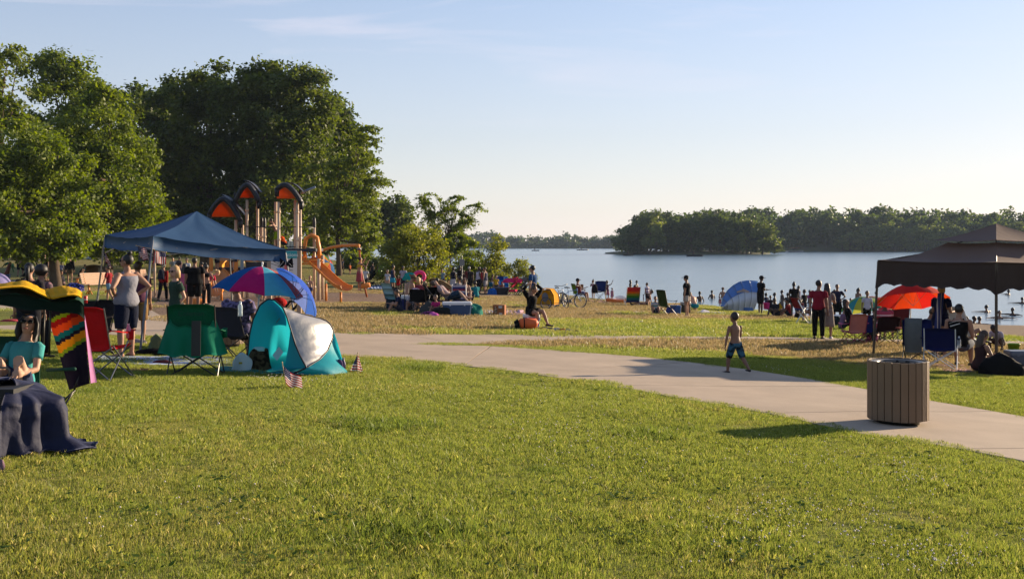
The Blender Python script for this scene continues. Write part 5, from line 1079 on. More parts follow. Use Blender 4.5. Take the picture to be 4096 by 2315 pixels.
# ---- stroller handle behind the tent
t = thing('stroller', 'black stroller with a red hood peeking over the pop-up tent', 'stroller', GY(1160, 18.3), 0)
k0 = Vector(t.location)
m = MB(); m.tube([A(1140, 1232, 18.3) - k0, A(1160, 1205, 18.3) - k0, A(1195, 1208, 18.3) - k0, A(1182, 1228, 18.3) - k0, A(1150, 1262, 18.3) - k0], .022, 8); m.obj('handle', paint((14, 13, 14), .6), t, True)
m = MB(); m.ell(A(1115, 1212, 18.4) - k0, (.14, .14, .10), 12, 8); m.obj('hood', fab((170, 20, 24), .1), t, True)
m = MB(); m.grid([[(-.22 + .44 * u, -.1 + .5 * v, .38 + .2 * v ** 3) for v in np.linspace(0, 1, 6)] for u in (0, .5, 1)], .04); m.obj('seat', fab((20, 20, 22), 0), t, True)
for x in (-.25, .25):
    for y in (-.25, .35): m = MB(); m.tube([(x + .13 * math.cos(a), y, .13 + .13 * math.sin(a)) if False else (x, y + .13 * math.cos(a), .13 + .13 * math.sin(a)) for a in np.linspace(0, 6.283, 17)], .018, 6, cap=False); m.bar((x, y, .13), (x * .9, y * .2, .4), .02, .02); m.obj('wheel', BLACKM, t, True)
# ---- teal pop-up tent
teal = mat('tent_teal', (.016, .38, .46), .5, .08, 3, .35, trans=.45, bump=.25, bscale=8); silver = mat('tent_silver', (.33, .32, .31), .42, .06, 4, .5, metal=.25, bump=.5, bscale=7); trim = paint((16, 20, 34), .5)
t0 = G(1180, 1492); t = thing('popup_tent', 'turquoise and silver pop-up beach tent open to the left', 'tent', t0)
def crv(pts): return [A(*q) - t0 for q in pts]
r1 = crv([(984, 1490, 16.95), (986, 1455, 16.95), (990, 1420, 16.95), (998, 1337, 16.95), (1012, 1277, 16.95), (1039, 1220, 16.95), (1073, 1195, 16.9), (1099, 1201, 16.88), (1130, 1228, 16.85), (1148, 1269, 16.8), (1163, 1318, 16.75), (1182, 1379, 16.7), (1201, 1424, 16.6), (1226, 1470, 16.5)])
r2 = crv([(1130, 1228, 16.86), (1175, 1246, 17.05), (1228, 1262, 17.2), (1296, 1278, 17.35), (1318, 1292, 17.4), (1333, 1322, 17.4), (1330, 1352, 17.35), (1311, 1401, 17.1), (1281, 1435, 16.8), (1226, 1470, 16.5), (1175, 1493, 16.45)])
def rs(P, n_): return [Vector(v) for v in resample(P, n_)]
m = MB(); m.tube(rs(r1, 60), .013, 7); m.obj('hoop', trim, t, True)
m = MB(); m.tube(rs(r2, 50), .013, 7); m.obj('hoop', trim, t, True)
a_ = rs(r1[8:], 24); b_ = rs(r2[:10], 24); m = MB(); P = []
for i in range(24):
    row = []
    for j in range(21):
        v = j / 20; q = a_[i] * (1 - v) + b_[i] * v; bul = .10 * math.sin(math.pi * v) * math.sin(math.pi * min(1, i / 23 * 1.1)) + .014 * math.sin(i * 1.9 + v * 3) * math.sin(math.pi * v) * (.3 + v)
        row.append(tuple(q + Vector((.2, -.8, .5)) * bul))
    P.append(row)
m.grid(P); m.obj('silver_panel', silver, t, True)
# interior bowl
cen = A(1105, 1400, 17.45) - t0; rr_ = rs(r1, 34); rr_ += [rr_[-1] * (1 - q / 6) + rr_[0] * (q / 6) for q in range(1, 7)]; m = MB(); P = []
for i in range(40):
    row = []
    for j in range(12):
        v = j / 11; q = rr_[i] * (1 - v) + cen * v; row.append(tuple(q + Vector((0, .32 * math.sin(math.pi * min(1, v * 1.0) * .5) * (1 - v), 0)) + Vector((0, .25 * math.sin(math.pi * v), 0))))
    P.append(row)
m.grid(P); m.obj('back_wall', teal, t, True)
m = MB(); g1, g2, g3 = G(1240, 1500) - t0, G(1345, 1500) - t0, G(1400, 1494) - t0
lowarc = rs(r2[5:], 20); gl = rs([A(1372, 1448, 17.3) - t0, G(1385, 1482) - t0, G(1400, 1495) - t0, G(1330, 1502) - t0, G(1240, 1502) - t0, G(1180, 1498) - t0], 20)
P = [[tuple(lowarc[i] * (1 - v) + gl[i] * v + Vector((.1, -.3, .1)) * (.12 * math.sin(math.pi * v)) + Vector((0, .012 * math.sin(i * 2.3 + v * 5), 0))) for v in np.linspace(0, 1, 10)] for i in range(20)]
m.grid(P); m.obj('side_panel', teal, t, True)
m = MB(); P = [[tuple(a_[i] * (1 - v) + (A(1165 - i * 1.4, 1330 + i * 7.0, 16.86) - t0) * v) for v in np.linspace(0, 1, 5)] for i in range(8, 24)]; m.grid(P); m.obj('door_flap', teal, t, True)
fl = [G(860, 1490), G(1240, 1500), G(1230, 1478), G(880, 1474)]; m = MB(); P = [[tuple(((fl[0] * (1 - u) + fl[1] * u) * (1 - v) + (fl[3] * (1 - u) + fl[2] * u) * v) - t0 + Vector((0, 0, .035 + .01 * math.sin(u * 20)))) for v in np.linspace(0, 1, 4)] for u in np.linspace(0, 1, 24)]; m.grid(P, .03); m.obj('floor_mat', teal, t, True)
m = MB(); m.grid([[tuple(A(1090 + 26 * u + 18 * v, 1420 - 34 * u + 22 * v, 16.95) - t0) for v in (0, .5, 1)] for u in (0, .5, 1)], .003); m.obj('care_label', mat('label_pale', (.35, .6, .65), .7, .1, 6), t)
lump('white_carrier_bag', 'white plastic carrier bag at the tent opening', 'bag', G(968, 1488), .15, .08, .27, mat('bag_white', (.45, .60, .63), .6, .15, 6, .3, trans=.3), 21, flat=.3, fold=.15)
m = MB(); m.box((0, -.092, .15), (.05, .004, .03)); o = m.obj('bag_print', paint((150, 150, 40), .6)); o.parent = bpy.data.objects['white_carrier_bag']
lump('camouflage_bag', 'dark camouflage tote bag in the tent opening', 'bag', G(1040, 1486), .17, .10, .34, mat('camo', (.028, .026, .014), .9, .75, 14, .1), 22, flat=.28, fold=.1)
lump('towel_roll', 'pale towel poking out of the camouflage bag', 'towel', Vector(G(1040, 1486)) + Vector((-.02, 0, .32)), .10, .06, .06, fab((140, 190, 190), 0), 23)
bottle('purple drink bottle beside the pop-up tent\'s back corner', G(1373, 1492), .24, (60, 40, 90), (140, 140, 150), name='drink_bottle', clear=False)
lump('string_bag', 'small purple and white cord bag by the tent\'s back corner', 'bag', G(1358, 1492), .07, .05, .2, fab((96, 80, 120), .2), 24, flat=.4)
g = G(1147, 1556); flag('American flag drooping to the right on a short stick before the tent', Vector((g.x - .055, g.y, g.z + .34)), lambda u, v: (.25 * u + .03 * v, .02 * math.sin(u * 9 + v * 2), -.02 - v * (.23 - .02 * u) - .165 * u - .02 * math.sin(u * 4)), ((-.006, 0, .02), (.055, 0, -.34)))
g = G(1428, 1490); flag('American flag draped on a short stick right of the tent', Vector((g.x + .012, g.y, g.z + .30)), lambda u, v: ((-.115 * v * (1 - u * 2) if u < .5 else .10 * (u - .5) * 2 * (.25 + v * .75)) - .008, -.02 - .03 * math.sin(u * 9), -.02 - v * .26 - .02 * u), ((0, 0, .012), (-.012, 0, -.30)))
# ================================================================ FAR LEFT FOREGROUND: canopy chair, seated woman, towels, blanket
cg = G(95, 1760); cg = GY(95, 11.9)
t = thing('canopy_chair', 'dark green canopy chair at the left edge with towels on its roof', 'chair', cg, 0); k0 = Vector(cg)
dgreen = mat('canvas_green', (.008, .050, .032), .8, .15, 6, .2, bump=.2, bscale=20)
front = [(-160, 1215, 11.6), (-80, 1185, 11.5), (0, 1180, 11.45), (60, 1172, 11.4), (100, 1178, 11.4), (150, 1190, 11.4), (205, 1206, 11.4), (250, 1204, 11.4), (300, 1196, 11.4), (325, 1205, 11.45), (336, 1222, 11.5)]
backe = [(-160, 1180, 12.3), (-80, 1160, 12.3), (0, 1152, 12.3), (60, 1148, 12.3), (110, 1158, 12.3), (160, 1176, 12.3), (205, 1182, 12.3), (250, 1170, 12.2), (290, 1172, 12.1), (318, 1186, 12.0), (334, 1206, 11.9)]
fa_, ba_ = rs([A(*q) - k0 for q in front], 34), rs([A(*q) - k0 for q in backe], 34)
m = MB(); m.grid([[tuple(fa_[i] * (1 - v) + ba_[i] * v + Vector((0, 0, .05 * math.sin(math.pi * v)))) for v in np.linspace(0, 1, 9)] for i in range(34)], .008); m.obj('canopy', dgreen, t, True)
# hanging front flap in darker cloth that paints in the shade under the canopy
m = MB(); m.grid([[tuple(fa_[i] + Vector((0, .03 * v + .015 * math.sin(i * .9), -v * (.13 + .03 * math.sin(i * .45))))) for v in np.linspace(0, 1, 5)] for i in range(34)], .006); m.obj('canopy_flap', mat('canvas_shaded', (.004, .014, .010), .9, .15, 6, .1), t, True)
m = MB(); m.ell(A(312, 1220, 11.55) - k0, (.055, .05, .045), 12, 8); m.obj('canopy_end', dgreen, t, True)
for (a, b) in (((203, 1206, 11.5), (196, 1420, 11.5)), ((178, 1225, 12.1), (172, 1420, 12.1)), ((318, 1500, 11.7), (296, 1562, 11.7)), ((296, 1562, 11.7), (238, 1652, 11.6)), ((255, 1600, 11.6), (300, 1560, 11.7)), ((-30, 1200, 11.9), (-30, 1500, 11.9))):
    m = MB(); m.tube([A(*a) - k0, A(*b) - k0], .011, 7); m.obj('frame_tube', paint((60, 58, 54), .4, .5), t, True)
m = MB(); m.grid([[tuple(A(-60 + 220 * u, 1345 + 230 * v, 12.3 - .15 * v) - k0) for v in np.linspace(0, 1, 6)] for u in np.linspace(0, 1, 8)], .012); m.obj('backrest', dgreen, t, True)
m = MB(); m.grid([[tuple(A(-40 + 300 * u, 1590 + 30 * v, 12.2 - .5 * v) - k0) for v in np.linspace(0, 1, 5)] for u in np.linspace(0, 1, 6)], .012); m.obj('seat', dgreen, t, True)
m = MB(); m.tube([A(190, 1480, 11.9) - k0, A(300, 1475, 11.5) - k0], .018, 8); m.obj('armrest', dgreen, t, True)
# towels thrown over the roof
def roof_cloth(name, label, top, bot, m_, Y0, Y1, seed):
    a = rs([A(x, y, Y1) for x, y in top], 22); b = rs([A(x, y, Y0) for x, y in bot], 22); o = a[11].copy(); P = []
    for i in range(22):
        P.append([tuple(a[i] * (1 - v) + b[i] * v - o + Vector((0, 0, .035 * math.sin(math.pi * v) +   .028 * (float(noise2(i * .35, v * 2.2, seed, .5)) - .5) * math.sin(math.pi * v)))) for v in np.linspace(0, 1, 9)])
    mm = MB(); mm.grid(P, .012); ob = mm.obj(name, m_, None, True); ob.location = o; return tag(ob, label, 'towel', 'towels on the canopy chair')
yel = mat('towel_yellow', (.60, .33, .010), .9, .18, 5, .1, trans=.2, bump=.4, bscale=30)
roof_cloth('yellow_towel', 'plain yellow towel over the left part of the chair canopy', [(-40, 1148), (0, 1143), (60, 1138), (100, 1134), (130, 1144), (160, 1160), (200, 1178)], [(-40, 1164), (0, 1156), (50, 1151), (90, 1150), (120, 1158), (155, 1176), (200, 1196)], yel, 11.35, 12.2, 1)
roof_cloth('yellow_towel', 'yellow print towel over the right part of the chair canopy', [(158, 1166), (190, 1160), (235, 1148), (270, 1152), (300, 1162), (318, 1172), (327, 1184)], [(205, 1194), (215, 1196), (240, 1190), (270, 1184), (295, 1182), (312, 1186), (326, 1196)], yel, 11.33, 12.15, 4)
sk_ = A(250, 1166, 11.6); m = MB(); m.grid([[(.045 * (u - .5) * 2 + .03 * v, -.01 * v, .02 * u - .05 * v) for v in (0, .5, 1)] for u in (0, .5, 1)], .004); o = m.obj('magazine', mat('magazine_cover', (.18, .2, .42), .5, .3, 20)); o.location = sk_; tag(o, 'folded blue magazine lying on the yellow print towel', 'magazine')
# striped towel hanging down
cols = {'k': (26, 18, 34), 'g': (120, 140, 20), 'r': (150, 16, 16), 'o': (225, 70, 16), 't': (16, 96, 96), 'y': (225, 135, 12), 'p': (170, 110, 160)}
names = list(cols); mats_ = [fab(cols[k], .12) for k in names]
NU, NV = 12, 44; vs, fs, mi = [], [], []; orgT = A(250, 1210, 11.75)
tl, tr_, br_, bl = A(176, 1216, 11.75), A(330, 1208, 11.6), A(362, 1532, 11.65), A(274, 1560, 11.8)
seq = 'kkkkkggrrrooootttkkyyyyggkkkkkkkkkkkkkkkkkkkkkkkkkkkkkkkk'
for i in range(NU + 1):
    u = i / NU
    for j in range(NV + 1):
        v = j / NV; q = (tl * (1 - u) + tr_ * u) * (1 - v) + (bl * (1 - u) + br_ * u) * v - orgT
        vs.append(q + Vector((.0, .02 * math.sin(u * 9 + v * 2) - .03 * math.sin(math.pi * u), -.03 * math.sin(math.pi * u) * (1 - v)))) 
for i in range(NU):
    st = int((NU - 1 - i) * .62)
    for j in range(NV):
        fs.append((i * (NV + 1) + j, (i + 1) * (NV + 1) + j, (i + 1) * (NV + 1) + j + 1, i * (NV + 1) + j + 1))
        mi.append(names.index(seq[max(0, min(len(seq) - 1, j - st + 4))]))
o = fin('striped_towel', vs, fs, mats_, None, mi, True); o.location = orgT; tag(o, 'dark towel with red, orange, teal and yellow stripes hanging from the chair canopy', 'towel', 'towels on the canopy chair')
m = MB(); m.grid([[tuple((tr_ * (1 - v) + br_ * v) * (1 - u) + (A(331, 1225, 11.7) * (1 - v) + A(386, 1528, 11.8) * v) * u - orgT) for v in np.linspace(0, 1, 10)] for u in (0, .5, 1)], .004); m.obj('towel_back', fab((178, 120, 165), .2), o, True)
# seated woman
pw, J = person('young woman in sunglasses and a pale teal tee sitting in the canopy chair', GY(70, 11.95, -.0), 1.68, 172, 'sit', sk='a', fem=1, top=('tee', (74, 160, 160)), bot=('shorts', (60, 70, 100)), hair=('longf', 'black'), glasses=1, near=1, head=(14, 0), shoes=None, lean=-18, pz=.125, lL=((-.16, .55, .80), (-.02, .12, -1)), lR=((-.04, .60, .74), (-.02, .12, -1)))
# navy blanket over a black bag with a silver handle
velour = mat('velour_navy', (.004, .006, .028), .7, .35, 9, .3, bump=.5, bscale=12)
vb = velour.node_tree.nodes['Principled BSDF']; vb.inputs['Sheen Weight'].default_value = .12; vb.inputs['Sheen Tint'].default_value = (.5, .55, .9, 1); vb.inputs['Sheen Roughness'].default_value = .35
bg_ = G(60, 1800); 
def bl_pt(a, v):
    """a: angle round the load, v: 0 top .. 1 ground"""
    k = min(1, max(0, (v - .12) / .5)); fold = math.sin(a * 5 + 1.2 + v) * .6 + math.sin(a * 9.3 + v * 3) * .45 + math.sin(a * 15 - v * 2) * .2
    r_ = .03 + .36 * min(1, v * 2.3) ** .75 + .13 * v * v + .10 * fold * k + .30 * max(0, math.cos(a - .12)) ** 8 * max(0, v - .86) / .14
    z = (.57 + .05 * math.cos(a - 2.8)) * (1 - min(1, v / .97) ** 2.1) + .05 * fold * (1 - v) * k + .02 * math.sin(a * 6 + v * 14) * k * (1 - v)
    cr_ = lambda s, q: abs(float(noise2(a * q, v * q * .8, s, .5)) - .5)
    r_ += (.10 * (.28 - cr_(3, 1.6)) + .05 * (.25 - cr_(5, 3.7))) * k
    return (r_ * math.cos(a) * .86, r_ * math.sin(a) * .85, max(.012 + .03 * abs(math.sin(a * 9)), z))
P = [[bl_pt(a, v) for v in np.linspace(0, 1, 44)] for a in np.linspace(R(-78), R(200), 130)]
m = MB(); m.grid(P, .012); o = m.obj('navy_blanket', velour, None, True); o.location = bg_ + Vector((-.02, .0, 0)); tag(o, 'navy velour blanket draped to the ground at the left edge', 'blanket')
t = thing('wheeled_bag', 'black bag with a silver handle loop under the navy blanket', 'bag', bg_ + Vector((-.13, -.05, 0)))
m = MB(); m.box((0, 0, .30), (.46, .40, .52)); m.obj('body', mat('nylon_black', (.012, .012, .014), .6, .3, 12), t)
m = MB(); m.tube([(-.16, -.215, .14), (-.15, -.225, .32), (-.10, -.23, .38), (.02, -.23, .39), (.08, -.225, .37)], .007, 8); m.obj('handle', STEEL, t, True)
m = MB(); m.ell((.10, -.205, .34), (.035, .006, .02), 10, 6); m.obj('badge', paint((150, 150, 160), .3), t, True)
t = thing('side_table', 'corner of a white plastic side table at the left edge', 'table', A(10, 1640, 11.2)); k1 = Vector(t.location)
m = MB(); m.box(A(5, 1634, 11.2) - k1 + Vector((-.05, 0, 0)), (.26, .3, .05)); m.obj('table_top', WHITEP, t); m = MB(); m.box((-.06, .1, -.2), (.04, .04, .36)); m.obj('leg', WHITEP, t)
m = MB(); m.tube([A(-20, 1470, 11.7) - k1 + Vector((0, 0, 0)), A(30, 1470, 11.7) - k1, A(38, 1478, 11.7) - k1, A(38, 1510, 11.7) - k1], .012, 8); o = m.obj('chair_arm_frame', paint((120, 110, 100), .4, .4), None, True); o.location = k1; tag(o, 'bent metal chair arm at the left edge beside the teal tee', 'chair')
lump('sandal', 'brown sandal lying at the foot of the navy blanket', 'shoe', G(14, 1790), .09, .05, .05, fab((150, 110, 80), 0), 31)
lump('small_toy', 'small pink and grey toy in the grass at the left edge', 'toy', G(4, 1885), .03, .03, .09, fab((120, 96, 110), 0), 32)
# two people behind the canopy
person('long haired woman with her back turned just behind the chair canopy', GY(115, 17.2), 1.50, 10, 'stand', sk='b', fem=1, build=1.2, top=('tee', (44, 40, 44)), bot=('pants', (30, 30, 36)), hair=('pony', 'black'), group=PP)
person('dark haired person in a striped top just behind the chair canopy', GY(160, 17.6), 1.46, -20, 'stand', sk='c', build=1.2, fem=1, top=('tee', mat('stripe_mauve', (.2, .1, .12), .9, stripes=(0, .06, 0, [((.2, .1, .12), 0), ((.09, .06, .07), .5)]))), bot=('pants', (30, 30, 36)), hair=('afro', 'black'), group=PP)
lump('paper_plate', 'red and white paper plate held beneath the chair canopy', 'plate', A(40, 1285, 15.5), .12, .08, .03, fab((160, 60, 66), 0), 33)
# ================================================================ PLAYGROUND, sign, benches
TAN = paint((205, 178, 150), .5); ORG = mat('play_orange', (.62, .20, .025), .5, .12, 3, .4); ORGT = mat('roof_orange', (.72, .19, .02), .55, .15, 8, .4, trans=.35); CAP = paint((20, 22, 30), .5); DKB = paint((24, 34, 52), .5)
PY = 47.0; pgl = GY(1080, PY); t = thing('play_structure', 'playground tower with three orange roofs, tan posts and orange slides', 'playground', pgl); k0 = Vector(pgl)
def L_(px, py, Y=PY): return A(px, py, Y) - k0
def gnd(px, Y): return GY(px, Y) - k0
def post(px, top, Y, r_=.062, cap=True, knob=True):
    b = gnd(px, Y); a = L_(px, top, Y); m = MB(); m.tube([b - Vector((0, 0, .1)), a], r_, 10); o = m.obj('post', TAN, t, True)
    if cap: m = MB(); m.lathe([(r_ * 1.15, 0), (r_ * 1.15, .22), (r_ * .9, .38), (r_ * .3, .46), (.001, .46)], 10); c_ = m.obj('post_cap', CAP, o, True); c_.location = a - Vector((0, 0, .02))
    for py in ((top + 40, top + 150, top + 240) if knob else ()):
        m = MB(); q = L_(px, py, Y)
        if q.z > b.z + .3: m.lathe([(r_, -.05), (r_ * 1.3, -.04), (r_ * 1.3, .04), (r_, .05)], 10); o2 = m.obj('clamp', TAN, o, True); o2.location = q
    return o
for px, top, Y in ((988, 800, 46.6), (1030, 790, 47.2), (1103, 808, 47.8), (1115, 808, 46.4), (1181, 800, 47.6), (1189, 810, 46.4), (1201, 790, 47.4), (943, 880, 46.8), (970, 900, 47.4), (880, 940, 47.5), (845, 960, 48.2)): post(px, top, Y, cap=False)
for px, top, Y in ((1058, 908, 47), (1047, 908, 48), (1257, 908, 47), (1275, 1035, 46.0), (1291, 1020, 46.8)): post(px, top, Y, r_=.062 if px != 1275 else .07, cap=px < 1270)
for px, top in ((939, 770), (1032, 760), (1190, 760), (1199, 755)):
    m = MB(); a = L_(px, top + 25, 47.3); m.tube([a, a + Vector((0, 0, .18)), a + Vector((0, 0, .26))], [.05, .045, .015], 8); m.obj('post_cap', CAP, t, True)
def roof(x0, x1, ytop, ybot, xp, Yf, dY, tail):
    """arched roof: dark rim arches front and back, orange vault between, pointed right eave"""
    rt_ = bpy.data.objects.new('roof', None); COL.objects.link(rt_); rt_.parent = t
    def arc(Y, s=1.0, n_=17):
        o_ = []
        for k in range(n_):
            u = k / (n_ - 1); x = x0 + (x1 - x0) * u; c = abs(u - (xp - x0) / (x1 - x0)) / max((xp - x0) / (x1 - x0), 1 - (xp - x0) / (x1 - x0)); y = ytop + (ybot - ytop) * c ** 1.7; o_.append(L_(x, y, Y))
        return o_
    f_, b_ = arc(Yf), arc(Yf + dY); m = MB(); m.grid([f_, [a * .5 + b * .5 + Vector((0, 0, .05)) for a, b in zip(f_, b_)], b_], .03); m.obj('roof_vault', ORGT, rt_, True)
    for P in (f_, b_): m = MB(); m.tube([q + Vector((0, 0, .04)) for q in P], [(.11, .17)] * len(P), 8, up=(0, 1, 0)); m.obj('roof_rim', CAP, rt_, True)
    e = L_(tail[0], tail[1], Yf + dY * .5); tp = (f_[8] + b_[8]) / 2; m = MB()
    m.grid([[tuple(tp * (1 - u) + e * u + Vector((0, w_ * (1 - .5 * u), .24 + .10 * math.sin(math.pi * u)))) for w_ in (-.55, 0, .55)] for u in np.linspace(0, 1, 8)], .05); m.obj('roof_hood', CAP, rt_, True)
    m = MB(); zb = min(b_[0].z, b_[-1].z) + .22
    m.grid([[(q.x, q.y - .05, min(zb, q.z - .02)), (q.x, q.y - .05, (max(q.z, zb) + zb) / 2), (q.x, q.y - .05, max(q.z, zb))] for q in b_], .02); m.obj('roof_back', ORGT, rt_, True)
    for P in (f_,):
        for q in (P[0], P[-1]): m = MB(); m.tube([q + Vector((0, 0, .1)), q - Vector((0, 0, .25))], [(.11, .14), (.085, .1)], 8, up=(0, 1, 0)); m.obj('roof_foot', CAP, rt_, True)
roof(940, 1036, 744, 812, 988, 46.4, 1.6, (1045, 790)); roof(1108, 1205, 744, 815, 1138, 46.2, 1.6, (1217, 790)); roof(838, 962, 800, 888, 893, 46.3, 1.7, (982, 880))
# decks, rails, panels
for (xa, xb, y, nm) in ((860, 1060, 1075, 'deck'), (1095, 1265, 1000, 'deck')):
    m = MB(); a, b = L_(xa, y, 46.4), L_(xb, y, 46.4); m.box((a + b) / 2 + Vector((0, .8, 0)), ((b - a).length, 1.8, .12)); m.obj(nm, DKB, t)
def rail(nm, pts, r_, mt, n_=8): m = MB(); m.tube([L_(*q) for q in pts], r_, n_); return m.obj(nm, mt, t, True)
for y in (905, 985): rail('rail', [(985, y, 46.5), (1060, y + 4, 46.8), (1115, y + 4, 46.6), (1190, y + 2, 46.5), (1255, y + 6, 46.9)], .018, BLACKM)
for x in range(1070, 1180, 13): rail('rope', [(x, 908, 46.8), (x, 985, 46.8)], .009, BLACKM, 5)
rail('rail', [(980, 1043, 46.3), (1080, 1040, 46.3)], .045, ORG); rail('rail', [(1205, 1040, 46.2), (1290, 1042, 46.0)], .04, ORG); rail('rail', [(1205, 1055, 46.2), (1280, 1055, 46.0)], .04, ORG)
m = MB(); a = L_(985, 1075, 46.5); b = L_(1075, 1050, 46.5); m.box(((a + b) / 2), ((b - a).x, .06, .30)); m.obj('barrier_panel', DKB, t)
for x0_, x1_ in ((838, 852), (936, 952), (962, 975)): m = MB(); a = L_(x0_, 1085, 46.2); b = L_(x1_, 1025, 46.2); m.box((a + b) / 2, (b.x - a.x, .05, b.z - a.z)); m.obj('side_panel', ORG if x0_ < 960 else paint((120, 140, 150), .4), t)
m = MB(); m.tube([L_(900, 1098, 46.9), L_(893, 1075, 46.8), L_(892, 1055, 46.7), L_(905, 1042, 46.7)], [(.02, .22), (.02, .26), (.02, .22), (.02, .10)], 8, up=(0, 1, 0)); m.obj('climber_curve', mat('play_yellow', (.75, .33, .03), .5, .1, 4, .4), t, True)
m = MB(); m.box(L_(900, 1060, 47.2), (.75, .1, .75)); m.obj('climber_panel', ORG, t)
# slides: curved trough with raised sides
def slide(nm, pts, w_, wall, mt, legs=()):
    so_ = bpy.data.objects.new(nm, None); COL.objects.link(so_); so_.parent = t; C = [L_(*q) for q in pts]; C = rs(C, 22)
    P = []
    for i, c in enumerate(C):
        d = C[min(i + 1, 21)] - C[max(i - 1, 0)]; sd = Vector((d.y, -d.x, 0)); sd = sd.normalized() if sd.length > 1e-4 else Vector((0, -1, 0)); up = sd.cross(d).normalized(); up = up if up.z > 0 else -up
        P.append([tuple(c + sd * (w_ / 2 * math.sin(a)) + up * (wall * (1 - math.cos(a)) )) for a in np.linspace(-1.75, 1.75, 11)])
    m = MB(); m.grid(P, .03); m.obj('trough', mt, so_, True)
    for (q, Y) in legs:
        m = MB(); a = L_(q[0], q[1], Y); m.tube([a, Vector((a.x, a.y, (gnd(q[0], Y)).z - .05))], .05, 8); m.obj('slide_leg', ORG, so_, True)
    return so_
slide('slide', [(1225, 1042, 47.0), (1245, 1055, 46.6), (1280, 1085, 45.9), (1320, 1125, 45.2), (1350, 1150, 44.7), (1372, 1162, 44.3), (1388, 1164, 44.0)], .55, .20, ORG, (((1363, 1168), 44.5), ((1304, 1135), 45.6)))
m = MB(); m.tube([L_(*q) for q in ((1222, 1050, 46.8), (1218, 1000, 46.8), (1224, 955, 46.8), (1245, 940, 46.8), (1268, 950, 46.8), (1276, 990, 46.8), (1278, 1045, 46.8))], [(.09, .14)] * 7, 8, up=(0, 1, 0)); m.obj('slide_hood', ORG, t, True)
for k in range(5): rail('grip', [(1262 + 3 * k, 965 + 2 * k, 46.9), (1262 + 3 * k, 1010, 46.9)], .01, BLACKM, 5)
slide('slide', [(856, 1100, 46.0), (870, 1112, 45.0), (885, 1135, 44.2), (880, 1165, 43.4), (858, 1185, 42.8)], .7, .28, ORG, (((886, 1150), 44.0),))
slide('slide', [(905, 1120, 45.5), (885, 1145, 45.0), (850, 1175, 44.6), (836, 1188, 44.4)], .6, .22, ORG)
for x in (868, 874, 888): rail('ladder_bar', [(x, 1160, 44.6), (x, 1235, 44.6)], .025, ORG if x == 888 else TAN)
rail('arch_pole', [(1207, 775, 47.5), (1225, 763, 47.5), (1262, 748, 47.5)], .05, paint((120, 132, 140), .3, .5))
# ---- orange wheel spinner
s0 = GY(835, 40); t2 = thing('steering_toy', 'orange play steering wheel on a low orange frame', 'play toy', s0, 0, None); k1 = Vector(s0)
m = MB(); c_ = A(821, 1168, 40) - k1; m.tube([c_ + Vector((.18 * math.cos(a), 0, .18 * math.sin(a))) for a in np.linspace(0, 6.283, 25)], .025, 7, cap=False); m.tube([c_ - Vector((.16, 0, 0)), c_ + Vector((.16, 0, 0))], .02, 6); m.obj('wheel', ORG, t2, True)
m = MB(); m.tube([c_ - Vector((0, -.02, .15)), c_ - Vector((0, -.02, .75))], .04, 8); m.tube([c_ + Vector((-.45, 0, -.5)), c_ + Vector((.3, 0, -.5))], .05, 8); m.box(c_ + Vector((-.55, .1, -.4)), (.9, .12, .32)); m.obj('frame', ORG, t2, True)
for x in (-.4, -.2, .1): m = MB(); m.tube([c_ + Vector((x, .02, -.5)), Vector((c_.x + x, c_.y, -.05))], .035, 7); m.obj('leg', ORG, t2, True)
# ---- standing spinner with the girl
s1 = G(1466, 1188); t3 = thing('standing_spinner', 'tilted orange spinning pole with a footplate and an orange arm', 'play toy', s1); k1 = Vector(s1); Y1 = s1.y
def q1(px, py, dy=0): return A(px, py, Y1 + dy) - k1
m = MB(); m.tube([q1(1468, 1190), q1(1458, 1145), q1(1445, 1080), q1(1437, 1000)], .045, 9); m.obj('pole', mat('play_redbrown', (.35, .09, .02), .5, .1, 4), t3, True)
m = MB(); m.tube([q1(1435, 1145), q1(1480, 1140)], [.12, .12], 10); m.obj('footplate', ORG, t3, True)
m = MB(); m.tube([q1(1280, 1005, 1.5), q1(1320, 990, 1.2), q1(1370, 982, .8), q1(1420, 981, .3), q1(1434, 982)], [(.10, .07)] * 5, 8, up=(0, 0, 1)); m.tube([q1(1434, 980), q1(1437, 1004)], .06, 8); m.obj('arm', ORG, t3, True)
m = MB(); m.lathe([(.05, 0), (.09, .0), (.09, .10), (.05, .10)], 10); o = m.obj('bearing', STEEL, t3, True); o.location = q1(1437, 1000)
pers('girl in a yellow top and pink skirt gripping the standing spinner', 1437, 1166, 1014, -60, 'phone', sk='b', fem=1, top=('band', (200, 170, 60)), bot=('skirt', (160, 76, 84), .28), hair=('bun', 'black'), shoes=None, Y=Y1, h=1.6, z=float(gz(s1.x, s1.y)) + .28, aL=((-.1, .5, .2), (.1, .5, .9)), aR=((.1, .6, -.3), (-.1, .5, .9)))
KG = 'children on the playground'
pers('shirtless boy in lime green shorts with arms spread on the tower bridge', 1106, 985, 884, 90, 'spread', sk='b', Y=46.9, h=1.32, z=A(1106, 990, 46.9).z, bot=('long_shorts', (130, 160, 20)), hair=('short', 'brown'), shoes=None, group=KG, lean=22)
pers('boy in an orange tee crouching on the tower bridge', 1140, 990, 945, 60, 'squat', sk='b', Y=46.7, h=1.2, z=A(1140, 992, 46.7).z, top=('tee', (215, 84, 16)), bot=('shorts', (30, 30, 40)), hair=('short', 'black'), shoes=None, group=KG)
pers('child in black on the left deck beneath the tent edge', 868, 1098, 1018, -40, 'stand', sk='b', Y=46.0, h=1.15, z=L_(868, 1090, 46).z + k0.z, top=('tee', (26, 26, 32)), bot=('shorts', (30, 30, 40)), group=KG)
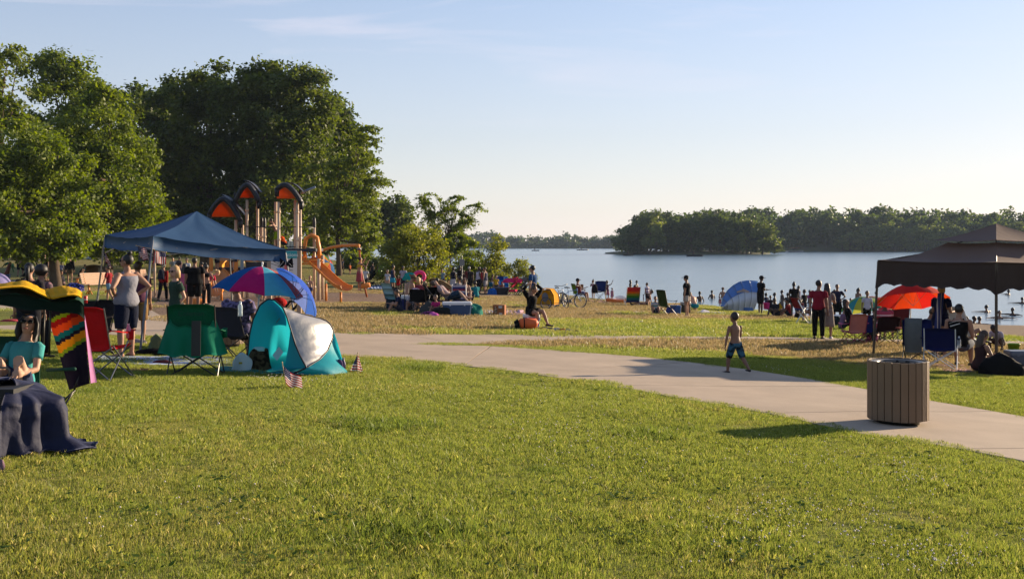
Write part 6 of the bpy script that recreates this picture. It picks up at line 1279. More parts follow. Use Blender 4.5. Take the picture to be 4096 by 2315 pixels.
pers('child in dark red on the left deck beside the yellow curve', 925, 1095, 1025, 100, 'stand', sk='c', fem=1, Y=46.4, h=1.1, z=L_(925, 1085, 46.4).z + k0.z, top=('tee', (120, 20, 30)), bot=('shorts', (60, 30, 40)), hair=('pony', 'black'), group=KG)
pers('child with a pink and white top on the left deck', 940, 1095, 1025, 200, 'stand', sk='a', fem=1, Y=46.2, h=1.05, z=L_(940, 1082, 46.2).z + k0.z, top=('tee', (205, 110, 130)), bot=('shorts', (60, 60, 70)), hair=('long', 'black'), group=KG)
pers('shirtless toddler hanging on the bars under the long slide', 1240, 1150, 1085, 170, 'armup', sk='a', bot=('shorts', (60, 70, 110)), h=1.0, Y=46.3, hair=('short', 'blond'), shoes=None, group=KG)
pers('child in dark clothes seated behind the big umbrella', 1052, 1120, 1050, 150, 'stand', sk='b', Y=44, h=1.2, top=('tee', (40, 40, 50)), bot=('shorts', (50, 50, 60)), hair=('short', 'brown'), group=KG)
# multi-coloured parasol beyond the slide
umbrella('tilted red, yellow and blue parasol beyond the long slide', GY(1300, 60), A(1318, 1050, 60), .78, .30, [(60, 110, 150), (190, 40, 40), (60, 120, 70), (205, 130, 30), (60, 110, 160), (205, 150, 60), (200, 90, 40), (60, 100, 150)], axis=(.75, -.3, .45), spin=.3)
# ---- regulations sign
sg = G(1200, 1336); Ys = sg.y; sg = GY(1200, 26.0); Ys = 26.0; t = thing('notice_board', 'white notice board with a teal header on wooden posts', 'sign', sg); k1 = Vector(sg)
def q2(px, py, dy=0): return A(px, py, Ys + dy) - k1
wood_ = mat('post_wood', (.30, .22, .16), .85, .25, 5, .15, bump=.3, bscale=20)
for x in (1197, 1078): m = MB(); a = q2(x, 1003, .05); m.bar(tuple(a), (a.x, a.y, -.05), .10, .10); m.obj('post', wood_, t)
m = MB(); a, b = q2(1084, 1105), q2(1189, 1003); m.box(((a.x + b.x) / 2, a.y, (a.z + b.z) / 2), (b.x - a.x, .03, b.z - a.z)); m.obj('board', mat('board_white', (.55, .52, .52), .6, .05, 4), t)
m = MB(); a, b = q2(1084, 1033), q2(1189, 1004); m.box(((a.x + b.x) / 2, a.y - .02, (a.z + b.z) / 2), (b.x - a.x, .012, b.z - a.z)); hd_ = m.obj('header', mat('header_teal', (.03, .27, .30), .6, .05, 4), t)
text_mesh('Regulations', .118, paint((225, 235, 235), .6), hd_, face_cam((a.x + b.x) / 2 + .065, a.y - .029, a.z + .045))
for k in range(9):
    a = q2(1108 + (k * 7) % 5, 1044 + k * 6); b = q2(1150 + (k * 13) % 28, 1044 + k * 6); m = MB(); m.box(((a.x + b.x) / 2, a.y - .018, a.z), (b.x - a.x, .004, .012)); m.obj('text_line', paint((70, 70, 76), .7), t)
# ---- benches
def bench(label, loc, yaw):
    t = thing('park_bench', label, 'bench', loc, yaw, 'park benches'); wd = mat('bench_slat', (.62, .42, .30), .6, .12, 4, .2)
    for k in range(5): m = MB(); m.box((0, -.20 + .10 * k, .46 + .01 * abs(k - 2)), (1.5, .085, .035)); m.obj('seat_slat', wd, t)
    for k in range(5): m = MB(); m.box((0, -.27 - .035 * k, .56 + .10 * k), (1.5, .035, .088), (R(-14), 0, 0)); m.obj('back_slat', wd, t)
    for x in (-.55, .55):
        m = MB(); m.tube([(x, -.05, -.02), (x, -.02, .2), (x, -.05, .43)], .045, 8); m.tube([(x, .18, .0), (x, .12, .12), (x, 0, .2)], .03, 7); m.tube([(x, -.22, 0), (x, -.14, .12), (x, -.02, .2)], .03, 7); m.tube([(x, -.2, .44), (x, -.28, .6), (x, -.43, 1.0)], .02, 6); m.tube([(x, -.22, .44), (x, .24, .46)], .02, 6); m.obj('leg', ORG, t, True)
    return t
bench('slatted tan bench with orange legs left of the tent leg', G(395, 1176), -118)
bench('slatted tan bench partly hidden behind the tank top woman', G(563, 1142), -120)
bench('bench end seen past the man in khaki shorts', G(306, 1140), 115)
# ================================================================ FAR LAWN LEFT, thin posts and odds
LG = 'people on the far left lawn'
pers('man in a beige shirt and black shorts walking away on the far lawn', 82, 1108, 1002, 10, 'walk', sk='c', build=1.2, top=('loose', (150, 125, 105)), bot=('long_shorts', (18, 18, 20)), hair=('short', 'black'), group=LG)
pers('bald man in a black shirt left of the maple trunk', 180, 1112, 1018, 170, 'stand', sk='c', build=1.35, top=('loose', (20, 18, 20)), bot=('long_shorts', (24, 22, 24)), hair=('bald', 'black'), group=LG)
pers('person in a grey top between the bald man and the trunk', 200, 1108, 1028, 200, 'contra', sk='b', fem=1, top=('tee', (84, 76, 70)), bot=('shorts', (40, 40, 44)), hair=('short', 'brown'), group=LG)
pers('man in a black sweater and khaki shorts right of the maple trunk', 279, 1133, 1025, 5, 'stand', sk='b', build=1.1, top=('long', (20, 17, 19)), bot=('shorts', (96, 84, 64)), hair=('short', 'brown'), group=LG)
pers('shirtless sunlit child left of the maple trunk', 147, 1118, 1049, 20, 'stand', sk='o', bot=('shorts', (130, 140, 150)), hair=('short', 'brown'), group=LG)
pers('child in a lavender shirt beside the trunk', 245, 1108, 1048, 20, 'stand', sk='d', top=('tee', (120, 120, 150)), bot=('shorts', (90, 90, 80)), hair=('short', 'black'), group=LG)
pers('seated woman in a floral dress at the foot of the maple', 254, 1141, 1086, 130, 'ground', sk='b', h=1.6, fem=1, top=('tee', mat('floral', (.4, .3, .3), .9, .6, 18, .1)), bot=('shorts', (150, 120, 120)), hair=('short', 'red'), group=LG)
pers('boy in a teal tee beside the tan bench', 338, 1128, 1056, -60, 'phone', sk='b', top=('tee', (20, 120, 120)), bot=('shorts', (30, 40, 60)), hair=('short', 'brown'), group=LG)
pers('person in white sitting at the far lawn edge', 22, 1040, 1015, 150, 'ground', sk='b', h=1.6, top=('tee', (190, 195, 220)), bot=('shorts', (150, 150, 160)), hair=('short', 'brown'), group=LG)
pers('person in teal sitting at the far lawn edge', 44, 1040, 1010, 200, 'sit', sk='b', h=1.6, top=('tee', (20, 90, 84)), bot=('shorts', (190, 190, 200)), hair=('short', 'brown'), group=LG)
pers('person in a white cap lying in the shade of the far trees', 122, 1042, 1015, 90, 'legsout', sk='b', h=1.6, top=('tee', (60, 50, 56)), bot=('pants', (60, 56, 60)), hair=('cap', 'black', (200, 200, 210)), group=LG)
pers('person in a blue cap sitting in the shade beyond the bald man', 148, 1044, 1014, 180, 'ground', sk='b', h=1.6, top=('tee', (100, 80, 50)), bot=('shorts', (60, 60, 80)), hair=('cap', 'black', (110, 160, 205)), group=LG)
pers('woman in a pink cap sitting with her back to the maple', 171, 1140, 1082, -60, 'ground', sk='b', h=1.6, fem=1, top=('tee', (110, 100, 84)), bot=('shorts', (110, 100, 90)), hair=('cap', 'blond', (170, 140, 170)), group=LG)
# stroller
def stroller(label, loc, yaw, rgb, name='stroller'):
    t = thing(name, label, 'stroller', loc, yaw, 'strollers'); b = fab(rgb, 0)
    m = MB(); m.grid([[(x, -.25 + .5 * v, .45 + .42 * (1 - v) ** 2) for v in np.linspace(0, 1, 7)] for x in (-.2, 0, .2)], .05); m.obj('seat', b, t, True)
    m = MB(); m.grid([[(.22 * math.cos(a), -.28 + .30 * v, .80 + .26 * math.sin(a) * (1 - .3 * v)) for a in np.linspace(0, math.pi, 9)] for v in np.linspace(0, 1, 5)], .02); m.obj('hood', b, t, True)
    for s_ in (-1, 1):
        for a, c in (((s_ * .24, .38, .12), (s_ * .24, -.42, 1.02)), ((s_ * .24, -.32, .12), (s_ * .24, .1, .55))): m = MB(); m.tube([a, c], .014, 6); m.obj('frame_tube', BLACKM, t)
        for y in (.38, -.32): m = MB(); m.tube([(s_ * .26, y + .12 * math.cos(a), .12 + .12 * math.sin(a)) for a in np.linspace(0, 6.283, 15)], .02, 6, cap=False); m.tube([(s_ * .23, y, .12), (s_ * .29, y, .12)], .03, 7); m.obj('wheel', BLACKM, t, True)
    m = MB(); m.tube([(-.24, -.42, 1.02), (.24, -.42, 1.02)], .018, 6); m.obj('handle', BLACKM, t); m = MB(); m.box((0, .0, .25), (.36, .4, .14)); m.obj('basket', b, t); return t
stroller('black stroller standing on the lawn left of the sunlit child', G(100, 1130), 80, (18, 18, 20))
# palm toy, blue box, lilac tent
pb = G(24, 1120); t = thing('palm_tree_toy', 'inflatable palm tree with a brown trunk and green leaves', 'inflatable', pb)
Yp = pb.y; q3 = lambda px, py: A(px, py, Yp) - Vector(pb)
m = MB(); m.tube([q3(22, 1106), q3(30, 1085), q3(36, 1065), q3(41, 1052)], [.20, .16, .14, .11], 10); m.obj('trunk', paint((120, 52, 30), .5), t, True)
for (dx, dy) in ((-34, 4), (-20, -2), (14, 22), (18, 8)):
    a = q3(41, 1060); b = q3(41 + dx, 1060 + dy + 6); m = MB(); m.tube([a, (a + b) / 2 + Vector((0, 0, .22)), b], [(.05, .02), (.2, .05), (.04, .02)], 8); m.obj('leaf', paint((14, 110, 60), .4), t, True)
cooler('blue box with a white lid lying beside the palm toy', G(14, 1120), 12, .9, .5, .42, (40, 70, 130), lid=(40, 80, 150), handle=False, latch=False)
umbrella('lilac sunshade tilted low at the left edge', GY(-10, 40), A(-6, 1112, 40), .55, .3, [(160, 150, 200)] * 6, axis=(.5, -.5, .6))
sheet('lawn_blanket', 'pale blanket with scattered things beyond the lilac sunshade', 'blanket', [(0, 1132), (80, 1132), (80, 1122), (10, 1122)], fab((120, 130, 150), 0), amp=.05, seed=6)
lump('blue_bundle', 'crumpled blue patterned bundle on the grass by the maple', 'blanket', G(296, 1164), .45, .25, .36, mat('blue_print', (.05, .06, .22), .9, .8, 9, .1), 41, flat=.6, fold=.25)
lump('blue_bundle', 'small crumpled violet cloth right of the blue bundle', 'cloth', G(322, 1168), .16, .12, .22, mat('violet_print', (.09, .08, .25), .9, .6, 9, .1), 42, flat=.6, fold=.25)
# dome shelter
ds = G(385, 1112); t = thing('dome_tent', 'tan and white dome beach shelter behind the bench', 'tent', ds); P = []
for i in range(13):
    a = math.pi * i / 12; P.append([(-1.25 * math.cos(a) * (1 - .25 * v), 1.1 * v - .5, max(0, 1.05 * math.sin(a) ** .8 * (1 - .7 * v ** 2))) for v in np.linspace(0, 1, 7)])
m = MB(); m.grid(P, .02); m.obj('shell', fab((120, 92, 56), .3), t, True)
m = MB(); m.grid([[(.35 + .8 * u, -.56 - .05 * u, (.05 + .8 * v) * (1 - .85 * u * u)) for v in (0, .5, 1)] for u in np.linspace(0, 1, 6)], .01); m.obj('door_flap', fab((190, 165, 140), .3), t, True)
m = MB(); m.tube([(-1.25 * math.cos(a), -.52, 1.06 * max(0, math.sin(a)) ** .8) for a in np.linspace(0, math.pi, 15)], .018, 6); m.obj('hoop', BLACKM, t, True)
lump('red_bag', 'red bag with colourful things beside the dome shelter', 'bag', G(362, 1122), .35, .25, .3, fab((150, 20, 24), 0), 43)
# thin post and mesh sign post near the tent flag
g = G(619, 1188); m = MB(); m.tube([(0, 0, 0), (0, 0, 2.35)], .045, 8); o = m.obj('wooden_stake', mat('stake_pale', (.5, .36, .26), .8, .15, 5), None, True); o.location = g; tag(o, 'thin pale wooden stake beside the woman in red', 'post')
g = G(593, 1262); t = thing('mesh_post', 'dark perforated metal signpost seen beyond the front tent leg', 'signpost', g); m = MB(); m.bar((0, 0, -.05), (.05, 0, 1.75), .06, .05); m.obj('post', mat('perforated', (.03, .032, .03), .6, .3, 30), t)
m = MB(); m.box((-.02, 0, 1.68), (.5, .03, .34)); m.obj('sign_back', paint((44, 44, 42), .5), t)
g = G(350, 1035); m = MB(); m.box((0, 0, .6), (.9, .5, 1.2)); m.box((0, -.27, .7), (.4, .05, .4)); o = m.obj('grill_cabinet', paint((180, 185, 190), .5), None); o.location = g; tag(o, 'small white cabinet at the foot of the far trees', 'cabinet')
# middle distance walkers
pers('man with a backpack walking beyond the honey locust', 1368, 1093, 1034, -30, 'walk', sk='c', top=('tee', (110, 110, 130)), bot=('shorts', (40, 40, 50)), hair=('short', 'black'))
pers('boy in a white tee standing right of the standing spinner', 1462, 1158, 1064, 170, 'stand', sk='d', top=('tee', (200, 200, 205)), bot=('shorts', (60, 56, 60)), hair=('short', 'black'))
stroller('small black stroller on the grass right of the spinner', G(1480, 1148), 60, (20, 20, 22))
sheet('beach_towel', 'blue and white towel spread on the lawn right of the spinner', 'towel', [(1470, 1156), (1545, 1156), (1550, 1142), (1500, 1142)], mat('towel_bluewhite', (.25, .30, .42), .9, .6, 6, .1), amp=.12, seed=8)
# ================================================================ MIDDLE: picnic group, row of people, bicycles
RG = 'people standing along the lakeside bushes'
pers('man in a grey shirt and red shorts carrying a lime swim ring', 1516, 1118, 1049, -40, 'stand', sk='d', top=('tee', (60, 56, 60)), bot=('shorts', (190, 40, 30)), hair=('bald', 'black'), group=RG)
g = A(1535, 1081, G(1516, 1118).y - .3); t = thing('swim_ring', 'lime green inflatable swim ring carried beside the man in red shorts', 'swim ring', g); m = MB(); m.tube([(.30 * math.cos(a), .08 * math.sin(a), .42 * math.sin(a)) for a in np.linspace(0, 6.283, 25)], .15, 9, cap=False); m.obj('tube', paint((120, 205, 20), .35), t, True)
m = MB(); m.tube([(.1, -.16, .3), (-.05, -.17, .1), (.12, -.16, -.1)], .03, 6); m.obj('print', WHITEP, t, True)
pers('woman in a blue top with a turquoise towel round her waist', 1570, 1168, 1061, -60, 'contra', sk='c', fem=1, build=1.1, top=('tank', (40, 60, 96)), bot=('skirt', (40, 150, 180), .36), hair=('bun', 'black'), group=RG)
pers('child in white close behind the woman with the turquoise towel', 1550, 1160, 1078, 160, 'stand', sk='b', top=('tee', (190, 195, 205)), bot=('shorts', (190, 150, 130)), hair=('short', 'brown'), group=RG)
pers('man in a pale grey tee and jeans shorts beside a turquoise towel', 1613, 1160, 1066, 160, 'stand', sk='d', build=1.2, top=('loose', (160, 160, 176)), bot=('long_shorts', (50, 56, 72)), hair=('short', 'black'), group=RG)
pers('small child in red beside the man in the pale grey tee', 1593, 1162, 1100, 170, 'stand', sk='d', top=('tee', (150, 30, 34)), bot=('shorts', (205, 40, 50)), hair=('short', 'black'), group=RG)
lump('turquoise_towel', 'turquoise towel held out beside the man in the pale grey tee', 'towel', A(1637, 1120, 49.5), .28, .1, .30, fab((20, 150, 150), .3), 51, flat=.6, fold=.2)
pers('woman in a grey swimsuit with a pink ring before the willow bush', 1688, 1145, 1062, 40, 'contra', sk='b', fem=1, top=('band', (130, 120, 140)), bot=('briefs', (130, 120, 140)), hair=('pony', 'brown'), group=RG)
t = thing('swim_ring', 'pink inflatable ring beside the woman in the grey swimsuit', 'swim ring', A(1677, 1106, 56)); m = MB(); m.tube([(.26 * math.cos(a), .1 * math.sin(a), .22 * math.sin(a)) for a in np.linspace(0, 6.283, 21)], .10, 8, cap=False); m.obj('tube', paint((225, 40, 110), .35), t, True)
pers('man in dark green with bent arm before the willow bush', 1728, 1150, 1071, -60, 'ear', sk='c', build=1.3, top=('loose', (26, 30, 26)), bot=('long_shorts', (30, 30, 34)), hair=('short', 'black'), group=RG)
pers('girl in white and turquoise left of the navy and white woman', 1793, 1142, 1070, -70, 'contra', sk='b', fem=1, top=('tee', (180, 180, 180)), bot=('shorts', (130, 190, 190)), hair=('bun', 'black'), group=RG)
pers('woman in a navy top and white skirt in the row by the bushes', 1812, 1162, 1072, -30, 'stand', sk='d', fem=1, build=1.2, top=('tank', (24, 28, 46)), bot=('skirt', (190, 185, 190), .12), hair=('afro', 'black'), group=RG)
pers('man in a black tee under the small grey sign', 1838, 1166, 1064, -50, 'stand', sk='d', top=('loose', (16, 15, 16)), bot=('long_shorts', (18, 18, 20)), hair=('short', 'black'), group=RG, glasses=1)
pers('grey haired man in a black and red shirt in the row by the bushes', 1876, 1176, 1067, -20, 'stand', sk='d', build=1.35, top=('loose', mat('black_red', (.012, .01, .01), .9, stripes=(0, 2.0, .52, [((.10, .01, .012), 0), ((.012, .01, .01), .5)]))), bot=('long_shorts', (14, 14, 15)), hair=('short', 'grey'), group=RG)
pers('person half hidden between the black tee man and the grey haired man', 1853, 1158, 1080, 10, 'stand', sk='d', top=('tee', (60, 30, 34)), bot=('shorts', (40, 30, 30)), hair=('short', 'black'), group=RG)
pers('man in a white tank top and black shorts looking down', 1912, 1176, 1067, -60, 'contra', sk='d', build=1.1, top=('tank', (205, 200, 215)), bot=('long_shorts', (18, 18, 20)), hair=('short', 'black'), group=RG, head=(0, -15))
pers('man in a grey tank top and printed shorts at the end of the row', 1941, 1177, 1069, 70, 'stand', sk='b', build=1.3, top=('tank', (84, 86, 104)), bot=('long_shorts', mat('grey_red', (.2, .19, .2), .9, .5, 3, .1)), hair=('short', 'brown'), group=RG)
pers('girl with a bright blue pail walking on the sand', 1968, 1160, 1097, -60, 'walk', sk='b', fem=1, top=('band', (190, 110, 130)), bot=('briefs', (60, 140, 190)), hair=('bun', 'black'), group=RG)
bucket('bright blue pail carried by the girl on the sand', A(1963, 1148, G(1968, 1160).y - .35), .10, .14, .28, (20, 130, 205))
pers('person in a red shirt by the low thin willow bush', 2058, 1160, 1087, -40, 'stand', sk='b', top=('tee', (190, 40, 34)), bot=('shorts', (60, 40, 60)), hair=('short', 'brown'), group=RG)
pers('man in a blue tee and khaki shorts standing above the others', 2133, 1248, 1046, 68, 'stand', sk='b', build=1.15, top=('tee', (34, 72, 122)), bot=('long_shorts', (160, 140, 110)), hair=('short', 'black'), glasses=1, group=RG, Y=40)
t = thing('small_sign', 'small grey sign on a post against the leafy bush', 'sign', GY(1848, 62)); k1 = Vector(t.location); a = A(1848, 1050, 62) - k1; m = MB(); m.tube([(0, 0, -.1), (a.x, a.y, a.z + .4)], .03, 7); m.obj('post', STEEL, t); m = MB(); m.box(a + Vector((0, -.04, 0)), (.28, .03, .36)); m.obj('plate', paint((120, 124, 124), .5), t)
# lounge chairs and stroller on the sand
low_chair('left one of two bright blue beach chairs on the sand', G(1996, 1166), 175, [(20, 130, 205), (24, 140, 215), (24, 60, 140)], back=.95, seat=.25); low_chair('right one of two bright blue beach chairs on the sand', G(2020, 1166), 190, [(20, 130, 205), (24, 140, 215), (24, 150, 215)], back=.95, seat=.25)
pers('child sitting between the two bright blue beach chairs', 2008, 1166, 1130, 180, 'ground', sk='c', h=1.15, top=('tee', (150, 60, 50)), bot=('shorts', (90, 80, 80)), hair=('short', 'black'))
cooler('navy cooler with a pale handle on the sand', G(2000, 1178), 8, .95, .45, .42, (20, 24, 42), lid=(26, 30, 50))
lump('blue_bag', 'royal blue bag leaning on the navy cooler', 'bag', G(1969, 1178), .28, .2, .34, fab((20, 90, 170), 0), 52)
stroller('pink and red stroller with a pink hood on the sand', G(2052, 1180), 70, (190, 30, 70))
lump('pink_canopy', 'bright pink cloth thrown over the stroller hood', 'cloth', A(2045, 1130, G(2052, 1180).y), .55, .25, .22, fab((215, 40, 110), .2), 53, flat=.6, fold=.2)
stroller('grey stroller beside the pink one', G(2088, 1180), 100, (96, 90, 84))
# ---- group of chairs in the middle of the lawn
MG = 'people sitting in the middle picnic group'
low_chair('pale teal sling chair at the left of the middle picnic group', G(1576, 1240), -30, [(110, 150, 160), (150, 180, 190), (150, 180, 190)], seat=.40, back=.98, w_=.42, lean=.30, metal=BLACKM)
camp_chair('dark blue camp chair with a bag hanging behind the pale teal chair', G(1586, 1236), -40, (26, 44, 62), w_=.55, back=.85)
lump('hanging_jacket', 'dark teal jacket hanging from the left chair of the group', 'jacket', A(1562, 1232, G(1570, 1240).y), .16, .12, .62, fab((20, 40, 56), 0), 54, flat=.3)
camp_chair('dark sling chair under the shirtless man in the hat', G(1620, 1236), -60, (22, 24, 30), w_=.55, back=.8, arms=False)
person('shirtless man in a tan hat and sunglasses sitting hunched', G(1622, 1238), 1.78, -62, 'sitfwd', sk='b', build=1.3, bot=('long_shorts', (60, 50, 50)), hair=('hat', 'brown', (130, 100, 76)), glasses=1, group=MG, lean=22)
cooler('tall navy rolling cooler with a white lid and black pull straps', G(1634, 1243), 6, .52, .42, .56, (26, 40, 100))
m = MB(); k1 = G(1634, 1243)
for x in (-.14, .0): m.tube([(x, -.24, .12), (x, -.23, 1.05)], .012, 6)
m.tube([(-.14, -.23, 1.05), (0, -.23, 1.05)], .014, 6); o = m.obj('pull_handle', BLACKM, None, True); o.parent = [q for q in bpy.data.objects if q.name.startswith('cooler') and q.get('label', '').startswith('tall navy rolling')][0]
bc1 = camp_chair('black camp chair of the blonde woman, seen from behind', G(1680, 1252), -12, (14, 13, 15), w_=.54, back=.84, seat=.44)
person('blonde woman in the black camp chair with her back turned', G(1682, 1240), 1.66, -25, 'sit', sk='b', fem=1, top=('tee', (150, 60, 80)), bot=('shorts', (60, 60, 80)), hair=('bob', 'blond'), group=MG, head=(-30, 0))
lump('print_towel', 'red, white and blue printed towel on the blonde woman\'s chair', 'towel', A(1660, 1172, G(1680, 1252).y - .2), .17, .09, .16, mat('print_rwb', (.4, .25, .3), .9, .7, 14, .1), 55, flat=.5)
camp_chair('tie-dye pink and blue camp chair in the middle group', G(1705, 1236), -20, (60, 30, 60), w_=.52, back=.9, backrgb=(170, 40, 80))
camp_chair('plain black camp chair between the tie-dye chair and the recliner', G(1725, 1246), 10, (16, 15, 17), w_=.55, back=.9)
pers('woman in orange sitting behind the tie-dye chair', 1738, 1232, 1130, 40, 'sit', sk='b', h=1.6, fem=1, top=('tank', (190, 60, 30)), bot=('shorts', (60, 40, 40)), hair=('short', 'black'), group=MG)
pers('person bending behind the hunched man, turquoise top', 1690, 1226, 1130, -20, 'sit', sk='c', h=1.5, fem=1, top=('tee', (60, 140, 150)), bot=('shorts', (40, 40, 50)), hair=('bun', 'black'), group=MG)
# recliner with tan pillow
t = thing('recliner', 'black zero gravity recliner with a tan head pillow', 'chair', G(1790, 1252), -90, 'folding camp chairs'); blk = fab((14, 13, 14), 0)
m = MB(); m.grid([[(x, y, z) for x in (-.28, 0, .28)] for y, z in ((-.85, 1.02), (-.55, .62), (-.3, .42), (.1, .38), (.35, .48), (.8, .36))], .03); m.obj('sling', blk, t, True)
m = MB(); m.ell((0, -.80, 1.02), (.24, .09, .13), 12, 8); m.obj('pillow', fab((130, 112, 84), 0), t, True)
for s_ in (-1, 1):
    for a, b in (((s_ * .3, -.6, 0), (s_ * .3, .3, .62)), ((s_ * .3, .5, 0), (s_ * .3, -.35, .62)), ((s_ * .3, -.87, 1.02), (s_ * .3, -.3, .42)), ((s_ * .3, -.3, .42), (s_ * .3, .8, .36))): m = MB(); m.tube([a, b], .013, 6); m.obj('frame_tube', BLACKM, t)
    m = MB(); m.box((s_ * .33, -.05, .63), (.06, .42, .03)); m.obj('armrest', BLACKM, t)
person('man in a white shirt lying back in the black recliner', G(1790, 1252) + Vector((.05, 0, .25)), 1.75, -90, 'recline', sk='a', build=1.15, top=('tee', (170, 150, 150)), bot=('long_shorts', (40, 60, 80)), hair=('short', 'brown'), glasses=1, group=MG, lean=-44)
# tan shade canopy on a stand
t = thing('shade_canopy', 'tan tilted sunshade on thin poles behind the recliner', 'sunshade', GY(1765, 47)); k1 = Vector(t.location); Ysn = 47
def qs(px, py, dy=0): return A(px, py, Ysn + dy) - k1
top_ = rs([qs(1712, 1120), qs(1728, 1112), qs(1745, 1114), qs(1770, 1122), qs(1800, 1140), qs(1816, 1156)], 16); m = MB()
m.grid([[tuple(q + Vector((0, 1.0 * v, -.28 * v + .10 * math.sin(math.pi * v)))) for v in np.linspace(0, 1, 6)] for q in top_], .015); m.obj('cloth', fab((150, 132, 108), .3), t, True)
m = MB(); m.grid([[tuple(top_[i] * (1 - v) + (qs(1740 + i * 5.0, 1126 + i * 2.7) * v)) for v in (0, .5, 1)] for i in range(5, 16)], .01); m.obj('side_flap', fab((150, 120, 86), .3), t, True)
for a, b in (((1745, 1118), (1752, 1175)), ((1775, 1124), (1745, 1150)), ((1815, 1157), (1812, 1180)), ((1720, 1116), (1722, 1195))): m = MB(); m.tube([qs(*a, .3), qs(b[0], b[1], .3)], .014, 6); m.obj('pole', BLACKM, t)
low_chair('red, white and blue striped beach chair of the woman in teal', G(1838, 1236), 185, [(60, 60, 110), (190, 180, 185), (150, 60, 66), (60, 60, 110), (190, 180, 185), (150, 60, 66), (60, 60, 110), (190, 180, 185)], seat=.32, back=.92)
person('woman in a teal bikini top and sunglasses facing the camera', G(1862, 1232), 1.66, 196, 'sit', sk='b', fem=1, top=('bikini', (80, 150, 170)), bot=('shorts', (96, 110, 140)), hair=('longf', 'brown'), glasses=1, group=MG, lL=((-.05, .85, .45), (.1, .2, -1)))
cooler('large blue cooler with a white lid at the front of the middle group', G(1828, 1263), 6, .98, .46, .48, (44, 76, 116))
lump('teal_bag', 'round teal beach bag leaning on the large blue cooler', 'bag', G(1892, 1265), .34, .22, .40, fab((24, 110, 96), 0), 56, flat=.5, fold=.15)
lump('folded_cover', 'grey folded chair cover leaning in the middle group', 'cover', G(1718, 1256), .36, .12, .42, fab((70, 72, 70), 0), 57, flat=.8)
lump('towel_heap', 'magenta and turquoise towels heaped on the grass', 'towels', G(1718, 1264), .30, .15, .14, mat('heap_print', (.3, .06, .2), .9, .9, 6, .1), 58, flat=.7)
lump('dark_bag', 'dark bag under the recliner beside the blue cooler', 'bag', G(1765, 1262), .34, .18, .26, fab((22, 28, 24), 0), 59)
sheet('beach_blanket', 'rumpled white and blue blanket beside the orange box', 'blanket', [(1900, 1264), (1985, 1264), (1985, 1243), (1910, 1243)], mat('blanket_stripe', (.3, .3, .4), .9, .7, 10, .1), amp=.07, seed=2)
t = thing('snack_box', 'orange cardboard snack box with printed side standing on the grass', 'box', G(1998, 1264), -12); m = MB(); m.box((0, 0, .20), (.42, .25, .40)); m.obj('carton', mat('carton_orange', (.30, .10, .035), .75, .3, 6, .2), t)
m = MB(); m.box((.06, -.128, .33), (.13, .006, .09)); m.box((.07, -.128, .07), (.11, .006, .11)); m.obj('white_print', paint((200, 190, 185), .7), t); m = MB(); m.ell((-.11, -.126, .22), (.06, .004, .13), 10, 6); m.obj('picture_print', mat('carton_print', (.25, .16, .10), .7, .8, 22), t)
sheet('beach_blanket', 'pink and white blanket stretching right of the orange box', 'blanket', [(2010, 1266), (2108, 1262), (2100, 1244), (2020, 1242)], mat('blanket_pink', (.42, .26, .30), .9, .6, 8, .1), amp=.08, seed=7, hump=(.75, .5, .12))
lump('litter_paper', 'scrap of white paper on the dry grass left of the middle group', 'litter', G(1502, 1264), .10, .05, .03, fab((200, 200, 200), 0), 60)
lump('litter_paper', 'scrap of pale paper on the green strip by the lakeside path', 'litter', G(2565, 1288), .09, .05, .04, fab((200, 200, 200), 0), 61)
lump('litter_paper', 'white cup litter on the grass right of the slatted bin', 'litter', G(4032, 1537), .03, .03, .03, fab((230, 230, 230), 0), 62)
# ---- woman stretching on a cooler
ck = G(2125, 1312); cooler('white topped blue cooler used as a seat by the woman in black', ck, 4, .46, .34, .40, (22, 44, 130), lid=(215, 215, 220))
person('woman in black shorts and sweatshirt stretching, hands behind her head', ck + Vector((.0, .0, .0)), 1.62, -140, 'sit', sk='b', fem=1, build=1.12, top=('long', (12, 11, 12)), bot=('shorts', (14, 13, 15)), hair=('bun', 'brown'), near=1, lean=4, head=(20, -24), aL=((-.75, .05, .75), (.75, -.15, .55)), aR=((.75, .05, .75), (-.75, -.15, .55)), lL=((-.05, .98, .08), (-.1, .45, -1)), lR=((.1, 1, -.02), (.0, -.05, -1)))
m = MB(); m.grid([[(-.06 + .12 * u, -.0, .0 + .10 * v) for v in (0, 1)] for u in (0, .5, 1)], .004)
t = thing('duffel_bag', 'orange duffel bag with black end lying before the seated woman', 'bag', G(2110, 1318), 4); m = MB(); m.tube([(-.24, 0, .14), (-.2, 0, .16), (0, 0, .165), (.22, 0, .16), (.27, 0, .13)], [(.10, .10), (.15, .15), (.16, .155), (.15, .15), (.09, .1)], 14, up=(0, 1, 0)); m.obj('body', mat('nylon_orange', (.62, .11, .025), .6, .15, 6, .3, bump=.3, bscale=9), t, True)
m = MB(); m.tube([(-.36, 0, .13), (-.24, 0, .16)], [(.10, .11), (.155, .155)], 14, up=(0, 1, 0)); m.obj('end', fab((14, 13, 14), 0), t, True)
for x in (-.1,): m = MB(); m.tube([(x, .16 * math.cos(a), .165 + .165 * math.sin(a)) for a in np.linspace(-1.2, 4.3, 16)], .016, 6); m.obj('strap', fab((14, 13, 14), 0), t, True)
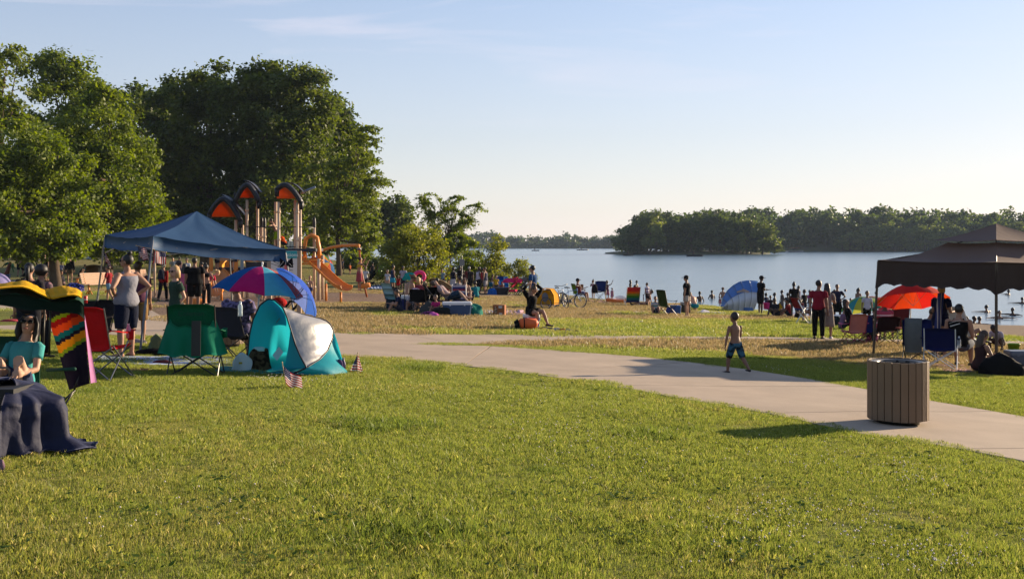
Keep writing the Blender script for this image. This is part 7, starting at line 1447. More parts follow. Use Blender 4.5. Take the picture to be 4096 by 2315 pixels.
for i, (px, py, c, rx) in enumerate(((2180, 1316, (96, 96, 110), .10), (2200, 1320, (60, 60, 80), .12), (2225, 1322, (120, 130, 150), .12), (2250, 1324, (150, 60, 40), .10), (2275, 1326, (100, 110, 130), .14), (2305, 1330, (50, 48, 50), .08))):
    lump('sandal', ['grey sandal at the seated woman\'s foot', 'dark cloth beside the grey sandal', 'pale blue cloth in the row of dropped things', 'rusty red cloth in the row of dropped things', 'grey blue cloth near the end of the dropped things', 'dark strap ending the row of dropped things'][i], 'clothes', G(px, py), rx, .07, .07, fab(c, 0), 70 + i)
# ---- bicycles and child trailer
def bicycle(label, loc, yaw, rgb, lean=8):
    t = thing('bicycle', label, 'bicycle', loc, yaw, 'bicycles'); t.rotation_euler = (R(lean), 0, R(yaw)); wr = .33; fm = paint(rgb, .3, .3); tyre = paint((16, 16, 17), .7)
    for x in (-.52, .52):
        w_ = bpy.data.objects.new('wheel', None); COL.objects.link(w_); w_.parent = t; w_.location = (x, 0, wr)
        m = MB(); m.tube([(wr * math.cos(a), 0, wr * math.sin(a)) for a in np.linspace(0, 6.2832, 37)], .022, 7, cap=False); m.obj('tyre', tyre, w_, True)
        m = MB(); m.tube([(.30 * math.cos(a), 0, .30 * math.sin(a)) for a in np.linspace(0, 6.2832, 37)], .012, 6, cap=False); m.obj('rim', paint((190, 190, 195), .25, .7), w_, True)
        for k in range(14): a = 2 * math.pi * k / 14; m = MB(); m.tube([(0, .02 * (-1) ** k, 0), (.30 * math.cos(a), 0, .30 * math.sin(a))], .002, 4); m.obj('spoke', STEEL, w_)
        m = MB(); m.tube([(0, -.04, 0), (0, .04, 0)], .025, 8); m.obj('hub', STEEL, w_, True)
    def b(nm, pts, r_, mt=fm, par=t): m = MB(); m.tube(pts, r_, 7); return m.obj(nm, mt, par, True)
    bb, st, hb, ht, rw, fw = (-.08, 0, .29), (-.20, 0, .80), (.34, 0, .66), (.31, 0, .82), (-.52, 0, wr), (.52, 0, wr)
    b('down_tube', [bb, hb], .018); b('top_tube', [(-.18, 0, .72), ht], .015); b('seat_tube', [bb, st], .015); b('head_tube', [hb, (.29, 0, .90)], .018)
    for s_ in (-1, 1): b('chain_stay', [bb, (rw[0], s_ * .05, rw[2])], .009); b('seat_stay', [(-.18, s_ * .02, .72), (rw[0], s_ * .05, rw[2])], .008); b('fork', [(.35, s_ * .04, .64), (.42, s_ * .05, .5), (fw[0], s_ * .05, fw[2])], .011)
    m = MB(); m.tube([(-.36, 0, .90), (-.25, 0, .91), (-.10, 0, .895)], [(.09, .03), (.06, .028), (.02, .018)], 9, up=(0, 0, 1)); m.obj('saddle', BLACKM, t, True); b('seat_post', [st, (-.23, 0, .89)], .012, STEEL)
    b('handlebar', [(.22, -.30, 1.03), (.29, -.15, 1.02), (.31, 0, .98), (.29, .15, 1.02), (.22, .30, 1.03)], .012, BLACKM)
    for s_ in (-1, 1): b('grip', [(.24, s_ * .2, 1.025), (.20, s_ * .31, 1.03)], .018, BLACKM)
    m = MB(); m.tube([(bb[0], .045, bb[2]), (bb[0], .055, bb[2])], .09, 18); m.obj('chainring', STEEL, t)
    for s_ in (-1, 1): b('crank', [(bb[0], s_ * .07, bb[2]), (bb[0] + s_ * .12, s_ * .08, bb[2] - s_ * .10)], .010, STEEL); m = MB(); m.box((bb[0] + s_ * .12, s_ * .12, bb[2] - s_ * .10), (.08, .07, .02)); m.obj('pedal', BLACKM, t)
    return t
bicycle('silver bicycle with its front wheel towards the camera', G(2246, 1232), -70, (170, 175, 185), 6)
bicycle('white and blue bicycle leaning behind the silver one', G(2282, 1230), -38, (120, 150, 190), -6)
tb = G(2186, 1234); t = thing('bike_trailer', 'yellow and blue child bicycle trailer with a mesh window', 'bike trailer', tb, -20); yl = fab((215, 150, 20), .25)
P = [[(x, y * wdt, z) for x, z, wdt in ((-.45, .18, 1), (-.48, .45, 1), (-.42, .70, .9), (-.1, .86, .75), (.25, .84, .75), (.42, .6, .9), (.46, .35, 1), (.44, .18, 1))] for y in (-.36, -.2, .2, .36)]
m = MB(); m.grid(P, .01); m.obj('cover', yl, t, True)
for s_ in (-1, 1): m = MB(); m.grid([[(x, s_ * (.37 - .04 * v), .2 + h_ * v) for v in (0, .5, 1)] for x, h_ in ((-.45, .25), (-.38, .48), (-.1, .62), (.25, .60), (.42, .36), (.45, .15))], .01); m.obj('side_panel', fab((40, 70, 130), .1) if s_ > 0 else yl, t, True)
m = MB(); m.grid([[(.06 + .14 * math.cos(a) * r_, -.385, .50 + .20 * math.sin(a) * r_) for a in np.linspace(0, 6.283, 15)] for r_ in (.02, .5, 1)]); m.obj('mesh_window', paint((96, 100, 110), .5), t); m = MB(); m.box((0, 0, .2), (.9, .72, .06)); m.box((-.5, 0, .34), (.06, .66, .3)); m.obj('floor_pan', fab((40, 62, 120), 0), t)
for s_ in (-1, 1):
    w_ = bpy.data.objects.new('wheel', None); COL.objects.link(w_); w_.parent = t; w_.location = (.12, s_ * .44, .25)
    m = MB(); m.tube([(.235 * math.cos(a), 0, .235 * math.sin(a)) for a in np.linspace(0, 6.283, 29)], .02, 7, cap=False); m.obj('tyre', paint((20, 20, 21), .7), w_, True); m = MB(); m.tube([(.215 * math.cos(a), 0, .215 * math.sin(a)) for a in np.linspace(0, 6.283, 29)], .010, 6, cap=False); m.obj('rim', paint((200, 200, 204), .3, .6), w_, True)
    for k in range(10): a = 2 * math.pi * k / 10; m = MB(); m.tube([(0, 0, 0), (.215 * math.cos(a), 0, .215 * math.sin(a))], .003, 4); m.obj('spoke', STEEL, w_)
m = MB(); m.tube([(.45, -.3, .25), (.8, -.3, .27), (1.1, -.2, .3)], .015, 6); m.obj('tow_bar', STEEL, t)
sheet('beach_mat', 'long grey striped mat on the grass below the bicycles', 'mat', [(2260, 1228), (2420, 1250), (2450, 1243), (2300, 1224)], mat('mat_grey', (.16, .16, .24), .9, .5, 14, .1), amp=.02, seed=4)

# more of the crowd on the lawn between the playground and the lake
for a in (('teen in a navy tee sitting on the grass left of the tall rolling cooler', 1602, 1250, 100, 'ground', 'b', (30, 40, 70), 'brown', 1.5), ('woman in a white top sitting between the black chair and the cooler', 1655, 1246, 170, 'ground', 'b', (190, 185, 190), 'black', 1.55), ('child in a magenta top sitting by the towel heap', 1748, 1258, 150, 'ground', 'b', (190, 40, 110), 'brown', 1.2), ('man in a grey tee sitting beyond the recliner', 1826, 1222, 60, 'sit', 'c', (110, 110, 116), 'black', 1.7), ('woman in a coral top sitting on the sand before the row', 1778, 1192, 190, 'ground', 'c', (200, 90, 80), 'black', 1.6), ('man in a turquoise tee sitting on the sand before the row', 1905, 1194, 30, 'ground', 'd', (30, 130, 140), 'black', 1.65), ('child in yellow standing on the sand left of the blue chairs', 1985, 1174, 170, 'stand', 'c', (205, 170, 40), 'black', 1.1)):
    pers(a[0], a[1], a[2], 0, a[3], a[4], sk=a[5], h=a[8], top=('tee', a[6]), bot=('shorts', (50, 50, 64)), hair=('short', a[7]), group=MG)
for a in (('woman in a dark tee on the lawn left of the swim ring man', 1490, 1112, 1048, 30, 'b', (40, 36, 44)), ('man in a white tee standing by the dark low bush', 1530, 1108, 1044, 150, 'c', (200, 200, 205)), ('child in orange running beyond the honey locust', 1400, 1098, 1052, 60, 'b', (205, 100, 40)), ('man in a red tee behind the grey tank top man', 1928, 1166, 1074, 20, 'd', (150, 30, 34)), ('woman in pale blue behind the navy and white woman', 1770, 1156, 1073, 160, 'b', (130, 160, 190))):
    pers(a[0], a[1], a[2], a[3], a[4], 'contra', sk=a[5], top=('tee', a[6]), bot=('shorts', (40, 40, 52)), hair=('short', 'black'), group=RG)
# ================================================================ RIGHT: beach people, gazebo, boy, litter bin
BP = 'people along the beach'
cc1 = camp_chair('green and black chair of the reading woman', G(2318, 1204), -70, (40, 60, 40), w_=.55, back=.95, backrgb=(96, 130, 30))
person('woman in a cap reading a book in the green chair', G(2318, 1206), 1.66, -72, 'sit', sk='b', fem=1, top=('tank', (110, 40, 36)), bot=('shorts', (110, 110, 140)), hair=('cap', 'black', (30, 26, 28)), group=BP, aR=((.2, .4, -.9), (-.1, .9, .35)), head=(0, -22))
t = thing('open_book', 'open brown book held by the reading woman', 'book', A(2326, 1146, G(2318, 1204).y - .1), -70)
for s_ in (-1, 1): m = MB(); m.box((s_ * .09, 0, 0), (.18, .02, .25), (0, 0, s_ * .35)); m.obj('cover', paint((120, 60, 40), .6), t)
pers('woman holding a phone to her face at the shore, leftmost of the beach people', 2373, 1195, 1119, 130, 'ear', sk='c', fem=1, top=('tee', (150, 110, 120)), bot=('shorts', (120, 90, 100)), hair=('bun', 'black'), group=BP)
pers('person pointing over the lake beside the tall chair', 2428, 1204, 1121, -30, 'armup', sk='d', fem=1, top=('tank', (90, 50, 60)), bot=('skirt', (150, 96, 110), .3), hair=('short', 'black'), group=BP)
pers('girl in a white sun hat and pink dress', 2448, 1206, 1150, -50, 'stand', sk='b', fem=1, top=('dress', (180, 130, 145), .35), hair=('hat', 'brown', (210, 215, 215)), group=BP)
camp_chair('tall navy director chair with a jacket over its back', G(2398, 1214), 165, (40, 40, 44), name='director_chair', w_=.56, seat=.66, back=1.15, backrgb=(24, 44, 96), group='folding camp chairs')
lump('hung_jacket', 'black jacket hung over the tall navy chair', 'jacket', A(2380, 1172, G(2398, 1214).y - .25), .14, .08, .42, fab((18, 18, 20), 0), 81, flat=.3)
t = thing('boogie_boat', 'small orange inflatable boat at the water\'s edge', 'inflatable boat', G(2478, 1213), 5); m = MB(); m.tube([(.62 * math.cos(a), .35 * math.sin(a), .14 + .05 * math.cos(2 * a)) for a in np.linspace(0, 6.283, 25)], .12, 9, cap=False); m.obj('hull_tube', paint((225, 110, 10), .35), t, True); m = MB(); m.box((0, 0, .06), (1.0, .5, .04)); m.obj('floor', paint((215, 120, 20), .4), t); m = MB(); m.ell((.1, .1, .28), (.35, .2, .14), 12, 7); m.obj('clear_bag', mat('bag_clear', (.6, .6, .6), .3, .1, 5, .4, alpha=.5), t, True)
sheet('towel_row', 'row of pink and white towels on the grass under the tall chair', 'towel', [(2345, 1208), (2450, 1214), (2450, 1203), (2350, 1200)], mat('towel_pinkwhite', (.4, .22, .3), .9, .8, 5, .1), amp=.06, seed=12)
low_chair('rainbow striped low beach chair facing the lake', G(2527, 1222), 5, [(40, 60, 110), (30, 110, 120), (60, 130, 40), (150, 150, 30), (215, 110, 20), (205, 50, 30), (200, 60, 60)], seat=.2, back=.95, w_=.66)
person('dark haired person in red lounging in the rainbow chair', G(2530, 1218) + Vector((.1, 0, 0)), 1.65, 0, 'ground', sk='b', top=('tee', (150, 40, 40)), bot=('shorts', (40, 40, 60)), hair=('short', 'black'), group=BP, pz=.17, lean=-18)
pers('woman with long dark hair standing behind the rainbow chair', 2522, 1196, 1119, 60, 'stand', sk='d', fem=1, top=('bikini', (40, 30, 30)), bot=('briefs', (40, 30, 30)), hair=('long', 'black'), group=BP)
pers('shirtless man standing behind the rainbow chair', 2548, 1203, 1122, 60, 'stand', sk='d', bot=('long_shorts', (120, 50, 30)), hair=('short', 'black'), group=BP)
pers('man in a white and mauve striped shirt at the shore', 2589, 1210, 1130, 40, 'stand', sk='b', build=1.1, top=('loose', mat('stripe_white', (.5, .45, .5), .9, stripes=(2, .16, 0, [((.55, .5, .55), 0), ((.16, .12, .2), .55)]))), bot=('pants', (50, 34, 40)), hair=('short', 'black'), group=BP)
pers('child in a white tee beside the striped shirt man', 2574, 1210, 1177, 80, 'stand', sk='b', top=('tee', (190, 180, 190)), bot=('shorts', (150, 120, 130)), hair=('short', 'brown'), group=BP)
pers('person in black between the striped shirt man and the green chair', 2605, 1208, 1155, 20, 'stand', sk='c', fem=1, top=('tank', (20, 20, 22)), bot=('shorts', (30, 30, 30)), hair=('long', 'black'), group=BP)
pers('sunbather in a black swimsuit lying beside the rainbow chair', 2585, 1224, 1190, 95, 'legsout', sk='b', h=1.6, fem=1, top=('band', (20, 18, 20)), bot=('briefs', (20, 18, 20)), hair=('short', 'black'), group=BP)
pers('boy in a teal striped tee sitting on a towel by the green chair', 2622, 1256, 1177, 175, 'ground', sk='b', h=1.35, top=('tee', mat('stripe_teal', (.3, .3, .3), .9, stripes=(2, .14, 0, [((.42, .36, .34), 0), ((.02, .16, .22), .35), ((.15, .25, .05), .6), ((.42, .36, .34), .75)]))), bot=('shorts', (70, 70, 90)), hair=('short', 'brown'), group=BP, lean=-5)
sheet('white_towel', 'white towel rolled at one end left of the boy in the striped tee', 'towel', [(2525, 1253), (2690, 1258), (2685, 1248), (2530, 1245)], fab((190, 180, 172), 0), amp=.04, seed=14)
camp_chair('green camp chair seen from its side beside the striped boy', G(2672, 1262), -60, (44, 58, 24), w_=.58, back=1.08, backrgb=(50, 64, 20))
cooler('blue soft cooler bag under the green camp chair', G(2698, 1258), 10, .50, .3, .40, (24, 84, 150), lid=(26, 90, 160), handle=False, latch=False)
lump('purple_bag', 'violet and blue bag beside the blue soft cooler', 'bag', G(2680, 1258), .18, .14, .34, fab((60, 70, 130), 0), 83)
pers('woman in a black tee and white shorts standing beside the green chair', 2748, 1268, 1103, 62, 'stand', sk='b', fem=1, build=1.2, top=('tee', (16, 18, 24)), bot=('shorts', (190, 175, 165)), hair=('cap', 'black', (16, 16, 18)), group=BP, shoes=(170, 160, 150))
cooler('black rolling cooler behind the woman in white shorts', G(2742, 1254), 0, .42, .36, .52, (20, 20, 22), lid=(150, 145, 140))
pers('sunlit person bending over behind the woman in white shorts', 2780, 1246, 1185, 20, 'squat', sk='o', h=1.7, bot=('shorts', (30, 130, 140)), hair=('short', 'brown'), group=BP)  # orange skin tone stands in for sunlight on the back
sheet('white_blanket', 'long white blanket left of the walking boy\'s head', 'blanket', [(2770, 1252), (2915, 1260), (2900, 1250), (2790, 1243)], fab((190, 185, 190), 0), amp=.05, seed=15, hump=(.3, .4, .12))
# blue half-shell sun shelter
sb = G(2950, 1243); t = thing('sun_shelter', 'blue and silver umbrella shelter standing on its side by the water', 'sun shelter', sb); k1 = Vector(sb); Yb = sb.y
def qb(px, py, dy=0): return A(px, py, Yb + dy) - k1
rim = [(2884, 1226), (2890, 1195), (2906, 1165), (2930, 1142), (2958, 1126), (2992, 1121), (3030, 1124)]; bot_ = [(2884, 1232), (2902, 1238), (2925, 1241), (2948, 1242), (2970, 1243), (2992, 1244), (3014, 1245)]
hub = qb(2962, 1186, -1.15)
silverc = mat('shelter_silver', (.46, .52, .62), .5, .08, 3, .4, trans=.2); bluec = mat('shelter_blue', (.08, .19, .45), .6, .1, 3, .3, trans=.25)
rimp = rs([qb(x, y, .1) for x, y in rim], 19); botp = rs([qb(x, y, -.9 + .8 * abs(i - 3) / 3) for i, (x, y) in enumerate(bot_)], 19)
for g_ in range(6):
    m = MB(); P = []
    for i in range(3 * g_, 3 * g_ + 4):
        P.append([tuple(rimp[i] * (1 - v) + botp[i] * v + Vector((0, -.75 * math.sin(math.pi * v) * .9, .06 * math.sin(math.pi * v)))) for v in np.linspace(0, 1, 11)])
    mm = MB(); mm.grid([r_[:5] for r_ in P], .008); mm.obj('blue_panel', bluec, t, True); mm = MB(); mm.grid([r_[4:] for r_ in P], .008); mm.obj('silver_panel', silverc, t, True)
    m = MB(); m.tube([Vector(q) + Vector((0, -.01, 0)) for q in P[0]], .008, 5); m.obj('rib', paint((70, 74, 84), .4), t, True)
m = MB(); w0 = qb(2948, 1192, -.86); m.grid([[tuple(A(px, py, Yb - .80) - k1) for px, py in row] for row in (((2947, 1165), (2975, 1155), (2998, 1165)), ((2949, 1180), (2970, 1178), (2990, 1175)), ((2954, 1194), (2965, 1190), (2980, 1184)))], .01); m.obj('window_flap', mat('window_pale', (.52, .46, .46), .5, .1, 4, .3, trans=.3), t, True)
m = MB(); m.grid([[tuple(A(x, y, Yb - .75) - k1) for x, y in row] for row in (((2974, 1229), (3011, 1231)), ((2976, 1244), (3014, 1246)))], .01); m.obj('pocket', bluec, t)
pers('tall man in black with a cap and white shoes beside the shelter', 3042, 1258, 1104, -72, 'phone', sk='d', build=1.1, top=('loose', (14, 15, 20)), bot=('long_shorts', (20, 20, 24)), hair=('cap', 'black', (14, 14, 18)), shoes=(200, 200, 205), group=BP)
# silhouettes at the water
def wade(label, px, py, hd, yaw, h, **kw):
    p_ = W(px, py); sub = h - (py - hd) * p_.y / FPX
    return person(label, Vector((p_.x, p_.y, WATER - max(0, sub))), h, yaw, kw.pop('pose', 'wade'), group='bathers in the lake', **kw)
pers('child standing at the water left of the blue shelter', 2859, 1228, 1178, 170, 'stand', sk='d', bot=('shorts', (30, 30, 36)), hair=('short', 'black'), group=BP)
pers('girl in pink with an orange toy at the shelter\'s left edge', 2880, 1230, 1186, 150, 'stand', sk='d', fem=1, top=('tank', (160, 90, 100)), bot=('skirt', (190, 130, 150), .4), hair=('short', 'black'), group=BP)
wade('bather standing in the water left of the blue shelter', 2849, 1194, 1161, 30, 1.5, sk='d', bot=('shorts', (60, 40, 40)), hair=('short', 'black'))
wade('woman in a sun hat wading behind the blue shelter', 2890, 1190, 1150, -40, 1.6, sk='b', fem=1, top=('bikini', (120, 60, 60)), bot=('briefs', (120, 60, 60)), hair=('hat', 'brown', (120, 90, 70)))
wade('bather with raised arms between the shelter and the tall man', 3020, 1196, 1168, 20, 1.4, sk='d', hair=('short', 'black'))
wade('bather in dark shirt right of the tall man in black', 3066, 1208, 1173, 40, 1.4, sk='d', top=('tee', (40, 44, 70)), hair=('short', 'black'))
pers('child in black walking right of the tall man', 3082, 1262, 1180, 160, 'walk', sk='d', top=('tank', (16, 16, 20)), bot=('shorts', (18, 18, 22)), hair=('short', 'black'), group=BP)
bucket('pink pail carried beside the child in black', A(3066, 1236, G(3082, 1262).y), .13, .15, .30, (205, 40, 130))
t = thing('low_sunshade', 'low grey and yellow sunshade with scattered beach things', 'sunshade', G(3122, 1256)); k1 = Vector(t.location); Yt = k1.y
m = MB(); m.grid([[tuple((A(3090, 1245, Yt) * (1 - u) + A(3132, 1198, Yt) * u) * (1 - v) + (A(3118, 1250, Yt - .5) * (1 - u) + A(3138, 1240, Yt - .5) * u) * v - k1) for v in np.linspace(0, 1, 5)] for u in np.linspace(0, 1, 8)], .01); m.obj('grey_cloth', fab((110, 104, 100), .3), t, True)
m = MB(); m.grid([[tuple((A(3118, 1210, Yt - .1) * (1 - u) + A(3136, 1240, Yt - .3) * u) * (1 - v) + (A(3114, 1240, Yt - .4) * (1 - u) + A(3128, 1252, Yt - .4) * u) * v - k1 + Vector((0, -.1 * math.sin(3 * u), 0))) for v in np.linspace(0, 1, 5)] for u in np.linspace(0, 1, 8)], .01); m.obj('yellow_cloth', fab((215, 160, 20), .35), t, True)
m = MB(); m.tube([A(3136, 1190, Yt) - k1, A(3088, 1248, Yt) - k1], .02, 6); m.obj('pole', BLACKM, t)
lump('black_bag', 'black bag on the towels below the yellow sunshade', 'bag', G(3124, 1262), .2, .15, .22, fab((14, 14, 16), 0), 84)
sheet('beach_towels', 'white and blue towels below the low yellow sunshade', 'towel', [(3080, 1264), (3240, 1272), (3240, 1256), (3090, 1252)], mat('towels_mixed', (.22, .24, .42), .9, .9, 4, .1), amp=.06, seed=16)
pers('woman in a short dark dress seen from behind on the beach', 3176, 1270, 1131, 5, 'stand', sk='d', fem=1, build=1.1, top=('dress', (26, 22, 22), .42), hair=('bun', 'black'), group=BP, shoes=None)
pers('child with lifted elbows beside the woman in the dark dress', 3150, 1258, 1170, 20, 'hips', sk='d', top=('tee', (26, 30, 30)), bot=('shorts', (24, 40, 40)), hair=('short', 'black'), group=BP)
wade('woman standing in the lake right of the dark dress', 3197, 1195, 1143, 60, 1.6, sk='d', fem=1, top=('tank', (150, 140, 150)), hair=('short', 'black'))
pers('man in a dark tee right of the woman in the dark dress', 3217, 1262, 1157, 30, 'contra', sk='d', top=('tee', (26, 24, 24)), bot=('shorts', (40, 40, 60)), hair=('short', 'black'), group=BP)
pers('child between the dark tee man and the white legged chair', 3205, 1270, 1195, 200, 'stand', sk='d', top=('tee', (120, 50, 50)), bot=('pants', (70, 80, 110)), hair=('short', 'black'), group=BP)
pers('woman with long brown hair sitting left of the couple', 3256, 1288, 1192, 70, 'sit', sk='b', h=1.6, fem=1, top=('tee', (180, 170, 175)), bot=('shorts', (60, 40, 44)), hair=('long', 'brown'), group=BP)
t = thing('folding_stool', 'folding chair with shining white legs left of the couple', 'chair', G(3232, 1298), 20, 'folding camp chairs')
for a, b in (((-.45, 0, .95), (.10, 0, .0)), ((-.30, .1, .42), (.14, .1, 0)), ((.15, 0, .62), (.12, .0, 0)), ((.15, .4, .62), (-.3, .4, 0))): m = MB(); m.tube([a, b], .022, 8); m.obj('leg', WHITEP, t, True)
m = MB(); m.grid([[(-.2 + .4 * u, .5 * v, .46 - .04 * math.sin(math.pi * v)) for v in np.linspace(0, 1, 5)] for u in (0, .5, 1)], .015); m.obj('seat', fab((40, 28, 30), 0), t, True); m = MB(); m.grid([[(-.3 - .16 * u, .5 * v, .62 + .4 * u) for v in (0, .5, 1)] for u in np.linspace(0, 1, 4)], .015); m.obj('backrest', fab((120, 30, 36), 0), t, True)
pers('man in a dark red shirt and black trousers, left of the couple on the path', 3274, 1356, 1122, -28, 'stand', sk='c', build=1.05, top=('loose', (130, 24, 44)), bot=('pants', (12, 12, 14)), hair=('short', 'black'), shoes=(14, 14, 15), group=BP, head=(-30, 0))
pers('long haired woman in a pale grey dress beside the man in dark red', 3308, 1355, 1134, -15, 'stand', sk='b', fem=1, build=.95, top=('dress', (150, 138, 128), .22), hair=('long', 'black'), shoes=(190, 190, 200), group=BP, aR=((.3, .2, -.9), (-.5, .5, .3)))
pers('woman in a dark navy top and black skirt right of the couple', 3349, 1290, 1138, 170, 'hips', sk='c', fem=1, build=1.1, top=('tee', (36, 36, 60)), bot=('skirt', (14, 14, 16), .28), hair=('short', 'black'), group=BP)
pers('shirtless boy in dark shorts right of the couple', 3381, 1262, 1157, 190, 'stand', sk='c', bot=('long_shorts', (22, 22, 26)), hair=('short', 'black'), group=BP)
wade('small child with only head and shoulders above the striped parasol', 3402, 1215, 1192, 180, 1.1, sk='c', hair=('short', 'black'))
wade('woman holding a white stick in the lake above the striped parasol', 3432, 1225, 1152, -60, 1.65, sk='c', fem=1, top=('bikini', (40, 40, 60)), hair=('pony', 'black'), pose='phone')
pers('boy in a white tee with teal sleeves standing before the parasols', 3468, 1310, 1166, 178, 'stand', sk='c', top=('tee', (190, 185, 205)), bot=('shorts', (16, 16, 18)), hair=('short', 'black'), group=BP)
cooler('blue and white cooler behind the couple', G(3365, 1300), 0, .75, .4, .40, (30, 40, 96), lid=(205, 210, 220)); lump('dark_bag', 'dark green bag beside the blue and white cooler', 'bag', G(3342, 1304), .2, .15, .36, fab((20, 30, 34), 0), 85, flat=.4)
umbrella('yellow, green and blue patterned parasol lying low on the beach', G(3440, 1262), A(3440, 1190, 45), .85, .42, [(60, 150, 130), (170, 180, 60), (70, 140, 190), (130, 180, 90), (60, 150, 160), (190, 190, 70), (60, 140, 120), (150, 180, 80)], axis=(-.25, -.2, 1))
umbrella('watermelon red and green parasol beside the patterned one', G(3530, 1262), A(3520, 1190, 46), .80, .40, [(190, 40, 60), (200, 60, 70), (120, 160, 60), (190, 40, 60), (205, 190, 150), (200, 50, 70), (190, 40, 60), (110, 160, 60)], axis=(.35, -.2, 1))
# chairs under and beyond the gazebo
RGp = 'people around the brown gazebo'
pers('woman in black with long dark hair sitting beside the pink child chair', 3402, 1345, 1218, -100, 'sit', sk='b', h=1.6, fem=1, top=('long', (18, 18, 24)), bot=('pants', (20, 20, 26)), hair=('long', 'black'), group=RGp)
camp_chair('pink child sized camp chair on the dry grass', G(3412, 1374), 10, (180, 96, 130), w_=.5, back=.85, seat=.36, backrgb=(200, 130, 120), metal=paint((150, 50, 70), .4))
camp_chair('blue child sized camp chair beside the pink one', G(3458, 1372), -20, (24, 44, 120), w_=.46, back=.8, seat=.36)
pers('person seated low between the child chairs and the striped towel', 3490, 1372, 1285, 160, 'ground', sk='b', h=1.2, top=('tee', (60, 90, 130)), bot=('pants', mat('floral_pink', (.4, .12, .18), .9, .7, 14, .1)), hair=('short', 'brown'), group=RGp)
camp_chair('dark camp chair under the woman in the striped towel', G(3535, 1376), 5, (40, 26, 30), w_=.62, back=.8)
person('woman wrapped in a red and white striped towel seen from behind', G(3532, 1368), 1.66, 10, 'sit', sk='d', fem=1, build=1.35, top=('loose', mat('stripe_red', (.5, .2, .2), .9, stripes=(2, .22, .1, [((.32, .04, .07), 0), ((.55, .42, .42), .62), ((.32, .04, .07), .8)]))), bot=('shorts', (60, 30, 30)), hair=('afro', 'black'), group=RGp)
camp_chair('grey and red high backed folding chair beneath the red umbrella', G(3584, 1366), 8, (60, 52, 54), w_=.50, back=1.30, seat=.45, backrgb=(96, 40, 42))
person('grey haired person in the red and grey high backed chair', G(3584, 1360), 1.66, 10, 'sit', sk='b', top=('tee', (60, 50, 52)), bot=('shorts', (60, 50, 50)), hair=('bob', 'grey'), group=RGp)
pers('person in patterned swimwear beneath the red umbrella', 3610, 1330, 1205, 150, 'stand', sk='b', h=1.5, fem=1, top=('tank', mat('floral_lime', (.5, .35, .3), .9, .7, 10, .1)), bot=('shorts', (150, 130, 110)), hair=('short', 'brown'), group=RGp)
umbrella('bright red beach umbrella seen past the gazebo', G(3640, 1352), A(3645, 1136, 30.5), 1.0, .50, [(215, 40, 30), (225, 70, 24), (220, 46, 34), (228, 100, 20), (215, 40, 34), (210, 36, 34), (222, 50, 34), (226, 80, 24)], axis=(.02, .30, 1), spin=.2)
t = thing('folding_table', 'low folding table with a dark red cloth behind the grey towel chair', 'table', G(3660, 1388), 8); m = MB(); m.box((0, 0, .52), (.9, .5, .03)); m.obj('table_top', fab((110, 20, 24), 0), t)
for x in (-.4, .4):
    for y in (-.2, .2): m = MB(); m.tube([(x, y, 0), (x, y, .52)], .012, 6); m.obj('leg', STEEL, t)
# ---- brown gazebo
cx, cy = A(3985, 895, 25.45).x, 25.45; dv = Vector((cx, cy, 0)).normalized(); pv_ = Vector((-dv.y, dv.x, 0)); pk = Vector((cx, cy, 2.60)); Rc, Bc, Lc, Qc = [Vector((cx, cy, 1.74)) + q * 2.6 for q in (-dv, dv, pv_, -pv_)]
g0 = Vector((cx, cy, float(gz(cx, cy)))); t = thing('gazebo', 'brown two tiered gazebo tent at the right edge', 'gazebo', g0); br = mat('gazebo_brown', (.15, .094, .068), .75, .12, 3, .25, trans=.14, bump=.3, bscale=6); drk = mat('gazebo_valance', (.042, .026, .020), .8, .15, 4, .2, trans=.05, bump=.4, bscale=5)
for a, b in ((Lc, Rc), (Rc, Qc), (Qc, Bc), (Bc, Lc)):
    m = MB(); P = []; vent = lambda q: pk + (q - pk) * .42 + Vector((0, 0, -.02))
    for i in range(13):
        u = i / 12; e = a * (1 - u) + b * u; tpv = pk + (e - pk) * .40; tpv.z = 2.16
        P.append([tuple(e * (1 - v) + tpv * v - g0 + Vector((0, 0, -.10 * math.sin(math.pi * v) - .03 * math.sin(math.pi * u)))) for v in np.linspace(0, 1, 8)])
    m.grid(P); m.obj('roof_panel', br, t, True)
    m = MB(); P = []
    for i in range(13):
        u = i / 12; e = a * (1 - u) + b * u; ev = pk + (e - pk) * .52; ev.z = 2.215 - .03 * math.sin(math.pi * u); P.append([tuple(ev * (1 - v) + pk * v - g0 + Vector((0, 0, -.04 * math.sin(math.pi * v)))) for v in np.linspace(0, 1, 7)])
    m.grid(P); m.obj('vent_roof', br, t, True)
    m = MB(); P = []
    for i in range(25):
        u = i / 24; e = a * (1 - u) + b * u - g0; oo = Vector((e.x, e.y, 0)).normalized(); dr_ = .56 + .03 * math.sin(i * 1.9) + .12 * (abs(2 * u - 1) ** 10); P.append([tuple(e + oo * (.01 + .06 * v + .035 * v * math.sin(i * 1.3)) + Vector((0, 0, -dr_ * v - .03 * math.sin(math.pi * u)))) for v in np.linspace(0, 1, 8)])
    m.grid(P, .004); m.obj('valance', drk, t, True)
for c_ in (Lc, Rc, Qc, Bc):
    f_ = Vector((c_.x + (-.12 if c_ is Lc else 0), c_.y, float(gz(c_.x, c_.y)))); m = MB(); m.bar(tuple(c_ - g0 - Vector((0, 0, .03))), tuple(f_ - g0), .045, .045); m.box(tuple(f_ - g0 + Vector((0, 0, .01))), (.12, .12, .02)); m.obj('leg', paint((70, 58, 48), .5), t)
    m = MB(); m.tube([c_ - g0 - Vector((0, 0, .03)), (c_ * .5 + pk * .5) - g0 - Vector((0, 0, .22)), pk - g0 - Vector((0, 0, .12))], .014, 6); m.obj('rafter', paint((40, 34, 30), .5), t)
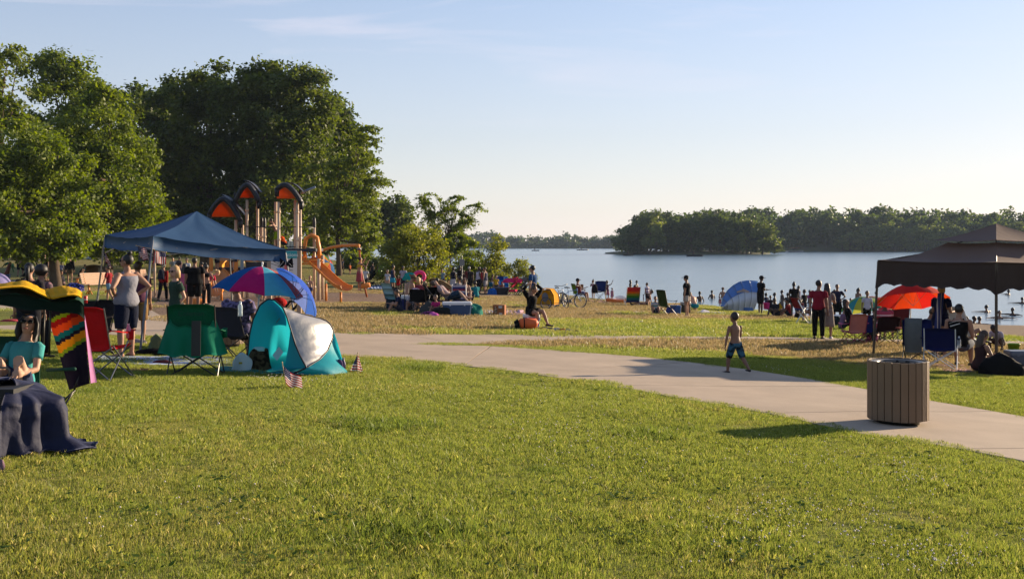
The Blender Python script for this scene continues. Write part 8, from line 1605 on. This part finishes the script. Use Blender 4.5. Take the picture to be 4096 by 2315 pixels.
b1 = camp_chair('blue camp chair with a grey towel over its back', G(3680, 1452), -30, (22, 34, 96), w_=.62, back=1.0, seat=.44, cup=True)
m = MB(); P = [[(-.24 + .36 * u, -.46 - .06 * math.sin(v * 3) + .02 * math.sin(u * 8), 1.03 - .75 * v if v > .12 else 1.0 + .03 * math.sin(v * 20)) for v in np.linspace(0, 1, 12)] for u in np.linspace(0, 1, 8)]; m.grid(P, .012); o = m.obj('grey_towel', fab((96, 98, 96), .05), None, True); o.location = b1.location; o.rotation_euler = b1.rotation_euler; tag(o, 'grey towel hanging over the back of the blue camp chair', 'towel')
pers('person leaning forward behind the grey towel chair', 3700, 1420, 1282, -70, 'sitfwd', sk='b', h=1.6, top=('tee', (90, 100, 110)), bot=('shorts', (60, 60, 70)), hair=('short', 'brown'), group=RGp)
b2 = camp_chair('navy blue camp chair of the man in the black tank top', G(3762, 1474), -24, (18, 26, 74), w_=.60, back=.88, seat=.44, metal=WHITEP, cup=True)
mt_, J = person('man in a black tank top with white print sitting in the navy chair', G(3832, 1470), 1.84, -36, 'sit', sk='b', build=1.25, top=('tank', (12, 11, 12)), bot=('long_shorts', (90, 96, 110)), hair=('short', 'black'), group=RGp, near=1, lean=6)
lump('shirt_print', 'white', 'print', (0, 0, 0), .12, .01, .07, WHITEP, 3); pr = bpy.data.objects['shirt_print']; bpy.data.objects.remove(pr)
m = MB(); m.tube([(-.14, -.165, .96), (-.05, -.172, 1.0), (.10, -.168, 1.04)], [(.012, .004), (.035, .004), (.012, .004)], 6); m.tube([(-.12, -.165, .90), (.08, -.170, .97)], [.012, .008], 5); o = m.obj('shirt_print', WHITEP, mt_, True)
bottle('clear bottle standing at the navy chair', wpt(b2, (.36, .1, .45)), .24)
pers('woman with a blue and white striped towel over her shoulder', 3762, 1432, 1142, -55, 'phone', sk='b', fem=1, build=1.15, top=('dress', (18, 22, 56), .45), hair=('short', 'blond'), group=RGp, shoes=None)
tw = GY(3748, G(3762, 1432).y - .22); m = MB(); P = [[(.16 * u - .1 + .10 * (1 - v), -.04 * math.sin(u * 6), -.95 * v) for v in np.linspace(0, 1, 12)] for u in np.linspace(0, 1, 9)]; m.grid(P, .012); o = m.obj('striped_towel', mat('stripe_bluewhite', (.05, .07, .22), .9, stripes=(0, .10, 0, [((.025, .04, .17), 0), ((.45, .42, .45), .6), ((.025, .04, .17), .85)])), None, True); o.location = A(3752, 1172, tw.y); tag(o, 'blue and white striped towel hanging from the standing woman\'s shoulder', 'towel')
t = thing('beach_lounger', 'white framed lounger tilted beyond the man in the black tank top', 'chair', G(3865, 1420), -60, 'low beach chairs')
m = MB(); m.grid([[(x, -.5 + .9 * u, .25 + 1.0 * (1 - u) ** 2) for x in (-.26, 0, .26)] for u in np.linspace(0, 1, 8)], .02); m.obj('sling', fab((190, 195, 205), .2), t, True)
for s_ in (-1, 1): m = MB(); m.tube([(s_ * .28, -.52, 1.27), (s_ * .28, -.1, .45), (s_ * .28, .5, .22), (s_ * .28, .5, 0)], .018, 7); m.obj('frame_tube', WHITEP, t, True)
pers('dark haired woman lying back in the white lounger', 3862, 1415, 1230, -60, 'recline', sk='c', h=1.6, fem=1, top=('band', (40, 40, 60)), bot=('briefs', (40, 40, 60)), hair=('long', 'black'), group=RGp, pz=.28)
pers('child in a white tee squatting by the lime bucket', 4000, 1402, 1303, 130, 'squat', sk='d', h=1.35, top=('tee', (190, 180, 195)), bot=('shorts', (60, 40, 40)), hair=('short', 'black'), group=RGp)
bucket('lime green bucket with a yellow inside on the sand', G(4055, 1412), .12, .16, .26, (120, 160, 10)); m = MB(); m.tube([(0, 0, .02), (0, 0, .045)], [.19, .19], 20); m.tube([(0, 0, .045), (0, 0, .06)], [.19, .12], 20); o = m.obj('orange_lid', paint((225, 84, 20), .4), None); o.location = G(4060, 1428); tag(o, 'orange disc lying before the lime bucket', 'frisbee')
pers('woman sitting on the ground with bare knees up beside the black bag', 3915, 1488, 1380, -75, 'ground', sk='b', h=1.6, fem=1, top=('tank', (60, 40, 40)), bot=('briefs', (30, 26, 30)), hair=('long', 'brown'), group=RGp)
lump('black_tent_bag', 'large black cover heaped on the grass under the gazebo', 'cover', G(4000, 1500), .46, .3, .42, fab((12, 11, 12), 0), 91, flat=.75, fold=.15)
cooler('grey blue cooler at the right edge under the gazebo', G(4085, 1478), 0, .62, .4, .42, (70, 80, 100), lid=(96, 104, 122))
sheet('red_blanket', 'red and white blanket under the navy camp chair', 'blanket', [(3700, 1480), (3900, 1492), (3890, 1462), (3720, 1458)], mat('blanket_red', (.3, .16, .18), .9, .8, 7, .1), amp=.03, seed=18)
# ---- walking boy
pers('shirtless boy in patterned blue swim shorts walking away along the path', 2942, 1494, 1244, 24, 'walk', sk='e', build=1.0, bot=('long_shorts', mat('swim_print', (.014, .045, .07), .8, .95, 9, .2)), hair=('short', 'black'), near=1, shoes=(24, 20, 20), lL=((-.14, .34, -1), (-.05, .05, -1)), lR=((.18, -.30, -1), (.14, -.62, -.8)), aL=((-.28, .1, -1), (-.12, .12, -1)), aR=((.22, .35, -1), (-.15, .8, -.5)), lean=3, head=(6, 0))
# ---- big slatted bin
slat_bin('big grey brown slatted litter bin standing on the path', G(3592, 1694), .355, .80, 24, (112, 90, 70))
# ---- swimmers and boats
SW = 'bathers in the lake'
for i, (px, py, lab) in enumerate(((3948, 1250, 'swimmer with arms spread left of the gazebo leg'), (4037, 1180, 'swimmer on a green float near the right edge'), (4052, 1262, 'dark head of a swimmer right of the gazebo legs'), (3997, 1275, 'swimmer half hidden behind the gazebo leg'), (3862, 1300, 'bather sitting at the waterline behind the lounger'), (3893, 1300, 'bather kneeling at the waterline'), (3916, 1302, 'bather lying at the waterline'), (4090, 1215, 'swimmer cut by the right edge of the picture'), (3620, 1150, 'swimmer far out left of the red umbrella'), (3340, 1180, 'swimmer behind the couple, farthest to the left'))):
    p_ = W(px, py); person(lab, Vector((p_.x, p_.y, WATER - 1.22)), 1.6, 30 + i * 47, 'wade', sk='d' if i % 3 else 'c', bot=('shorts', (40, 40, 60)), hair=('short', 'black'), group=SW, aL=((-.8, .3, .0), (-.6, .6, .0)), aR=((.8, .3, .0), (.6, .6, .0)))
def boat(label, px, py, L0, rgb, yaw, canopy=None, name='boat'):
    p_ = W(px, py); t = thing(name, label, 'boat', p_, yaw, 'boats on the lake'); m = MB(); P = []
    for i in range(9):
        u = i / 8; w_ = (.30 * L0 * .5) * (1 - (max(0, u - .55) / .45) ** 2 * .9); x = (u - .5) * L0; P.append([(x, -w_, .55 + .15 * u), (x, -w_ * .8, .1), (x, 0, -.1), (x, w_ * .8, .1), (x, w_, .55 + .15 * u)])
    m.grid(P, .03); m.obj('hull', paint(rgb, .4), t, True); m = MB(); m.box((-.05 * L0, 0, .35), (.6 * L0, .22 * L0, .06)); m.obj('deck', paint((150, 140, 130), .6), t)
    if canopy:
        m = MB(); m.box((-.05 * L0, 0, 2.1), (.5 * L0, .28 * L0, .08)); m.obj('canopy', fab(canopy, .2), t)
        for x in (-.28, .18):
            for y in (-.12, .12): m = MB(); m.tube([(x * L0, y * L0, .4), (x * L0, y * L0, 2.08)], .03, 5); m.obj('pole', STEEL, t)
    m = MB(); m.ell((-.1 * L0, 0, .9), (.25, .25, .5), 8, 6); m.ell((-.1 * L0, 0, 1.5), (.13, .13, .16), 8, 6); m.obj('rower', fab((60, 50, 50), 0), t, True); return t
boat('white pontoon boat with a red stern right of the island', 3180, 1008, 9, (225, 215, 210), 15, (190, 60, 50)); boat('small pale boat far out left of the island', 2142, 1004, 4.5, (190, 185, 180), 0)
boat('pontoon boat with a canopy far out between the bushes and the island', 2331, 1001, 8, (170, 165, 165), 10, (150, 150, 150)); boat('tiny white boat close to the distant shore', 2406, 993, 7, (205, 205, 205), 0, (190, 190, 190)); boat('dark kayak at the left end of the island', 2514, 1023, 3.5, (40, 36, 34), 20, name='kayak'); boat('small dark motorboat before the island', 2780, 1026, 5, (50, 54, 60), 5)

for i, a in enumerate((('bather in the shallows right of the woman in white shorts', 2800, 1206, 1166, 'd'), ('bather behind the child in black', 3100, 1212, 1172, 'd'), ('bather between the low sunshade and the dark dress', 3130, 1206, 1162, 'd'), ('bather in the shallows left of the man in dark red', 3240, 1212, 1160, 'd'), ('bather left of the patterned parasol', 3318, 1222, 1170, 'c'), ('bather above the watermelon parasol', 3505, 1226, 1168, 'd'))):
    wade(a[0], a[1], a[2], a[3], 20 + 41 * i, 1.45 if i % 3 else 1.65, sk=a[4], top=('band', [(190, 60, 60), (40, 120, 160), (205, 150, 40), (180, 70, 130)][i % 4]) if i % 2 else None, bot=('shorts', (40, 40, 60)), hair=('short', 'black'), pose=('wade', 'stand', 'contra')[i % 3])
for i, a in enumerate((('girl in a red top sitting on the towels below the low sunshade', 3160, 1268, 'c', (150, 40, 44)), ('man in a dark tee sitting left of the dark dress woman', 3105, 1266, 'd', (40, 40, 46)), ('boy in blue sitting on the towels left of the white legged chair', 3192, 1274, 'd', (40, 60, 120)), ('woman in mauve sitting right of the couple on a towel', 3366, 1318, 'b', (120, 90, 120)), ('man in black sitting between the parasols', 3498, 1322, 'c', (30, 30, 34)))):
    pers(a[0], a[1], a[2], 0, 60 + 70 * i, 'ground', sk=a[3], h=1.55, top=('tee', a[4]), bot=('shorts', (40, 40, 50)), hair=('short', 'black'), group=BP)
finish_people()
# ================================================================ HAZE
hm = bpy.data.materials.new('haze_air'); hm.use_nodes = True; n = hm.node_tree.nodes; n.remove(n['Principled BSDF'])
pv = n.new('ShaderNodeVolumePrincipled'); pv.inputs['Color'].default_value = (.62, .78, 1, 1); pv.inputs['Density'].default_value = .00011; pv.inputs['Anisotropy'].default_value = 0
hm.node_tree.links.new(pv.outputs[0], n['Material Output'].inputs['Volume'])
m = MB(); m.box((0, 800, 18.5), (3600, 1800, 45)); hz_ = stuff(m.obj('haze', hm))
